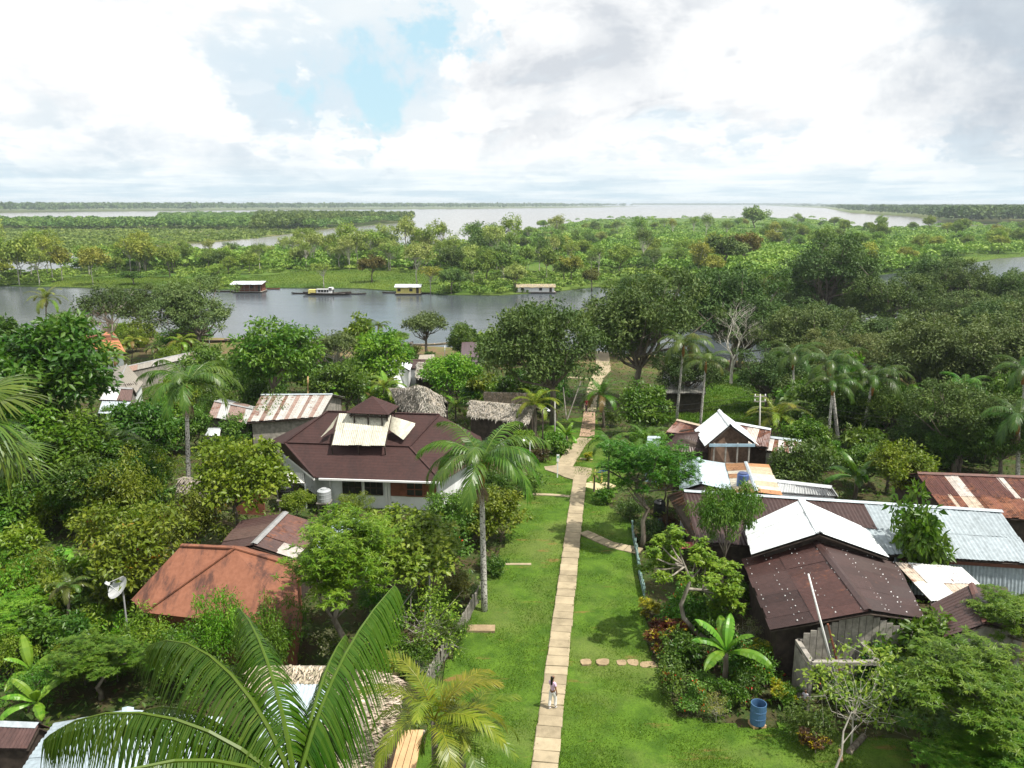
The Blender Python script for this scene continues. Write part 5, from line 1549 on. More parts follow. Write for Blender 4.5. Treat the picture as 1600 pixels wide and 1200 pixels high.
# ------------------------------------------------------------------ fences
def picket_fence(name, label, pxs, h, mat, pitch=0.17, w=0.12, seed=0, rail=True, pname='picket', wob=0.05):
    pts = [W(x, y) for x, y in pxs]
    o = root(name, pts[0], label, 'fence')
    r = random.Random(seed)
    for i in range(len(pts) - 1):
        a, b = pts[i], pts[i + 1]
        d = b - a; L = d.length; ang = math.atan2(d.y, d.x)
        if rail:
            for z in (0.3, 0.8):
                g0, g1 = float(ground(a.x, a.y)), float(ground(b.x, b.y))
                sft = Vector((-math.sin(ang), math.cos(ang), 0)) * 0.05
                MB().bar(Vector((a.x, a.y, g0 + z * h)) + sft, Vector((b.x, b.y, g1 + z * h)) + sft, 0.05, 0.07).build('rail', mat, o)
        n = int(L / pitch)
        for k in range(n):
            p = a.lerp(b, (k + 0.5) / n); g = float(ground(p.x, p.y))
            hh = h * r.uniform(0.86, 1.12)
            t = Vector((r.uniform(-wob, wob), r.uniform(-wob, wob), 0))
            s = Vector((math.cos(ang), math.sin(ang), 0)) * w / 2; n_ = Vector((-math.sin(ang), math.cos(ang), 0)) * 0.02
            B = [Vector((p.x, p.y, g - 0.1)) + s * i1 + n_ * j1 for i1, j1 in ((-1, -1), (1, -1), (1, 1), (-1, 1))]
            T = [q + t + Vector((0, 0, hh)) for q in B]
            pk = (T[0] + T[1]) / 2 + Vector((0, 0, 0.08)); pk2 = (T[2] + T[3]) / 2 + Vector((0, 0, 0.08))
            part(pname, B + T + [pk, pk2], [(0, 1, 5, 8, 4), (2, 3, 7, 9, 6), (1, 2, 6, 5), (3, 0, 4, 7), (5, 6, 9, 8), (7, 4, 8, 9)], mat, o)
    return o
picket_fence('picket_fence', 'weathered grey wooden picket fence along the left edge of the lawn', [(664, 1085), (690, 1038), (716, 1003), (733, 968), (752, 934)], 1.0, WOOD_GREY, seed=3)
picket_fence('board_fence', 'peeling teal and grey low board fence along the right edge of the lawn', [(1007, 936), (1000, 905), (995, 868), (990, 846), (988, 826)], 0.75, PAINT_TEAL, pitch=0.26, w=0.25, seed=5, pname='board', wob=0.02)
picket_fence('picket_fence', 'small dark picket fence at the waterside house near the drooping palm', [(738, 612), (775, 612)], 0.9, WOOD_DARK, pitch=0.5, w=0.2, seed=6)

# ------------------------------------------------------------------ poles, lamps, wires
def pole(px, py, top_py, label, r=0.09, mat=None, cross=0, name='utility_pole', lamp=None, cat='pole', dx=0.0):
    b = W(px, py); t = at_depth(px + dx, top_py, b.y)
    o = root(name, b, label, cat)
    MB().tube([b - Vector((0, 0, .2)), t], [r, r * 0.75], 9).build('shaft', mat or POLE_GREY, o, smooth=True)
    for k in range(cross):
        z = t.z - 0.15 - 0.45 * k
        MB().bar((t.x - 0.55, t.y, z), (t.x + 0.55, t.y, z), 0.09).build('crossarm', WOOD_GREY, o)
        for s in (-0.45, 0.0, 0.45):
            MB().lathe((t.x + s, t.y, z + 0.05), [(0.04, 0), (0.06, 0.05), (0.04, 0.1), (0.06, 0.15), (0.02, 0.18)], 8).build('insulator', PAINT_WHITE, o)
    if lamp:
        e = t + Vector(lamp)
        MB().tube([t - Vector((0, 0, 0.1)), t.lerp(e, 0.5) + Vector((0, 0, 0.15)), e], [0.03, 0.03, 0.03], 6).build('arm', STEEL, o)
        MB().lathe(e - Vector((0, 0, 0.16)), [(0.15, 0), (0.14, 0.04), (0.07, 0.10), (0.03, 0.13)], 12).build('lamp_head', PAINT_WHITE, o)
    return b, t
_, tR = pole(1186, 716, 617, 'tall grey utility pole with crossarms beside the white gabled house', cross=2, dx=2)
_, tL = pole(867, 700, 627, 'slim pale pole at the left of the grass before the big tree', r=0.07)
_, tS = pole(848, 722, 640, 'dark lamp post with white lamps beside the dense round bush', r=0.07, mat=WOOD_DARK, lamp=(0.5, -0.2, 0.1), name='lamp_post', cat='lamp post')
_, tA = pole(481, 660, 588, 'pale wooden pole rising behind the rust striped roof', r=0.08, mat=WOOD_PALE)
_, tB = pole(671, 955, 880, 'pale wooden post standing in the hedge by the fence', r=0.06)
pole(828, 735, 686, 'short street lamp with white shade behind the tall palm fronds', r=0.05, mat=STEEL, lamp=(-0.55, -0.1, 0.05), name='lamp_post', cat='lamp post')
pole(327, 560, 531, 'white post at the left riverbank beside the pale olive tree', r=0.08, mat=PAINT_WHITE)
pole(695, 562, 540, 'white lamp post on the brown river bank near the umbrella tree', r=0.07, mat=PAINT_WHITE)
pole(759, 562, 545, 'white lamp post with crossbar on the bank near the standing canoe', r=0.07, mat=PAINT_WHITE, cross=1)
# sign on the junction
b = W(871, 747)
o = root('sign_post', b, 'small white sign on a white post at the path junction', 'sign')
MB().bar(b - Vector((0, 0, .1)), b + Vector((0, 0, 2.0)), 0.09).build('post', PAINT_WHITE, o)
MB().box(b + Vector((0.02, -0.07, 1.75)), (0.22, 0.03, 0.62), 0.1).build('board', PAINT_WHITE, o)
MB().box(b + Vector((0.02, -0.093, 1.85)), (0.14, 0.012, 0.16), 0.1).build('panel', simple('sign_green', (0.12, 0.32, 0.2), 0.6, 0.1), o)

def wire(a, b, sag, label, r=0.014):
    a, b = Vector(a), Vector(b)
    pts = [a.lerp(b, i / 14) - Vector((0, 0, sag * 4 * (i / 14) * (1 - i / 14))) for i in range(15)]
    mb = MB().tube(pts, r, 4)
    o = mb.build('power_line', WIRE)
    tag(o, label, 'power line', 'power lines across the grass')
for k, (dz, what) in enumerate([(0.0, 'highest'), (-0.45, 'second highest'), (-1.9, 'third highest'), (-2.4, 'fourth highest'), (-2.9, 'lowest')]):
    wire(tR + Vector((-0.4 + 0.1 * k, 0, dz)), tL + Vector((0.1, 0, dz * 0.8 - 0.2)), 0.7 + 0.08 * k, f'{what} thin black wire from the tall utility pole to the slim pale pole')
for k, dz in enumerate((-0.05, -0.5)):
    wire(tR + Vector((0.4, 0, dz)), (48, 60, tR.z - 1.2 + dz), 0.8, ['upper', 'lower'][k] + ' wire leaving the tall utility pole towards the dark forest')
for k in range(3):
    wire(tB + Vector((0, 0, -0.1 * k)), at_depth(575 - 14 * k, 1010 + 12 * k, 26), 0.3, ['top', 'middle', 'bottom'][k] + ' slanting wire above the thatched roof by the hedge post', 0.012)

# ------------------------------------------------------------------ yard things
b = W(1183, 1136)
o = root('blue_barrel', b, 'open faded blue plastic barrel standing at the lawn edge by the flower bed', 'barrel')
for sx, sy, c3 in ((-.18, 0, WOOD_PALE), (0.18, 0.05, WOOD_PALE)):
    MB().box((b.x + sx, b.y + sy, b.z + 0.12), (0.22, 0.5, 0.16), 0.2).build('wood_block', c3, o)
br, bh, z0 = 0.33, 0.95, b.z + 0.21
prof = [(br * .97, 0), (br, .04), (br, bh * .3), (br * 1.04, bh * .33), (br, bh * .36), (br, bh * .64), (br * 1.04, bh * .67), (br, bh * .7), (br * 1.0, bh), (br * .92, bh), (br * .92, bh * 0.5), (br * .90, 0.06)]
MB().lathe((b.x, b.y, z0), prof, 24).build('body', PLASTIC, o, (0.055, 0.125, 0.235))
tank((1030, 806), 0.42, 1.15, (0.014, 0.015, 0.016), 'black water drum behind the small tree at the lawn edge', name='water_drum', cat='drum')
b = W(1033, 822)
o = root('bucket', b, 'teal bucket standing in front of the black drum', 'bucket')
MB().lathe(b + Vector((0, 0, 0.0)), [(0.2, 0), (0.26, 0.5), (0.27, 0.52), (0.24, 0.52), (0.19, 0.06)], 16).build('body', PLASTIC, o, (0.03, 0.22, 0.26))
MB().tube([b + Vector((-.26, 0, .5)), b + Vector((-.1, -.1, .62)), b + Vector((.1, -.1, .62)), b + Vector((.26, 0, .5))], 0.012, 5).build('handle', STEEL, o)
# seesaw-like playground piece in blue and yellow
b = W(934, 757)
o = root('playground_horse', b, 'small yellow and blue playground frame at the sandy spot by the junction', 'playground toy')
for dx in (-.35, .25):
    MB().bar(b + Vector((dx, 0, 0)), b + Vector((dx + .12, 0.1, 1.5)), 0.11).build('post', PAINT_YEL, o)
MB().bar(b + Vector((-.4, -.05, .95)), b + Vector((.75, 0, 1.25)), 0.14).build('beam', PLASTIC, o, (0.03, 0.06, 0.22))
MB().box(b + Vector((.55, 0, 1.42)), (0.3, 0.22, 0.2)).build('seat', PLASTIC, o, (0.30, 0.10, 0.05))
# swings of poles near the river
for k, (x, y, tx, ty) in enumerate([(885, 655, 880, 605), (886, 657, 908, 595), (872, 622, 887, 657), (876, 625, 884, 606)]):
    a = W(x, y); t = at_depth(tx, ty, a.y + 1.5)
    o = root('timber_prop', a, ['slanted bare timber pole left of the river steps', 'long slanting timber pole beside the river steps', 'crossing timber pole low beside the river steps', 'short upright timber at the river steps'][k], 'pole')
    MB().tube([a, t], [0.07, 0.05], 7).build('shaft', WOOD_GREY, o)
# washing on a line
a, b2 = W(480, 828, 1.8), W(512, 822, 1.8)
o = root('washing_line', (a.x, a.y, 0), 'washing line with hanging white clothes behind the patched roof', 'washing line')
MB().tube([a, b2], 0.012, 4).build('line', WIRE, o)
for p in (a, b2): MB().bar((p.x, p.y, -.1), p + Vector((0, 0, .1)), 0.07).build('post', WOOD_GREY, o)
for k, cc in enumerate([(0.7, 0.7, 0.74), (0.66, 0.68, 0.75), (0.02, 0.02, 0.025), (0.7, 0.7, 0.7)]):
    p = a.lerp(b2, 0.14 + 0.23 * k); d = (b2 - a).normalized() * 0.16
    V = []
    for q in range(5):
        V += [p - d + d * (q / 2) + Vector((0, 0.04 * (q % 2), 0.0)), p - d + d * (q / 2) + Vector((0, 0.08 * (q % 2), -0.75 + 0.1 * k))]
    part('garment', V, [(2 * q, 2 * q + 2, 2 * q + 3, 2 * q + 1) for q in range(4)], CLOTH, o, cc)
# log and branches on the lower lawn
for k, (x0, y0, x1, y1, r) in enumerate([(1326, 1176, 1350, 1150, 0.13), (1315, 1190, 1312, 1172, 0.07)]):
    p, q = W(x0, y0, r), W(x1, y1, r)
    o = root('log', p, ['short barkless log lying at the fallen branches', 'thin cut log end beside the fallen branches'][k], 'log')
    MB().tube([p, p.lerp(q, .5), q], [r, r * 1.05, r * .95], 9).build('wood', WOOD_PALE if k else BARK, o)
p = W(1300, 1215); t = at_depth(1331, 1112, p.y + 0.5)
o = root('dead_branch', p, 'slender bare dead branch leaning up from the lower lawn', 'branch')
MB().tube([p, p.lerp(t, .35) + Vector((.1, 0, 0)), p.lerp(t, .7) + Vector((-.1, 0, 0)), t], [.05, .045, .035, .02], 6).tube([p.lerp(t, .5), p.lerp(t, .6) + Vector((.5, .1, .5))], [.025, .01], 5).build('wood', BARK_PALE, o)

# ------------------------------------------------------------------ people
def skin_body(name, joints, edges, parent, mat, color=None, lv=2):
    V = [j[0] for j in joints]
    me = bpy.data.meshes.new(name)
    me.from_pydata(V, edges, [])
    o = link(name, me, parent, color)
    m = o.modifiers.new('skin', 'SKIN')
    for i, j in enumerate(joints):
        me.skin_vertices[0].data[i].radius = (j[1], j[1] if len(j) < 3 else j[2])
        me.skin_vertices[0].data[i].use_root = (i == 0)
    s = o.modifiers.new('smooth', 'SUBSURF'); s.levels = lv; s.render_levels = lv
    me.materials.append(mat)
    return o

def person(b, label, rz, s, shirt, pants, hair_long=True, stride=0.16, armswing=0.12):
    o = root('person', b, label, 'person', rz=rz, scale=s)
    st = stride
    J = [((0, 0, 0.90), .10, .085),                                   # 0 pelvis
         ((0, 0, 1.02), .095, .075), ((0, .01, 1.18), .105, .08), ((0, .01, 1.33), .105, .075), ((0, .01, 1.41), .045, .045), ((0, 0, 1.47), .042, .042),
         ((0, -.015, 1.53), .066, .072), ((0, -.01, 1.60), .078, .086), ((0, 0, 1.67), .062, .070),
         ((-.15, .01, 1.35), .048, .048), ((-.20, .03, 1.12), .038, .038), ((-.21, -.03, .90), .030, .030), ((-.205, -.055, .83), .026, .032),
         ((.15, .01, 1.35), .048, .048), ((.20, -.04 - armswing * .3, 1.12), .038, .038), ((.23, -.14 - armswing, .93), .030, .030), ((.235, -.175 - armswing, .87), .026, .032),
         ((-.085, 0, .84), .088, .088), ((-.09, -st * .5 - .03, .48), .060, .062), ((-.09, -st * .6, .09), .040, .042), ((-.09, -st * .6 - .13, .035), .036, .028),
         ((.085, 0, .84), .088, .088), ((.09, st * .35, .48), .060, .062), ((.09, st * .8, .10), .040, .042), ((.09, st * .8 - .13, .035), .036, .028)]
    E = [(0, 1), (1, 2), (2, 3), (3, 4), (4, 5), (5, 6), (6, 7), (7, 8), (3, 9), (9, 10), (10, 11), (11, 12), (3, 13), (13, 14), (14, 15), (15, 16),
         (0, 17), (17, 18), (18, 19), (19, 20), (0, 21), (21, 22), (22, 23), (23, 24)]
    # five fingers on each hand, nose
    for h in (12, 16):
        c = Vector(J[h][0]); sd = -1 if h == 12 else 1
        for k, (dy, L) in enumerate(((-.028, .075), (-.010, .085), (.008, .08), (.026, .06))):
            J.append(((c.x + sd * .005, c.y + dy, c.z - .045), .009)); J.append(((c.x - sd * .006, c.y + dy, c.z - .045 - L), .008))
            E += [(h, len(J) - 2), (len(J) - 2, len(J) - 1)]
        J.append(((c.x - sd * .012, c.y - .045, c.z - .015), .010)); J.append(((c.x - sd * .02, c.y - .060, c.z - .06), .009))
        E += [(h, len(J) - 2), (len(J) - 2, len(J) - 1)]
    J.append(((0, -.115, 1.585), .012)); E.append((7, len(J) - 1))
    skin_body('body', J, E, o, SKIN)
    f = 1.16
    TS = [((0, 0, 0.93), .118, .10), ((0, 0, 1.02), .112, .09), ((0, .01, 1.18), .125, .098), ((0, .01, 1.33), .125, .09), ((0, .01, 1.40), .06, .055),
          ((-.155, .01, 1.345), .062), ((-.19, .025, 1.20), .056), ((.155, .01, 1.345), .062), ((.19, -.02, 1.20), .056)]
    skin_body('shirt', TS, [(0, 1), (1, 2), (2, 3), (3, 4), (3, 5), (5, 6), (3, 7), (7, 8)], o, CLOTH, shirt)
    PT = [((0, 0, 0.93), .112, .096), ((-.085, 0, .84), .102), ((-.09, -st * .5 - .03, .48), .078), ((-.09, -st * .6, .10), .070),
          ((.085, 0, .84), .102), ((.09, st * .35, .48), .078), ((.09, st * .8, .11), .070)]
    skin_body('trousers', PT, [(0, 1), (1, 2), (2, 3), (0, 4), (4, 5), (5, 6)], o, CLOTH, pants)
    HR = [((0, .02, 1.66), .085, .095), ((0, .045, 1.60), .088, .075), ((0, .065, 1.50), .075, .055), ((0, .085, 1.36 if hair_long else 1.50), .07, .04), ((0, .09, 1.24 if hair_long else 1.47), .045, .03)]
    skin_body('hair', HR, [(0, 1), (1, 2), (2, 3), (3, 4)], o, HAIR)
    for sd in (-1, 1):
        skin_body('shoe', [((.09 * sd, st * (.8 if sd > 0 else -.6) + .03, .05), .05, .045), ((.09 * sd, st * (.8 if sd > 0 else -.6) - .14, .035), .045, .034)], [(0, 1)], o, CLOTH, (0.62, 0.62, 0.62), 1)
        e = MB().lathe((.03 * sd, -.092, 1.60), [(.004, -.008), (.010, 0), (.004, .008)], 8)
        ORG_save = ORG[o.name]; ORG[o.name] = Vector()
        e.build('eye', EYE, o); ORG[o.name] = ORG_save
    return o
pb = W(863, 1112)
person(Vector((pb.x, pb.y, pb.z + 0.17)), 'girl with long dark hair, pale pink top and white trousers walking on the paved path', math.radians(140), 0.96, (0.66, 0.46, 0.62), (0.76, 0.75, 0.74))
pb = W(916, 646)
person(Vector((pb.x, pb.y, pb.z + 0.13)), 'distant person in dark red walking up the path from the river', math.radians(20), 1.0, (0.14, 0.02, 0.025), (0.05, 0.03, 0.035), hair_long=False)
pb = W(1256, 1113)
person(Vector((pb.x, pb.y, pb.z + 0.06)), 'child in grey shirt and dark trousers standing between yellow bush and plank frame', math.radians(-40), 0.64, (0.44, 0.42, 0.46), (0.02, 0.025, 0.06), hair_long=False, stride=0.05)

# ------------------------------------------------------------------ boats and floating houses
def hull(o, c, L, w, h, rz, mat, name='hull', rake=0.25):
    """open canoe hull with thickness, lofted from cross sections"""
    V = []; F = []
    n = 13
    co, si = math.cos(rz), math.sin(rz)
    for layer, k in ((0, 1.0), (1, 0.84)):
        for i in range(n):
            t = i / (n - 1) * 2 - 1
            ww = w / 2 * (1 - abs(t) ** 2.6) ** 0.8 * k + 0.02
            zs = h * (1 + rake * t * t * 1.6)
            bot = 0.0 + h * 0.55 * abs(t) ** 3.5 + (0.05 if layer else 0)
            x = t * L / 2 * (1 if not layer else 0.96)
            for (y, z) in ((-ww, zs), (-ww * 0.75, bot + (zs - bot) * 0.35), (0, bot), (ww * .75, bot + (zs - bot) * 0.35), (ww, zs)):
                V.append((c[0] + x * co - y * si, c[1] + x * si + y * co, c[2] + z))
    for layer in (0, 1):
        b = layer * n * 5
        for i in range(n - 1):
            for k in range(4):
                a = b + i * 5 + k
                F.append((a, a + 5, a + 6, a + 1) if layer == 0 else (a, a + 1, a + 6, a + 5))
    for i in range(n - 1):
        for k in (0, 4):
            a, q = i * 5 + k, n * 5 + i * 5 + k
            F.append((a, q, q + 5, a + 5))
    return part(name, V, F, mat, o)

def canoe(px, py, L, rz, label, mat=WOOD_DARK, z=None, w=0.85, afloat=False, group='canoes at the river'):
    p = U(px, py, WATER) if afloat else W(px, py)
    if afloat: p.z = WATER - 0.12
    o = root('canoe', p, label, 'canoe', group)
    hull(o, p, L, w, 0.42, rz, mat)
    co, si = math.cos(rz), math.sin(rz)
    for t in (-0.25, 0.05, 0.3):
        q = (p.x + t * L * co, p.y + t * L * si, p.z + 0.34)
        MB().box(q, (0.16, w * 0.82, 0.03), rz).build('seat', WOOD_PALE, o)
    return o
for args in [(556, 536, 7, 0.35, 'pale canoe drawn up on the bank left of the small palm', WOOD_PALE), (612, 541, 8, 0.25, 'dark canoe on the bank under the flat bright green tree', WOOD_GREY),
             (636, 541, 5, 1.2, 'short dark canoe nose-on beside the umbrella tree trunk', WOOD_DARK), (676, 540, 8, 0.30, 'grey canoe on the bank right of the umbrella tree trunk', WOOD_GREY),
             (739, 540, 2.6, 0.2, 'tiny canoe at the waterline right of the umbrella tree', WOOD_RED), (760, 538, 5.5, 1.9, 'canoe pointing out to the water from the brown bank', WOOD_DARK),
             (352, 535, 10, 0.12, 'long dark boat moored by the pale olive tree on the left bank', WOOD_DARK), (375, 532, 6, 0.5, 'grey canoe at the left bank beyond the long dark boat', WOOD_GREY),
             (118, 520, 8, 0.1, 'low dark boat at the left bank below the tall palm', WOOD_DARK)]:
    canoe(*args)
for args in [(350, 456, 9, 0.05, 'long canoe beside the floating house with the white roof'), (555, 460, 7, 0.03, 'canoe tied behind the long river boat'), (470, 459, 6, 0.0, 'thin canoe at the bow of the long river boat'),
             (612, 458, 6, 0.05, 'dark canoe left of the yellow floating house'), (668, 459, 4, 0.1, 'small canoe right of the yellow floating house'), (427, 452, 4.5, 0.0, 'small reddish canoe at the meadow shore')]:
    canoe(*args, afloat=True, mat=WOOD_DARK if 'red' not in args[4] else WOOD_RED)

def float_house(px0, px1, py, hw, hr, wall, roofcol, label, depth=4.5, open_front=False, gable=False, roofmat=None, over=0.5):
    a, b = U(px0, py, WATER), U(px1, py, WATER)
    c = (a + b) / 2; L = (b - a).length
    o = root('floating_house', (c.x, c.y + depth / 2, WATER), label, 'floating house')
    z = WATER
    for k in range(4):
        y = c.y + depth * (k + 0.5) / 4
        MB().tube([(c.x - L * .56, y, z + 0.02), (c.x + L * .56, y, z + 0.02)], 0.33, 8).build('raft_log', WOOD_DARK, o)
    MB().box((c.x, c.y + depth / 2, z + 0.42), (L * 1.08, depth * 1.08, 0.12)).build('deck', WOOD_GREY, o)
    z0 = z + 0.48
    x0, x1, y0, y1 = c.x - L / 2, c.x + L / 2, c.y + (1.7 if open_front else 0.15), c.y + depth - 0.2
    MB().box(((x0 + x1) / 2, (y0 + y1) / 2, z0 + hw / 2), (x1 - x0, y1 - y0, hw)).build('wall', wall, o)
    if open_front:
        for k in range(6):
            x = x0 + (x1 - x0) * k / 5
            MB().bar((x, c.y + 0.1, z0), (x, c.y + .1, z0 + hw), 0.1).build('veranda_post', WOOD_GREY, o)
        MB().bar((x0, c.y + .1, z0 + 0.8), (x1, c.y + .1, z0 + .8), 0.07).build('rail', PAINT_TEAL, o)
    A = Vector((x0 - over, (y0 + y1) / 2, z0 + hw + hr)); B = Vector((x1 + over, A.y, A.z))
    C = Vector((x1 + over, c.y - over, z0 + hw + 0.06)); D = Vector((x0 - over, C.y, C.z))
    C2 = Vector((x1 + over, y1 + over, C.z)); D2 = Vector((x0 - over, y1 + over, C.z))
    rf = MB().slab([A, B, C, D], 0.08).slab([A, B, C2, D2], 0.08).build('roof', roofmat or WOOD_GREY, o)
    if not roofmat:
        sheets(rf, A, B, C, D, 6, 1, c_of(roofcol, 0.04, 0.03), px0, 3, lift=0.02)
        sheets(rf, A, B, C2, D2, 6, 1, c_of(roofcol, 0.04, 0.03), px0, 3, lift=0.02)
    else:
        thatch('thatch', A, B, C, D, rf, px0, 500, 0.7, roofcol[:3])
    wx = np.linspace(x0, x1, 5)
    for k in (0, 2):
        window(o, ((wx[k] + wx[k + 1]) / 2, y0, z0 + hw * 0.58), 0.9, 0.8, (0, -1, 0), panes=1, bars=False)
    MB().box((wx[3] + (wx[4] - wx[3]) * .6, y0 - 0.04, z0 + 0.9), (0.8, 0.07, 1.8)).build('door', WOOD_DARK, o)
    return o
float_house(365, 407, 458, 2.3, 0.7, WOOD_RED, (0.62, 0.68, 0.72, 0.02), 'floating house with white tin roof, red-brown walls and open veranda', open_front=True, depth=6, over=0.9)
float_house(619, 656, 461, 1.9, 0.8, PAINT_YEL, (0.60, 0.64, 0.66, 0.02), 'yellow floating house with pale tin roof and two dark windows')
float_house(809, 866, 458.5, 1.5, 0.8, PAINT_WHITE, (0.50, 0.40, 0.20), 'white floating house with straw yellow roof near the flooded trees', roofmat=THATCH_GREY, depth=5)
float_house(96, 124, 516, 2.2, 0.5, WALL_WHITE, (0.40, 0.42, 0.44, 0.1), 'grey walled boathouse moored at the left bank below the tall palm', depth=5)
# the long river boat
a, b = U(478, 461, WATER), U(545, 461, WATER)
c = (a + b) / 2; L = (b - a).length
o = root('river_boat', (c.x, c.y, WATER), 'long river boat with yellow stern box, cream cabin and dark hull', 'boat')
hull(o, Vector((c.x, c.y, WATER - 0.25)), L * 1.12, 3.0, 0.95, 0.02, WOOD_DARK, rake=0.25)
MB().box((c.x, c.y, WATER + 0.55), (L * 0.86, 2.2, 0.08)).build('deck', WOOD_GREY, o)
x0 = c.x - L * 0.42
MB().box((x0 + 1.1, c.y, WATER + 1.15), (2.3, 2.2, 1.2)).build('stern_box', PAINT_YEL, o)
cab = MB().box((x0 + 5.0, c.y, WATER + 1.15), (5.0, 2.0, 1.2)).build('cabin', PAINT_WHITE, o)
MB().box((x0 + 5.0, c.y, WATER + 1.85), (5.4, 2.4, 0.08)).build('cabin_roof', METAL, o, (0.5, 0.5, 0.48, 0.1))
MB().box((x0 + 6.9, c.y - .1, WATER + 1.5), (1.2, 2.1, 1.8)).build('wheelhouse', PAINT_WHITE, o)
for k in range(4):
    window(o, (x0 + 3.4 + 0.9 * k, c.y - 1.0, WATER + 1.35), 0.6, 0.6, (0, -1, 0), panes=1, bars=False)
window(o, (x0 + 6.9, c.y - 1.15, WATER + 1.9), 0.8, 0.7, (0, -1, 0), panes=1, bars=False)

# ------------------------------------------------------------------ trees one can name
G_DARK = (0.042, 0.098, 0.015); G_LUSH = (0.058, 0.140, 0.015); G_BRIGHT = (0.090, 0.190, 0.016); G_YEL = (0.104, 0.160, 0.016)
G_LIGHT = (0.125, 0.195, 0.032); G_OLIVE_SHADED = (0.056, 0.100, 0.032); G_GREY = (0.076, 0.118, 0.054); G_DOLIVE_SHADED = (0.044, 0.086, 0.030); G_MID = (0.064, 0.126, 0.022)  # both olives darkened: cloud shade over the right forest put into leaf colour

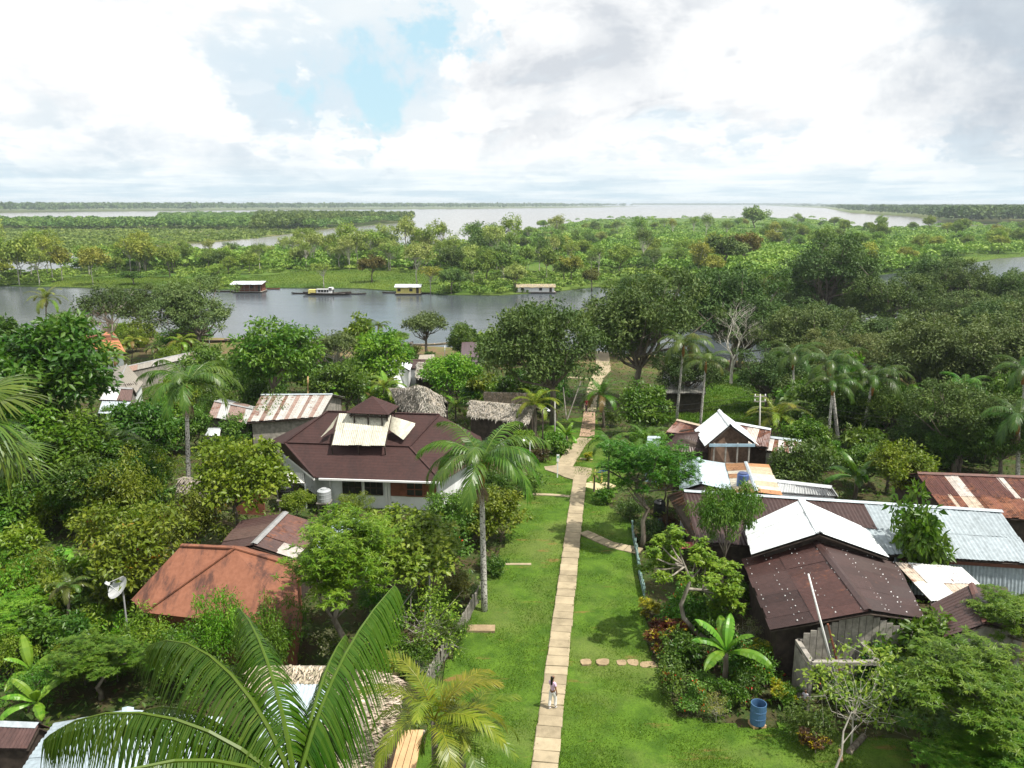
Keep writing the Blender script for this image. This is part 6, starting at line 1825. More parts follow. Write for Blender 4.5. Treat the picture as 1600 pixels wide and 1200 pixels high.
for key, px, py, r, col, label, kw in [
    # left
    ('glossy', 58, 588, 108, G_DARK, 'big glossy dark green tree at the left edge above the fan palms', {}),
    ('glossy', 118, 695, 74, G_LUSH, 'glossy dark green tree below the biggest one at the left edge', dict(sz=.8)),
    ('glossy', -12, 565, 78, (0.036, 0.086, 0.014), 'dark glossy tree cut by the left edge behind the biggest glossy one', {}),
    ('glossy', 138, 752, 56, G_DARK, 'dark glossy tree behind the feathery yellow-green tree', dict(sz=.8)),
    ('fine', 268, 985, 38, G_BRIGHT, 'fine-leaved bush against the lower corner of the orange roof', {}),
    ('fine', 425, 995, 52, G_LUSH, 'green bush hiding the lower eave of the orange roof', dict(sz=1.8)),
    ('fine', 335, 992, 50, G_BRIGHT, 'bright bush standing before the wall of the orange roofed house', dict(sz=1.8)),
    ('glossy', 22, 690, 84, G_LUSH, 'glossy green tree right behind the fan palm leaves at the left edge', dict(sz=.8)),
    ('guava', 366, 742, 88, G_YEL, 'yellow-green large-leaved tree left of the brown hipped house', {}),
    ('redleaf', 205, 850, 84, G_YEL, 'bushy tree with red and yellow-green leaves behind the orange roof', {}),
    ('fine', 205, 760, 62, G_YEL, 'feathery yellow-green tree above the red-leaved tree', dict(sz=1.3)),
    ('wispy', 430, 648, 34, G_MID, 'thin open tree before the rust striped roof', dict(sz=1.3)),
    ('lush', 372, 672, 30, G_MID, 'leafy tree left of the hipped roof hiding the striped house', {}),
    ('fine', 452, 676, 22, G_LUSH, 'low leafy tree at the back corner of the hipped roof', {}),
    ('redleaf', 300, 822, 50, (0.08, 0.11, 0.015), 'reddish bush tree between the palm trunk and the orange roof', {}),
    ('lush', 228, 672, 66, G_DARK, 'dark lush tree left of the palm with the orange crownshaft', {}),
    ('glossy', 425, 555, 62, G_LUSH, 'large dense dark green tree at the bank left of the grey spreading tree', {}),
    ('lush', 330, 590, 48, G_MID, 'rounded green tree behind the left palm crown', {}),
    ('sparse', 524, 540, 42, G_GREY, 'greyish spreading tree by the water right of the dense dark tree', {}),
    ('lush', 590, 565, 55, G_BRIGHT, 'bright yellow-green tree on the bank under the small palm', {}),
    ('lush', 540, 598, 50, G_MID, 'mid green bushy tree behind the wooden pole', {}),
    ('guava', 700, 585, 46, G_BRIGHT, 'bright green large-leaved tree before the dark purple roof', {}),
    ('umbrella', 665, 508, 37, G_GREY, 'single round umbrella tree standing at the waterline', {}),
    ('umbrella', 620, 528, 24, G_BRIGHT, 'flat bright green small tree beside the umbrella tree', dict(sz=.6)),
    ('sparse', 175, 480, 46, G_DOLIVE_SHADED, 'dark open tree at the left bank next to the tall palm', {}),
    ('great', 215, 478, 46, G_OLIVE_SHADED, 'olive tree at the left bank between dark tree and pale olive tree', {}),
    ('great', 305, 488, 68, G_GREY, 'large pale olive round tree at the left river bank', {}),
    ('sparse', 120, 505, 28, G_GREY, 'small grey tree at the left bank below the tall palm', {}),
    ('guava', 612, 868, 108, G_LIGHT, 'wide pale green tree in front of the brown hipped house', dict(sz=.8)),
    ('mango', 525, 898, 104, G_BRIGHT, 'bright green narrow-leaved tree with pale forked trunk beside the orange roof', {}),
    ('wispy', 665, 962, 62, G_LIGHT, 'pale small-leaved bush tree behind the picket fence', {}),
    ('lush', 705, 815, 42, G_MID, 'rounded green tree against the front of the hipped house', {}),
    ('lush', 782, 800, 44, G_YEL, 'yellow-green bush tree right of the tall palm trunk', {}),
    ('shrub', 824, 757, 24, G_MID, 'dense round dark bush at the path junction', {}),
    ('lush', 822, 690, 26, (0.10, 0.20, 0.015), 'brilliant lime green bush behind the tall palm fronds', {}),
    ('fine', 560, 790, 30, G_YEL, 'small yellowish tree growing at the hipped house tanks', {}),
    ('guava', 462, 785, 26, G_YEL, 'thin yellow-green tree before the white lean-to', {}),
    ('mango', 20, 960, 60, G_BRIGHT, 'dense narrow-leaved green tree at the lower left edge', dict(sz=.7)),
    ('fine', 55, 905, 58, G_YEL, 'yellowish fine-leaved tree at the left edge below the fan palms', {}),
    ('fine', 235, 990, 64, G_BRIGHT, 'bright fine-leaved bush tree below the satellite dish', {}),
    ('mango', 150, 1030, 72, G_LUSH, 'dark green fine-leaved tree left of the foreground palm', dict(sz=.6)),
    ('fine', 300, 1030, 66, G_LUSH, 'green bush tree half behind the coconut palm fronds', {}),
    ('fine', 40, 1075, 45, G_LUSH, 'low green bush tree above the lower left brown roof', {}),
    ('blossom', 515, 1008, 26, (0.08, 0.12, 0.03), 'shrub covered in white blossom under the narrow-leaved tree', {}),
    # right
    ('mango', 1008, 737, 74, (0.045, 0.120, 0.014), 'dense dark green tree on two trunks at the lawn edge below the junction', dict(sz=1.05)),
    ('redleaf', 1040, 735, 34, G_LUSH, 'tree with rusty leaf tips just right of the dense lawn-edge tree', dict(sz=1.4)),
    ('round', 1135, 806, 47, G_MID, 'small round-headed tree standing before the white gabled roof', dict(sz=1.6)),
    ('mango', 1530, 1085, 116, (0.066, 0.140, 0.014), 'huge bright green narrow-leaved tree at the lower right corner', dict(sz=.72)),
    ('mango', 1590, 975, 75, (0.068, 0.145, 0.014), 'bright green narrow-leaved tree at the right edge beside the small brown shed', dict(sz=.85)),
    ('mango', 1600, 1170, 95, G_LUSH, 'narrow-leaved tree in the extreme lower right corner', dict(sz=.6)),
    ('mango', 1530, 1185, 100, (0.060, 0.130, 0.014), 'low spreading narrow-leaved tree at the bottom edge near the lower right corner', dict(sz=.45)),
    ('bigleaf', 1420, 1000, 62, G_MID, 'large-leaved small tree in front of the nail-dotted roof', {}),
    ('bigleaf', 1425, 855, 46, G_LUSH, 'dark large-leaved shrub tree between white roof and silver shed', dict(sz=1.75)),
    ('lush', 1245, 735, 47, G_OLIVE_SHADED, 'dark round tree beyond the long shed beside the striped roof', {}),
    ('guava', 1420, 735, 60, G_YEL, 'olive-yellow tree with pale twisted limb above the long shed', {}),
    ('wispy', 1340, 1080, 88, G_LIGHT, 'sparse pale twiggy shrub tree before the plank frame', {}),
    ('wispy', 1570, 900, 34, G_LIGHT, 'thin pale shrub against the silver lean-to', {}),
    ('lush', 1540, 790, 30, G_YEL, 'yellow-green bush before the rust striped roof at right', {}),
    # river trees on the right
    ('great', 866, 546, 98, G_OLIVE_SHADED, 'large dark olive tree at the bank, leftmost of the great trees right of the river', dict(sz=1.2)),
    ('sparse', 905, 500, 50, G_DOLIVE_SHADED, 'dark open crown rising behind the leftmost great olive tree', dict(sz=.6)),
    ('great', 1000, 520, 100, G_OLIVE_SHADED, 'great olive brown tree over the river steps', dict(sz=1.1)),
    ('great', 1075, 585, 55, G_DOLIVE_SHADED, 'dark olive tree behind the two pale trunked palms', {}),
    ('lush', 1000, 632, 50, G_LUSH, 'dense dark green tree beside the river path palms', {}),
    ('great', 1150, 486, 88, G_DOLIVE_SHADED, 'very large dark green tree behind the bare pale tree', {}),
    ('great', 1158, 522, 60, G_DOLIVE_SHADED, 'dark tree close behind the bare pale tree', dict(sz=.9)),
    ('great', 1290, 456, 80, G_DOLIVE_SHADED, 'very large dark crown near the island forest, right of the bare tree', {}),
    ('great', 1395, 490, 62, G_OLIVE_SHADED, 'olive crown above the gap where water shines through', {}),
    ('great', 1465, 456, 54, G_DOLIVE_SHADED, 'dark olive crown in the upper right forest near the inlet', {}),
    ('great', 1552, 512, 70, G_DOLIVE_SHADED, 'broad dark crown beside the right inlet', {}),
    ('great', 1590, 560, 90, G_GREY, 'broad greyish olive crown at the right edge of the forest', {}),
    ('great', 1460, 555, 88, G_GREY, 'wide grey-green crown in the middle of the right forest', {}),
    ('great', 1265, 535, 72, G_GREY, 'grey-green crown right of the bare pale tree', {}),
    ('sparse', 1340, 520, 55, G_OLIVE_SHADED, 'thin olive tree with pale limbs below the shining water gap', dict(sz=.6)),
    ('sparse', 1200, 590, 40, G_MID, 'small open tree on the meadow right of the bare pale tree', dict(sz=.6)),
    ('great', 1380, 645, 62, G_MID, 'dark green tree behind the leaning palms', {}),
    ('great', 1500, 660, 78, G_OLIVE_SHADED, 'broad dark olive tree above the rusty shed', {}),
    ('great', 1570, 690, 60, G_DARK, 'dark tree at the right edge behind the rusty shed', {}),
    ('lush', 1300, 640, 52, G_DARK, 'dark dense tree around the leaning palm trunks', {}),
    ('lush', 1265, 690, 40, G_LUSH, 'green bush tree at the foot of the leaning palms', {}),
    ('lush', 1360, 720, 40, G_MID, 'green bush tree above the banana plant beyond the shed', {}),
    ('sparse', 1440, 640, 50, G_YEL, 'yellowish open tree amid the right forest', dict(sz=.7)),
]:
    tree_px(key, px, py, r, col, label, **kw)

# the bare pale tree
def bare_tree(px, py, top, label):
    b = W(px, py); t = at_depth(px + 5, top, b.y); H = t.z - b.z
    rng = random.Random(8)
    mb = MB()
    def grow(p, d, L, r, lv):
        mid = p + d * (L * 0.5) + Vector((rng.gauss(0, 1), rng.gauss(0, 1), rng.gauss(0, .5))) * L * 0.05
        e = p + d * L
        mb.tube([p, mid, e], [r, r * .85, r * .66], 6 if lv < 2 else 4, cap=False)
        if lv >= 6: return
        n = 3 if lv < 1 else rng.choice((2, 3, 3))
        for k in range(n):
            a = rng.uniform(0, 6.28); sp = rng.uniform(0.3, 0.6) if lv < 1 else rng.uniform(0.45, 0.95)
            nd = (d + Vector((math.cos(a) * sp * 1.2, math.sin(a) * sp * 0.9, rng.uniform(-.05, .30)))).normalized()
            grow(e if k < 2 else mid, nd, L * rng.uniform(0.62, 0.82), r * rng.uniform(0.48, 0.62), lv + 1)
    grow(b - Vector((0, 0, .3)), Vector((0.03, 0, 1)), H * 0.30, H * 0.019, 0)
    o = root('bare_tree', b, label, 'tree')
    mb.build('branches', BARK_PALE, o, smooth=True)
bare_tree(1142, 600, 455, 'leafless pale grey tree standing before the dark riverside trees')

# twisted frangipani at the right of the lawn
def frangipani():
    b = W(1110, 1005); o = root('twisted_tree', b, 'crooked pale-trunked tree with rosettes of bright leaves at the right of the lawn', 'tree')
    def P(px, py, dy=0.0): return at_depth(px, py, b.y + dy)
    mb = MB()
    tr = [P(1108, 1003), P(1085, 985), P(1068, 965), P(1064, 945), P(1074, 920), P(1078, 905), P(1070, 885), P(1055, 880)]
    mb.tube(tr, [.14, .125, .115, .10, .095, .085, .07, .05], 9)
    tips = []
    for (px, py, dy) in ((1030, 850, .3), (1020, 870, -.6), (1042, 840, .9), (1052, 862, 1.4), (1060, 850, -.4), (1010, 888, .5), (1035, 905, -1.0), (1048, 885, .8), (1100, 880, 1.6), (1090, 865, .9)):
        t = P(px, py, dy); s = tr[6 if px < 1070 else 5]
        mb.tube([s, s.lerp(t, .5) + Vector((0, 0, -.12)), t], [.06, .045, .02], 5, cap=False); tips.append(t)
    br = P(1098, 922)
    mb.tube([tr[4], br, P(1118, 915)], [.09, .07, .05], 6, cap=False)
    for (px, py, dy) in ((1115, 890, .2), (1135, 895, -.4), (1140, 915, .3), (1125, 925, -.5), (1148, 905, .8), (1128, 880, 1.0), (1110, 905, -.8), (1138, 940, -.2), (1118, 945, .5), (1150, 945, .4), (1105, 868, .6), (1145, 925, -.7)):
        t = P(px, py, dy); mb.tube([br, br.lerp(t, .5) + Vector((0, 0, .1)), t], [.05, .035, .02], 5, cap=False); tips.append(t)
    mb.build('trunk', BARK_TWIST, o, smooth=True)
    rng = np.random.default_rng(4)
    tips += [t + Vector((random.gauss(0, .45), random.gauss(0, .6), random.gauss(.1, .3))) for t in tips]
    C = np.array([tuple(t - b) for t in tips])
    p, D, N, L, Wd, tint = crown_leaves(rng, C, np.full(len(C), 0.42), 190, 0.21, 0.10, 'rosette')
    V, F = leaf_faces(p, D, N, L, Wd)
    link('crown', mesh_of('frangipani_crown', V, F, LEAF, attr=np.repeat(tint, 2)), o, (0.100, 0.205, 0.020))
frangipani()

# ------------------------------------------------------------------ flower beds and shrubs with a look of their own
for key, px, py, r, col, label, nm in [
    ('croton', 1200, 1025, 24, (0.08, 0.12, 0.01), 'yellow and green croton bush beside the plank frame', 'croton_bush'),
    ('croton', 1222, 1085, 19, (0.20, 0.22, 0.01), 'round golden yellow clipped bush right of the blue barrel', 'round_bush'),
    ('hibiscus', 1052, 1062, 30, G_MID, 'red flowering bush at the right edge of the lawn below the stepping stones', 'flowering_bush'),
    ('hibiscus', 1082, 1090, 26, G_MID, 'red flowering bush left of the banana plant foot', 'flowering_bush'),
    ('hibiscus', 1195, 1052, 26, G_LUSH, 'leafy bush with orange-red flowers above the blue barrel', 'flowering_bush'),
    ('croton', 1040, 985, 26, (0.07, 0.02, 0.012), 'dark red-leaved bush below the board fence', 'red_bush'),
    ('croton', 1022, 1000, 20, (0.075, 0.025, 0.014), 'smaller reddish bush between the lawn and the dark red bush', 'red_bush'),
    ('croton', 1018, 950, 17, (0.14, 0.14, 0.01), 'yellow-green low bush at the end of the board fence', 'bush'),
    ('wispy', 1120, 1105, 24, (0.13, 0.14, 0.04), 'straggly pale bush under the banana plant', 'bush'),
    ('shrub', 1145, 1085, 26, G_LUSH, 'green bush under the right leaves of the banana plant', 'bush'),
    ('wispy', 1170, 985, 24, (0.20, 0.22, 0.20), 'silvery grey bush against the wall of the nail-dotted roof house', 'bush'),
    ('bigleaf', 1065, 1010, 28, G_DARK, 'dark leafy bush beneath the crooked pale tree', 'bush'),
    ('bigleaf', 1110, 965, 30, G_LUSH, 'broad-leaved bush right of the crooked trunk', 'bush'),
    ('wispy', 1135, 868, 26, (0.26, 0.28, 0.20), 'pale spiky yucca-like bush before the dazzling white wall', 'bush'),
    ('shrub', 1020, 832, 22, G_DOLIVE_SHADED, 'dark bush inside the teal board fence', 'bush'),
    ('redleaf', 1043, 818, 16, (0.06, 0.03, 0.02), 'dark purple bush beside the teal bucket', 'red_bush'),
    ('shrub', 985, 795, 20, G_OLIVE_SHADED, 'olive bush at the foot of the two-trunked lawn tree', 'bush'),
    ('bigleaf', 946, 772, 14, G_LUSH, 'spiky green bush at the end of the sandy spot', 'bush'),
    ('shrub', 1262, 1130, 34, (0.07, 0.11, 0.03), 'variegated dark bush at the lower lawn beside the log', 'bush'),
    ('hibiscus', 1280, 1055, 22, G_MID, 'bush with orange flowers inside the plank frame', 'flowering_bush'),
    ('croton', 1275, 1160, 22, (0.06, 0.03, 0.02), 'maroon-leaved bush below the variegated bush', 'red_bush'),
    ('redleaf', 715, 915, 24, (0.10, 0.11, 0.03), 'reddish flower bush behind the picket fence', 'flowering_bush'),
    ('wispy', 690, 925, 26, (0.16, 0.17, 0.06), 'pale grassy bush behind the picket fence post', 'bush'),
    ('bigleaf', 745, 925, 13, (0.14, 0.20, 0.12), 'spiky grey-green yucca at the head of the picket fence', 'bush'),
    ('fine', 700, 985, 32, G_MID, 'feathery green bush spilling over the picket fence', 'bush'),
    ('shrub', 650, 1025, 30, G_MID, 'green bush in the yard behind the thatch', 'bush'),
    ('shrub', 610, 1000, 24, G_BRIGHT, 'lime green bush above the dark trunk in the yard', 'bush'),
    ('shrub', 775, 885, 18, G_DARK, 'dark grassy clump along the lawn border near the palm trunk', 'bush'),
    ('shrub', 760, 878, 16, G_DARK, 'dark low clump left of the palm trunk shade', 'bush'),
    ('croton', 921, 712, 8, (0.16, 0.20, 0.01), 'tiny yellow bush on the grass by the winding path', 'bush'),
    ('bigleaf', 862, 690, 20, G_LUSH, 'bushy green plants beside the slim pale pole', 'bush'),
    ('shrub', 845, 710, 14, (0.05, 0.04, 0.02), 'dark reddish bush at the foot of the lamp post', 'red_bush'),
    ('lush', 670, 558, 9, G_DARK, 'clipped dark hedge bush on the brown river bank', 'bush'),
]:
    tree_px(key, px, py, r, col, label, name=nm, cat='bush')

# ------------------------------------------------------------------ palms
P_GREEN = (0.050, 0.115, 0.016); P_DARK = (0.034, 0.080, 0.016); P_YEL = (0.105, 0.150, 0.014); P_DULL = (0.050, 0.085, 0.020)
palm_px(757, 957, 752, 724, 96, 'chonta', P_GREEN, 'tall palm with spotted white trunk and drooping crown beside the lawn', n=17, skirt=True, trunk=0.15)
palm_px(296, 800, 291, 605, 74, 'chonta', P_GREEN, 'palm with orange crownshaft and drooping fronds above the left gardens', n=13, skirt=True, trunk=0.17)
palm_px(1238, 668, 1240, 558, 44, 'chonta', P_DARK, 'palm with slim grey trunk at the left of the leaning palms', n=10, trunk=0.13)
palm_px(1312, 710, 1297, 570, 52, 'chonta', P_DARK, 'palm on a long pale trunk leaning left', n=11, trunk=0.15)
palm_px(1290, 722, 1302, 600, 40, 'chonta', P_DARK, 'palm whose pale trunk crosses behind the leaning one', n=9, trunk=0.13)
palm_px(1341, 708, 1364, 595, 52, 'chonta', P_DARK, 'palm on a pale trunk leaning right', n=11, trunk=0.15)
palm_px(1397, 650, 1385, 585, 32, 'chonta', P_DARK, 'smaller palm just right of the right-leaning palm', n=9, trunk=0.11)
palm_px(1590, 760, 1592, 655, 58, 'chonta', P_DARK, 'dark palm at the right edge above the rusty shed', n=11, skirt=True, trunk=0.15)
palm_px(1600, 700, 1600, 580, 46, 'chonta', P_DARK, 'upper dark palm at the right edge of the forest', n=10, trunk=0.15)
palm_px(1510, 690, 1508, 605, 40, 'chonta', P_GREEN, 'green palm in the right forest above the rusty shed', n=10, trunk=0.13)
palm_px(1430, 655, 1420, 610, 30, 'small', P_GREEN, 'short palm deep in the right forest', n=9, trunk=0.1)
palm_px(1057, 657, 1068, 540, 44, 'chonta', P_DULL, 'taller of the two pale trunked palms by the meadow', n=10, trunk=0.13)
palm_px(1094, 667, 1103, 566, 38, 'chonta', P_DULL, 'shorter of the two pale trunked palms by the meadow', n=10, trunk=0.12)
palm_px(1215, 712, 1213, 652, 48, 'coco', P_YEL, 'yellowish coconut palm behind the utility pole', n=12, trunk=0.14, shaft=False, barkmat=BARK)
palm_px(944, 668, 940, 618, 36, 'coco', P_GREEN, 'bushy green palm beside the river path', n=13, trunk=0.14, shaft=False, barkmat=BARK)
palm_px(950, 787, 952, 692, 36, 'chonta', P_GREEN, 'slender dark-trunked palm on the lawn by the two-trunked tree', n=10, trunk=0.08, barkmat=BARK_DARK)
palm_px(1005, 720, 1008, 688, 34, 'coco', P_GREEN, 'short palm behind the dense lawn-edge tree', n=10, trunk=0.1, shaft=False, barkmat=BARK)
palm_px(928, 770, 929, 742, 15, 'small', P_YEL, 'little yellowing palm at the sandy playground spot', n=9, trunk=0.07, shaft=False, barkmat=BARK)
palm_px(834, 700, 836, 632, 36, 'coco', P_YEL, 'yellow-green coconut palm left of the big bank tree', n=12, trunk=0.12, shaft=False, barkmat=BARK)
palm_px(760, 612, 760, 572, 28, 'chonta', P_DARK, 'drooping dark palm with brown skirt near the river', n=11, skirt=True, trunk=0.13)
palm_px(593, 600, 591, 510, 19, 'chonta', P_DULL, 'small-headed slim palm standing against the water', n=9, trunk=0.1)
palm_px(712, 660, 712, 636, 26, 'coco', P_BRIGHT if 'P_BRIGHT' in globals() else (0.09, 0.17, 0.016), 'short bright palm behind the hipped roof corner', n=10, trunk=0.1, shaft=False, barkmat=BARK)
palm_px(72, 530, 72, 468, 26, 'coco', P_YEL, 'tall palm at the left bank against the water', n=13, trunk=0.14, shaft=False, barkmat=BARK)
palm_px(262, 520, 264, 452, 16, 'coco', P_GREEN, 'palm top above the pale olive tree on the left bank', n=10, trunk=0.1, shaft=False, barkmat=BARK)
for k, (bx, by, cx, cy, r, what) in enumerate([(148, 600, 150, 562, 24, 'first'), (163, 598, 166, 548, 26, 'second'), (178, 590, 182, 560, 22, 'third'), (205, 575, 208, 535, 22, 'fourth'), (195, 560, 196, 540, 20, 'fifth')]):
    palm_px(bx, by, cx, cy, r, 'small', P_YEL, f'{what} thin palm from the left in the cluster before the terracotta roof', n=9, trunk=0.08, barkmat=BARK_DARK, group='thin palms by the terracotta roof')
palm_px(282, 575, 285, 535, 26, 'small', P_YEL, 'yellow-tipped palm before the pale olive bank tree', n=10, trunk=0.09, barkmat=BARK)
palm_px(240, 575, 240, 545, 18, 'small', P_DULL, 'dull small palm left of the yellow-tipped palm', n=8, trunk=0.08, barkmat=BARK)
palm_px(560, 650, 560, 612, 30, 'coco', P_GREEN, 'leafy palm just behind the cupola on its left', n=11, trunk=0.1, shaft=False, barkmat=BARK)
palm_px(595, 650, 600, 606, 28, 'coco', P_YEL, 'yellowing palm just behind the cupola on its right', n=11, trunk=0.1, shaft=False, barkmat=BARK)
palm_px(180, 780, 185, 692, 45, 'coco', P_DARK, 'dark shaded palm below the big glossy tree', n=10, trunk=0.1, shaft=False, barkmat=BARK)
palm_px(105, 1010, 108, 918, 36, 'small', P_DULL, 'small palm left of the satellite dish', n=9, trunk=0.08, shaft=False, barkmat=BARK)

# foreground coconut palm, its crown just below the frame
def foreground_palm():
    top = at_depth(462, 1240, 10.4)
    b = Vector((top.x + 0.5, top.y - 0.3, 0.0))
    o = root('coconut_palm', b, 'large coconut palm with long arching fronds filling the lower left foreground', 'palm')
    pts = [b.lerp(top, i / 7) + Vector((0.25 * math.sin(i / 7 * 3.1), 0, 0)) for i in range(8)]
    MB().tube([pts[0] - Vector((0, 0, .3))] + pts, [.2] + [.17 - .008 * i for i in range(8)], 10).build('trunk', BARK, o, smooth=True)
    MB().tube([top - Vector((0, 0, .5)), top + Vector((0, 0, .1))], [0.15, 0.18], 9).build('crownshaft', SKIRT, o, smooth=True)
    specs = [  # azimuth, start elevation, bend, length, leaflet, hang, curl
        (178, 50, 92, 4.5, 0.95, 1.25, -0.10), (146, 70, 108, 4.3, 1.0, 1.0, 0.10), (118, 78, 82, 3.4, 0.80, 1.0, 0.18), (62, 66, 48, 3.5, 0.95, 1.5, -0.10),
        (152, 34, 80, 4.2, 0.95, 1.0, 0.0), (196, 30, 85, 4.3, 0.95, 1.1, 0.0), (215, 55, 95, 4.4, 0.9, 1.0, 0.0), (350, 10, 70, 3.8, 0.85, 1.0, 0.0),
        (250, 45, 80, 4.3, 0.8, 0.8, 0), (290, 40, 85, 4.3, 0.8, 0.8, 0), (330, 20, 85, 4.3, 0.8, 0.8, 0), (84, 50, 60, 3.0, 0.85, 1.2, 0.0)]
    for k, (az, a0, bend, L, lf, hg, cu) in enumerate(specs):
        me = frond_mesh('frond_long', L, a0, bend, 118, lf * 1.12, hg, 0.036, 300 + k, seg=4, rr=0.03, curl=cu, petiole=0.16, vee=0.15)
        f = link('frond', me, o, (0.040, 0.102, 0.012))
        f.location = top - b
        f.rotation_euler = (0, 0, math.radians(az))
    r = random.Random(2)
    for k in range(6):
        a = k * 1.05
        MB().lathe(top + Vector((0.28 * math.cos(a), 0.28 * math.sin(a), -0.55)), [(.03, 0), (.1, .05), (.13, .14), (.1, .24), (.03, .29)], 10).build('coconut', PLASTIC, o, (0.12, 0.16, 0.03))
foreground_palm()

# young coconut palm at the lower centre
def young_palm(px, py, y, r, label, n, color, seed):
    top = at_depth(px, py, y); b = Vector((top.x, top.y + 0.2, 0))
    return palm(b, top, r, 'coco', color, label, n, trunk=0.13, shaft=False, barkmat=BARK, seed=seed)
young_palm(678, 1125, 23.5, 2.9, 'young yellow-green coconut palm beside the plank deck', 12, P_YEL, 3)
young_palm(722, 1150, 24.5, 2.6, 'young coconut palm overhanging the lawn at the lower centre', 11, (0.085, 0.14, 0.016), 5)

# fan palm at the left edge
def fan_leaf(name, R_, seed):
    rng = np.random.default_rng(seed); V = []; F = []; tint = []
    mb = MB().tube([(0, 0, 0), (0.7, 0, 0.25), (1.3, 0, 0.25)], [0.03, 0.025, 0.02], 5)
    V = list(mb.V); F = list(mb.F); tint = [0.8] * len(F)
    c = Vector((1.3, 0, 0.25)); n = 46
    for k in range(n):
        a = math.radians(-155 + 310 * k / (n - 1)) + rng.normal() * 0.03
        d = Vector((math.cos(a), math.sin(a), 0.25)).normalized()
        s = Vector((-math.sin(a), math.cos(a), 0))
        L = R_ * (0.8 + 0.25 * math.cos(a * 0.5)) * rng.uniform(0.9, 1.06)
        b = len(V)
        for q in range(4):
            t = q / 4
            p = c + d * (L * t) + Vector((0, 0, -1.0 * L * t * t * (0.6 + 0.3 * math.cos(a))))
            w = 0.075 * (0.3 + 1.2 * t if t < .5 else 0.9)
            V += [tuple(p - s * w / 2), tuple(p + s * w / 2)]
        V.append(tuple(c + d * L + Vector((0, 0, -1.05 * L * (0.6 + 0.3 * math.cos(a))))))
        tv = float(np.clip(0.5 + rng.normal() * 0.2, 0.05, 0.95))
        for q in range(3):
            F.append((b + 2 * q, b + 2 * q + 1, b + 2 * q + 3, b + 2 * q + 2)); tint.append(tv)
        F.append((b + 6, b + 7, b + 8)); tint.append(tv)
    return mesh_of(name, V, F, PALM_LEAF, attr=tint)
FAN = [fan_leaf('fan_leaf', 1.45, i) for i in range(2)]
def fan_palm(px, py, y, label, leaves, seed):
    top = at_depth(px, py, y); b = Vector((top.x - 3.6, top.y + 0.5, float(ground(top.x, top.y))))
    o = root('fan_palm', b, label, 'palm')
    MB().tube([b - Vector((0, 0, .3)), b.lerp(top, .5), top], [.18, .14, .12], 9).build('trunk', BARK, o, smooth=True)
    r = random.Random(seed)
    for (az, el) in leaves:
        f = link('frond', FAN[r.randint(0, 1)], o, (0.060, 0.108, 0.018))
        f.location = top - b
        f.scale = (.82, .82, .82)
        f.rotation_euler = (r.uniform(-.2, .2), -math.radians(el), math.radians(az))
fan_palm(-42, 668, 22, 'fan palm with great drooping leaves at the left edge', [(10, 30), (60, 45), (-35, 5), (-10, -25), (110, 40), (170, 20), (220, 10), (270, 0), (320, -30), (140, 60)], 3)
fan_palm(-30, 752, 23, 'lower fan palm with one round drooping leaf at the left edge', [(0, 18), (60, 30), (120, 40), (180, 20), (250, 15)], 4)

banana(1131, 1075, 1.2, 'banana plant with broad bright leaves in the right flower bed', n=10, seed=1, hstem=1.5, color=(0.075, 0.185, 0.022))
banana(52, 1075, 0.95, 'banana plant among bushes at the lower left', n=7, seed=2, hstem=0.9)
banana(62, 1130, 0.95, 'banana plant above the lower left brown roof', n=7, seed=3, hstem=1.0)
banana(1335, 782, 1.5, 'banana plant with dark leaves rising behind the long shed', color=(0.05, 0.12, 0.03), n=9, seed=4, hstem=1.2)
banana(1385, 770, 1.2, 'second banana plant behind the long shed, beside the olive-yellow tree', color=(0.055, 0.12, 0.03), n=7, seed=5, hstem=1.2)
banana(1212, 716, 0.8, 'small banana plant at the foot of the utility pole', color=(0.06, 0.13, 0.03), n=6, seed=6, hstem=.6)
banana(520, 655, 1.6, 'banana plant behind the roof left of the cupola', n=8, seed=7, hstem=1.8)
banana(604, 640, 1.5, 'banana plant between the cupola and the sagging thatch', n=8, seed=8, hstem=1.8)
banana(885, 690, 1.0, 'leafy banana clump left of the winding path', n=9, seed=9, hstem=.6)
banana(112, 930, 1.1, 'banana leaves between the left bushes', n=7, seed=10, hstem=1.2)

# ------------------------------------------------------------------ fill: shrubs of the gardens, by garden
rs = random.Random(77)
def clear(x, y, r):
    if inpoly(x, y, LAWN_POLY) or inpoly(x, y, BACKLAWN_POLY): return False
    for hx, hy, hr in FLOORED:
        if (x - hx) ** 2 + (y - hy) ** 2 < (hr * 0.85 + r) ** 2: return False
    return True

def lawn_gap(x, y, m):
    return not any(inpoly(x + dx, y + dy, LAWN_POLY) for dx in (-m, 0, m) for dy in (-m, 0, m))

ORD = ['leftmost', 'second from the left', 'third from the left', 'fourth from the left', 'fifth from the left', 'sixth from the left', 'seventh from the left', 'eighth from the left',
       'ninth from the left', 'tenth from the left', 'eleventh from the left', 'twelfth from the left']
def nth(label, i, n):
    if n > 12: return label
    return label + ', ' + ('rightmost' if i == n - 1 else ORD[i])

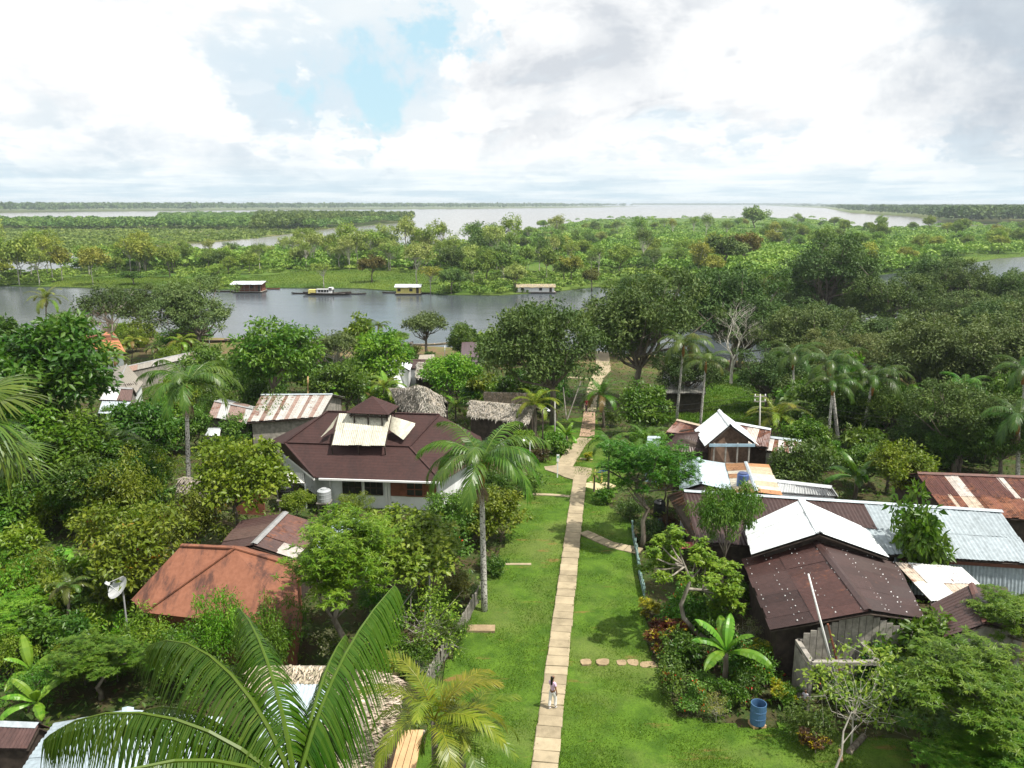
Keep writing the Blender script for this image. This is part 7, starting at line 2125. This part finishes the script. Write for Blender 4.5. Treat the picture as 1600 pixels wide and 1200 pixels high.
def fill(zone, n, keys, cols, rpx, label, group, nm='garden_shrub', cat='shrub'):
    x0, y0, x1, y1 = zone; k = 0; tries = 0; got = []
    while k < n and tries < n * 30:
        tries += 1
        px, py = rs.uniform(x0, x1), rs.uniform(y0, y1)
        p = W(px, py)
        key = rs.choice(keys); r = rs.uniform(*rpx) * zcam(p) / FPX
        if not clear(p.x, p.y, r * 0.8) or not lawn_gap(p.x, p.y, r) or p.y > float(shore(p.x)) - 14: continue
        got.append((px, key, p, r)); k += 1
    got.sort(key=lambda g: g[0])
    for i, (px, key, p, r) in enumerate(got):
        plant(key, p, r / PROTO[key][0]['r'], rs.choice(cols), nm, nth(label, i, len(got)), cat, group, sz=rs.uniform(.8, 1.3))
greens = [G_MID, G_LUSH, G_DARK, G_YEL, G_BRIGHT]
fill((0, 700, 250, 860), 30, ['shrub', 'lush', 'bigleaf', 'fine'], greens, (26, 46), 'garden shrub among the dense growth below the left fan palms', 'shrubs below the fan palms')
fill((0, 880, 210, 1110), 24, ['shrub', 'bigleaf', 'fine'], greens, (26, 42), 'garden shrub in the thicket left of the satellite dish', 'shrubs left of the satellite dish')
fill((150, 600, 420, 720), 22, ['lush', 'shrub', 'fine'], greens, (20, 36), 'leafy shrub in the gardens between left palm and striped roof', 'shrubs behind the left palm')
fill((380, 560, 830, 650), 34, ['lush', 'shrub', 'bigleaf'], greens, (16, 32), 'leafy shrub among the riverside houses behind the hipped roof', 'shrubs among the riverside houses')
fill((560, 880, 720, 1080), 16, ['shrub', 'fine', 'hibiscus', 'wispy'], [G_MID, G_LIGHT, G_LUSH], (20, 34), 'shrub in the hedge behind the picket fence', 'hedge shrubs behind the picket fence')
fill((1030, 940, 1230, 1110), 16, ['hibiscus', 'shrub', 'bigleaf'], [G_MID, G_LUSH, G_DARK], (16, 28), 'leafy plant in the flower bed right of the lawn', 'flower bed plants right of the lawn', 'flower_bed_plant', 'plant')
fill((1330, 960, 1600, 1180), 12, ['shrub', 'bigleaf', 'lush'], [G_DARK, G_MID], (26, 44), 'shady shrub under the huge lower right tree', 'shrubs under the lower right tree')
fill((1220, 640, 1600, 740), 34, ['lush', 'lush', 'bigleaf'], [G_DARK, G_MID, G_OLIVE_SHADED, G_LUSH], (22, 40), 'undergrowth shrub at the edge of the right forest', 'shrubs along the right forest edge')
fill((950, 660, 1060, 740), 9, ['shrub', 'lush'], greens, (14, 24), 'shrub between the lawn palms and the dark brown roof', 'shrubs before the dark brown roof')
fill((760, 610, 870, 690), 12, ['shrub', 'lush', 'bigleaf'], [G_DARK, G_MID, G_LUSH], (14, 26), 'shrub at the foot of the big bank tree', 'shrubs below the big bank tree')
fill((60, 540, 330, 610), 18, ['lush', 'shrub'], [G_MID, G_YEL, G_LUSH], (14, 26), 'shrub around the terracotta roofed house', 'shrubs around the terracotta roof')
fill((720, 770, 830, 860), 8, ['shrub', 'lush'], [G_DARK, G_MID], (18, 28), 'shrub in the shade behind the tall palm trunk', 'shrubs behind the tall palm trunk')

# dense forest on the right, between the named trees
def forest_fill(zone, n, cols, rpx, label, group, keys=('great', 'great', 'great'), wet=False):
    x0, y0, x1, y1 = zone
    for k in range(n):
        px = x0 + (x1 - x0) * (k + rs.random()) / n; py = rs.uniform(y0, y1)
        key = rs.choice(keys)
        tree_px(key, px, py, rs.uniform(*rpx), rs.choice(cols), nth(label, k, n), group=group, name='forest_tree', sz=rs.uniform(.75, 1.05), floor=WATER if wet else None)
forest_fill((1190, 466, 1480, 500), 8, [G_DOLIVE_SHADED, G_OLIVE_SHADED, G_GREY, (0.085, 0.120, 0.030), (0.050, 0.105, 0.028)], (38, 52), 'olive tree of the flooded wood below the right inlet', 'trees of the flooded wood by the right inlet')
forest_fill((1200, 530, 1640, 590), 11, [G_DOLIVE_SHADED, G_OLIVE_SHADED, G_GREY, (0.085, 0.120, 0.030), (0.100, 0.130, 0.065)], (48, 68), 'grey-green tree of the wood behind the leaning palms', 'trees of the wood behind the leaning palms')
forest_fill((1380, 610, 1640, 690), 7, [G_DARK, G_OLIVE_SHADED, G_DOLIVE_SHADED], (44, 62), 'dark forest tree above the rusty shed', 'dark trees above the rusty shed')
forest_fill((1490, 468, 1650, 486), 4, [G_DOLIVE_SHADED, G_OLIVE_SHADED, G_GREY], (46, 56), 'dark spreading tree on the near side of the right inlet', 'trees on the near side of the right inlet')
forest_fill((1180, 505, 1640, 540), 12, [G_DOLIVE_SHADED, G_OLIVE_SHADED, G_GREY], (40, 54), 'green tree of the waterside row amid the right forest', 'trees of the waterside row in the right forest')
forest_fill((940, 455, 1180, 520), 6, [G_DOLIVE_SHADED, G_OLIVE_SHADED], (42, 56), 'dark tree between river steps and bare tree', 'dark riverside trees')

# ------------------------------------------------------------------ the island across the channel
OPEN = [world_poly(q, WATER) for q in (
    [(70, 455), (90, 436), (240, 434), (350, 440), (360, 455)], [(360, 455), (380, 436), (480, 424), (600, 424), (700, 432), (690, 462)],
    [(930, 415), (940, 397), (1085, 391), (1105, 403), (1060, 418)], [(925, 454), (950, 440), (1050, 430), (1085, 436), (1075, 454)], [(1440, 440), (1450, 404), (1620, 396), (1620, 440)], [(780, 435), (790, 418), (870, 408), (880, 425)])]
ri = random.Random(21)
def island_trees(zone, n, kinds, cols, rm, label, group, open_ok=0.03):
    x0, y0, x1, y1 = zone; k = 0; tr = 0
    while k < n and tr < n * 40:
        tr += 1
        p = U(ri.uniform(x0, x1), ri.uniform(y0, y1), WATER + .2)
        if not inpoly(p.x, p.y, ISLAND): continue
        if in_any(np.array([p.x]), np.array([p.y]), OPEN)[0] and ri.random() > open_ok: continue
        key = ri.choice(kinds); r = ri.uniform(*rm)
        plant(key, p, r / PROTO[key][0]['r'], ri.choice(cols), 'island_tree', label, 'tree', group, sz=ri.uniform(.85, 1.3)); k += 1
I_L = (0.150, 0.225, 0.055); I_P = (0.195, 0.245, 0.110); I_D = (0.075, 0.130, 0.046); I_Y = (0.190, 0.220, 0.052); I_M = (0.115, 0.195, 0.050)
island_trees((-60, 408, 240, 448), 36, ['airy', 'airy', 'flooded'], [I_L, I_Y, I_L, I_P], (3.8, 6.0), 'pale airy tree in the flooded wood at the left end of the island', 'pale trees at the left end of the island')
island_trees((180, 405, 400, 436), 28, ['airy', 'bank', 'bank'], [I_L, I_D, I_P, I_M], (2.6, 4.4), 'island tree behind the floating house with the white roof', 'island trees behind the white roofed floating house')
island_trees((400, 403, 700, 426), 36, ['airy', 'airy', 'airy', 'bank'], [I_L, I_P, I_P, I_M], (2.8, 4.8), 'island tree behind the meadow and the long river boat', 'island trees behind the meadow')
island_trees((690, 400, 870, 462), 32, ['flooded', 'bank', 'airy'], [I_M, I_D, I_P, I_L], (2.8, 4.8), 'flooded shore tree beside the straw roofed floating house', 'flooded shore trees by the straw roofed floating house', 1.0)
island_trees((790, 358, 1000, 400), 34, ['bank', 'airy', 'bank'], [I_M, I_L, I_P, I_D], (2.8, 4.4), 'island tree on the crest before the wide river', 'island trees on the crest before the wide river')
island_trees((860, 395, 1120, 450), 26, ['bank', 'bank', 'airy'], [I_M, I_D, I_L, I_Y], (3.0, 5.2), 'island tree around the bright clearing', 'island trees around the bright clearing', .06)
island_trees((1000, 352, 1310, 400), 34, ['bank', 'bank', 'airy'], [I_M, I_L, I_D, I_M, I_Y], (3.4, 5.4), 'island forest tree beyond the bright clearing', 'island forest trees beyond the clearing')
island_trees((1280, 360, 1640, 440), 40, ['bank', 'bank', 'bank'], [I_L, I_M, I_M, I_Y], (3.6, 5.8), 'light green island tree beside the right inlet', 'light green island trees beside the right inlet')
island_trees((400, 404, 900, 424), 14, ['airy'], [I_P, I_L], (4.4, 6.0), 'tall pale slender tree standing above the island scrub', 'tall pale trees above the island scrub')
# a few that stand out
for px, py, r, key, col, label in [(600, 375, 24, 'bank', I_D, 'tall dark island tree against the wide river above the meadow'), (655, 375, 20, 'bank', I_D, 'second tall dark island tree against the wide river'),
                                   (545, 378, 22, 'airy', I_P, 'pale open island tree left of the tall dark one'), (760, 372, 30, 'bank', I_D, 'dark round island tree right of the river bend'),
                                   (580, 412, 22, 'bank', (0.10, 0.095, 0.03), 'brownish autumn-coloured tree on the island meadow'), (505, 418, 17, 'airy', I_L, 'small pale tree on the meadow behind the long river boat'),
                                   (650, 400, 26, 'airy', I_P, 'pale bare-limbed tree at the right end of the meadow'), (672, 425, 18, 'airy', I_Y, 'drowned thin tree in the water right of the yellow floating house'),
                                   (925, 430, 18, 'bank', (0.075, 0.085, 0.022), 'lone tree with dark trunk standing in the water before the clearing'),
                                   (1135, 385, 34, 'bank', I_D, 'dark round tree at the right edge of the bright clearing'), (1165, 385, 26, 'bank', (0.10, 0.085, 0.02), 'rust tinted tree beside the dark round one at the clearing'),
                                   (870, 345, 16, 'airy', I_P, 'pale tree on the crest standing up against the wide river'), (1180, 335, 22, 'bank', I_M, 'broad crown on the horizon crest of the island'), (1355, 352, 9, 'bank', I_D, 'small dark tree in front of the right side channel'),
                                   (207, 430, 20, 'bank', (0.05, 0.13, 0.02), 'bright low dome bush on the left meadow shore')]:
    tree_px(key, px, py, r, col, label, name='island_tree', floor=WATER + .2, sz=.8 if 'bush' not in label else .45)

# ------------------------------------------------------------------ far woods: one mass each
def far_wood(name, label, poly, n, r, h, q, cols, seed, keep=None, leaf=1.0):
    rng = np.random.default_rng(seed)
    P = np.array([p[:2] for p in poly])
    pts = []
    while sum(len(a) for a in pts) < n:
        # denser towards the viewer: sample in picture space
        m = n * 3
        t = rng.uniform(0, 1, (m, 2))
        y0, y1 = P[:, 1].min(), P[:, 1].max()
        y = 1 / (1 / y1 + t[:, 1] * (1 / y0 - 1 / y1))
        x = (t[:, 0] * 2 - 1) * np.minimum(0.78 * y, np.abs(P[:, 0]).max())
        ok = inpoly(x, y, poly)
        if keep is not None: ok &= keep(x, y)
        pts.append(np.stack([x, y], -1)[ok])
    XY = np.concatenate(pts)[:n]
    rr = rng.uniform(r[0], r[1], n); hh = rng.uniform(h[0], h[1], n)
    k = q
    d = runit(rng, n * k); d[:, 2] = np.abs(d[:, 2]) * 1.05 - 0.25
    rad = rng.uniform(0.75, 1.05, (n * k, 1))
    C = np.repeat(np.stack([XY[:, 0], XY[:, 1], WATER + hh * 0.62], -1), k, 0)
    S = np.stack([np.repeat(rr, k), np.repeat(rr, k), np.repeat(hh * 0.42, k)], -1)
    Pq = C + d * rad * S
    L = np.repeat(rr, k) * rng.uniform(0.35, 0.7, n * k) * min(1.0, (36.0 / q) ** 0.6)
    Dr = rng.normal(size=(n * k, 3)) * [1, 1, 0.6]
    V, F = leaf_faces(Pq - Dr / np.linalg.norm(Dr, axis=1, keepdims=True) * L[:, None] * 0.5, Dr, d + rng.normal(size=d.shape) * 0.5, L, L * 0.7)
    tint = np.clip(np.repeat(rng.uniform(0.1, 0.85, n), k) * 0.7 + rng.uniform(0, .28, n * k), 0, 0.95)
    # trunks
    o = link(name, mesh_of(name, V, F, LEAF_DULL, attr=np.repeat(tint, 2)), None, cols)
    tag(o, label, 'forest', kind='stuff')
    return o
far_wood('peninsula_forest', 'dense green forest on the low peninsula at the left across the river', PENIN, 2600, (5, 9), (7, 13), 60, (0.080, 0.142, 0.036), 3,
         keep=lambda x, y: (y > 880) & ((x > -0.43 * y) | (y < 1100)))
far_wood('peninsula_scrub', 'low yellowish reed scrub along the near shore of the left peninsula', PENIN, 2600, (3.0, 5.5), (1.0, 2.8), 22, (0.110, 0.160, 0.048), 4, keep=lambda x, y: y < 960)
far_wood('peninsula_tip_forest', 'line of forest trees on the low point of the left peninsula', world_poly([(400, 366), (520, 355), (600, 349.5), (646, 346.3), (636, 343.8), (560, 342.5), (400, 340)], WATER), 900, (5, 8), (11, 18), 60, (0.080, 0.142, 0.036), 13)
far_wood('far_bank_forest', 'thin far forest line along the horizon left of centre', FARL, 3600, (16, 30), (20, 34), 20, (0.055, 0.095, 0.034), 5)
far_wood('horizon_forest', 'faint forest line at the far end of the wide river', FARC, 500, (35, 60), (22, 34), 16, (0.05, 0.085, 0.04), 6)
far_wood('right_bank_forest', 'dark forest on the far right bank of the wide river', RIGHTB, 4200, (8, 15), (15, 26), 34, (0.050, 0.096, 0.030), 7)
far_wood('island_forest', 'continuous low canopy between the trees of the island', ISLAND, 3200, (3.4, 6.5), (3.0, 7.5), 95, (0.125, 0.205, 0.048), 8,
         keep=lambda x, y: ~in_any(x, y, OPEN) & ((y > 345) | ((y > 285) & (x > 60))))
far_wood('island_scrub', 'low scrub under the island trees near the channel', ISLAND, 1600, (1.6, 3.0), (1.0, 3.0), 70, (0.13, 0.20, 0.05), 9,
         keep=lambda x, y: ~in_any(x, y, OPEN) & (y < 460))

# ------------------------------------------------------------------ grass and undergrowth
def undergrowth():
    rng = np.random.default_rng(5)
    n = 150000
    x = rng.uniform(-75, 75, n); y = 24 + 110 * rng.uniform(0, 1, n) ** 1.25
    ok = ~inpoly(x, y, LAWN_POLY) & ~inpoly(x, y, BACKLAWN_POLY) & (np.abs(x) < 0.92 * y + 8) & (y < shore(x) - 16)
    dens = np.sin(x * 0.35 + np.sin(y * 0.21) * 2) * np.cos(y * 0.31 + x * 0.12)
    ok &= rng.uniform(0, 1, n) < 0.72 + 0.28 * dens
    x, y = x[ok], y[ok]; m = len(x)
    h = rng.uniform(0.05, 0.65, m) ** 1.3
    P = np.stack([x, y, ground(x, y) + h], -1)
    D = rng.normal(size=(m, 3)) * [1, 1, .6] + [0, 0, .3]
    N = rng.normal(size=(m, 3)) * .5 + [0, 0, 1]
    L = rng.uniform(0.18, 0.42, m)
    V, F = leaf_faces(P, D, N, L, L * rng.uniform(0.25, 0.6, m))
    tint = np.clip(0.5 + 0.25 * dens[ok] + rng.normal(size=m) * 0.18, 0, 0.96)
    o = link('undergrowth', mesh_of('undergrowth', V, F, LEAF, attr=np.repeat(tint, 2)), None, (0.055, 0.105, 0.016))
    tag(o, 'leafy ground cover between the houses and under the trees', 'undergrowth', kind='stuff')

def grass(name, poly, n, hmax, seed, label, col, wide=0.02):
    rng = np.random.default_rng(seed)
    P = np.array([p[:2] for p in poly])
    x = rng.uniform(P[:, 0].min(), P[:, 0].max(), n * 3); y = P[:, 1].min() + (P[:, 1].max() - P[:, 1].min()) * rng.uniform(0, 1, n * 3) ** 1.5
    ok = inpoly(x, y, poly)
    x, y = x[ok][:n], y[ok][:n]; m = len(x)
    # keep the walk clear
    a, b = W(846, 1240), W(906, 750)
    d = np.array([b.x - a.x, b.y - a.y]); Ln = np.hypot(*d); d /= Ln
    side = np.abs((x - a.x) * d[1] - (y - a.y) * d[0])
    t = (x - a.x) * d[0] + (y - a.y) * d[1]
    k = ~((side < 0.50) & (t < Ln + 1)); x, y, side = x[k], y[k], side[k]; m = len(x)
    edge = np.clip(1 - (side - 0.5) / 0.22, 0, 1) * (rng.uniform(0, 1, m) < 0.6)
    lump = 0.55 + 0.45 * np.sin(x * 1.7 + np.sin(y * 0.9)) * np.sin(y * 1.3 + x * 0.4)
    h = rng.uniform(0.4, 1.0, m) * hmax * (0.6 + 0.7 * np.clip(lump, 0, 1)) * (1 + 1.3 * edge)
    Pp = np.stack([x, y, ground(x, y) + 0.05], -1)
    D = rng.normal(size=(m, 3)) * 0.45 + [0, 0, 1]
    N = rng.normal(size=(m, 3))
    V, F = leaf_faces(Pp, D, N, h, wide * rng.uniform(.7, 1.5, m), 0.0)
    tint = np.clip(0.45 + 0.2 * np.sin(x * .5) * np.cos(y * .37) + rng.normal(size=m) * 0.15, 0, 0.96)
    o = link(name, mesh_of(name, V, F, LEAF, attr=np.repeat(tint, 2)), None, col)
    tag(o, label, 'grass', kind='stuff')
undergrowth()
grass('grass', LAWN_POLY, 130000, 0.11, 3, 'short mown grass blades of the sloping lawn', (0.085, 0.150, 0.020), 0.025)
grass('grass', BACKLAWN_POLY, 30000, 0.35, 4, 'rough grass blades on the meadow by the river', (0.07, 0.14, 0.018), 0.07)
def rough_edge():
    """meadow grass of the island shore"""
    rng = np.random.default_rng(6)
    Ps = []
    for poly in OPEN[:5]:
        P = np.array([p[:2] for p in poly])
        x = rng.uniform(P[:, 0].min(), P[:, 0].max(), 40000); y = rng.uniform(P[:, 1].min(), P[:, 1].max(), 40000)
        ok = inpoly(x, y, poly) & inpoly(x, y, ISLAND)
        Ps.append(np.stack([x[ok], y[ok], np.full(ok.sum(), WATER + .25)], -1))
    P = np.concatenate(Ps); m = len(P)
    D = rng.normal(size=(m, 3)) * 0.5 + [0, 0, 1]
    L = rng.uniform(0.2, 0.5, m)
    V, F = leaf_faces(P, D, rng.normal(size=(m, 3)), L, L * .5, 0)
    lump = np.sin(P[:, 0] * .11) * np.cos(P[:, 1] * .09)
    o = link('meadow_grass', mesh_of('meadow_grass', V, F, LEAF_DULL, attr=np.repeat(np.clip(.5 + .25 * lump + rng.normal(size=m) * .15, 0, .95), 2)), None, (0.10, 0.165, 0.03))
    tag(o, 'bright floating meadow grass on the island shore', 'grass', kind='stuff')
rough_edge()

# ------------------------------------------------------------------ haze
def haze():
    x, y0, y1, z0, z1 = 9000, -400, 11000, -11, 42
    V = [(sx * x, y, z) for z in (z0, z1) for sx, y in ((-1, y0), (1, y0), (1, y1), (-1, y1))]
    F = [(3, 2, 1, 0), (4, 5, 6, 7), (0, 1, 5, 4), (1, 2, 6, 5), (2, 3, 7, 6), (3, 0, 4, 7)]
    m, t, out = material('haze_air')
    v = t.n('ShaderNodeVolumePrincipled', {'Color': (0.80, 0.90, 1.0, 1), 'Density': 0.00010, 'Anisotropy': 0.2})
    t.put(out.inputs['Volume'], v.outputs[0])
    tag(link('haze', mesh_of('haze', V, F, m)), kind='stuff')
haze()
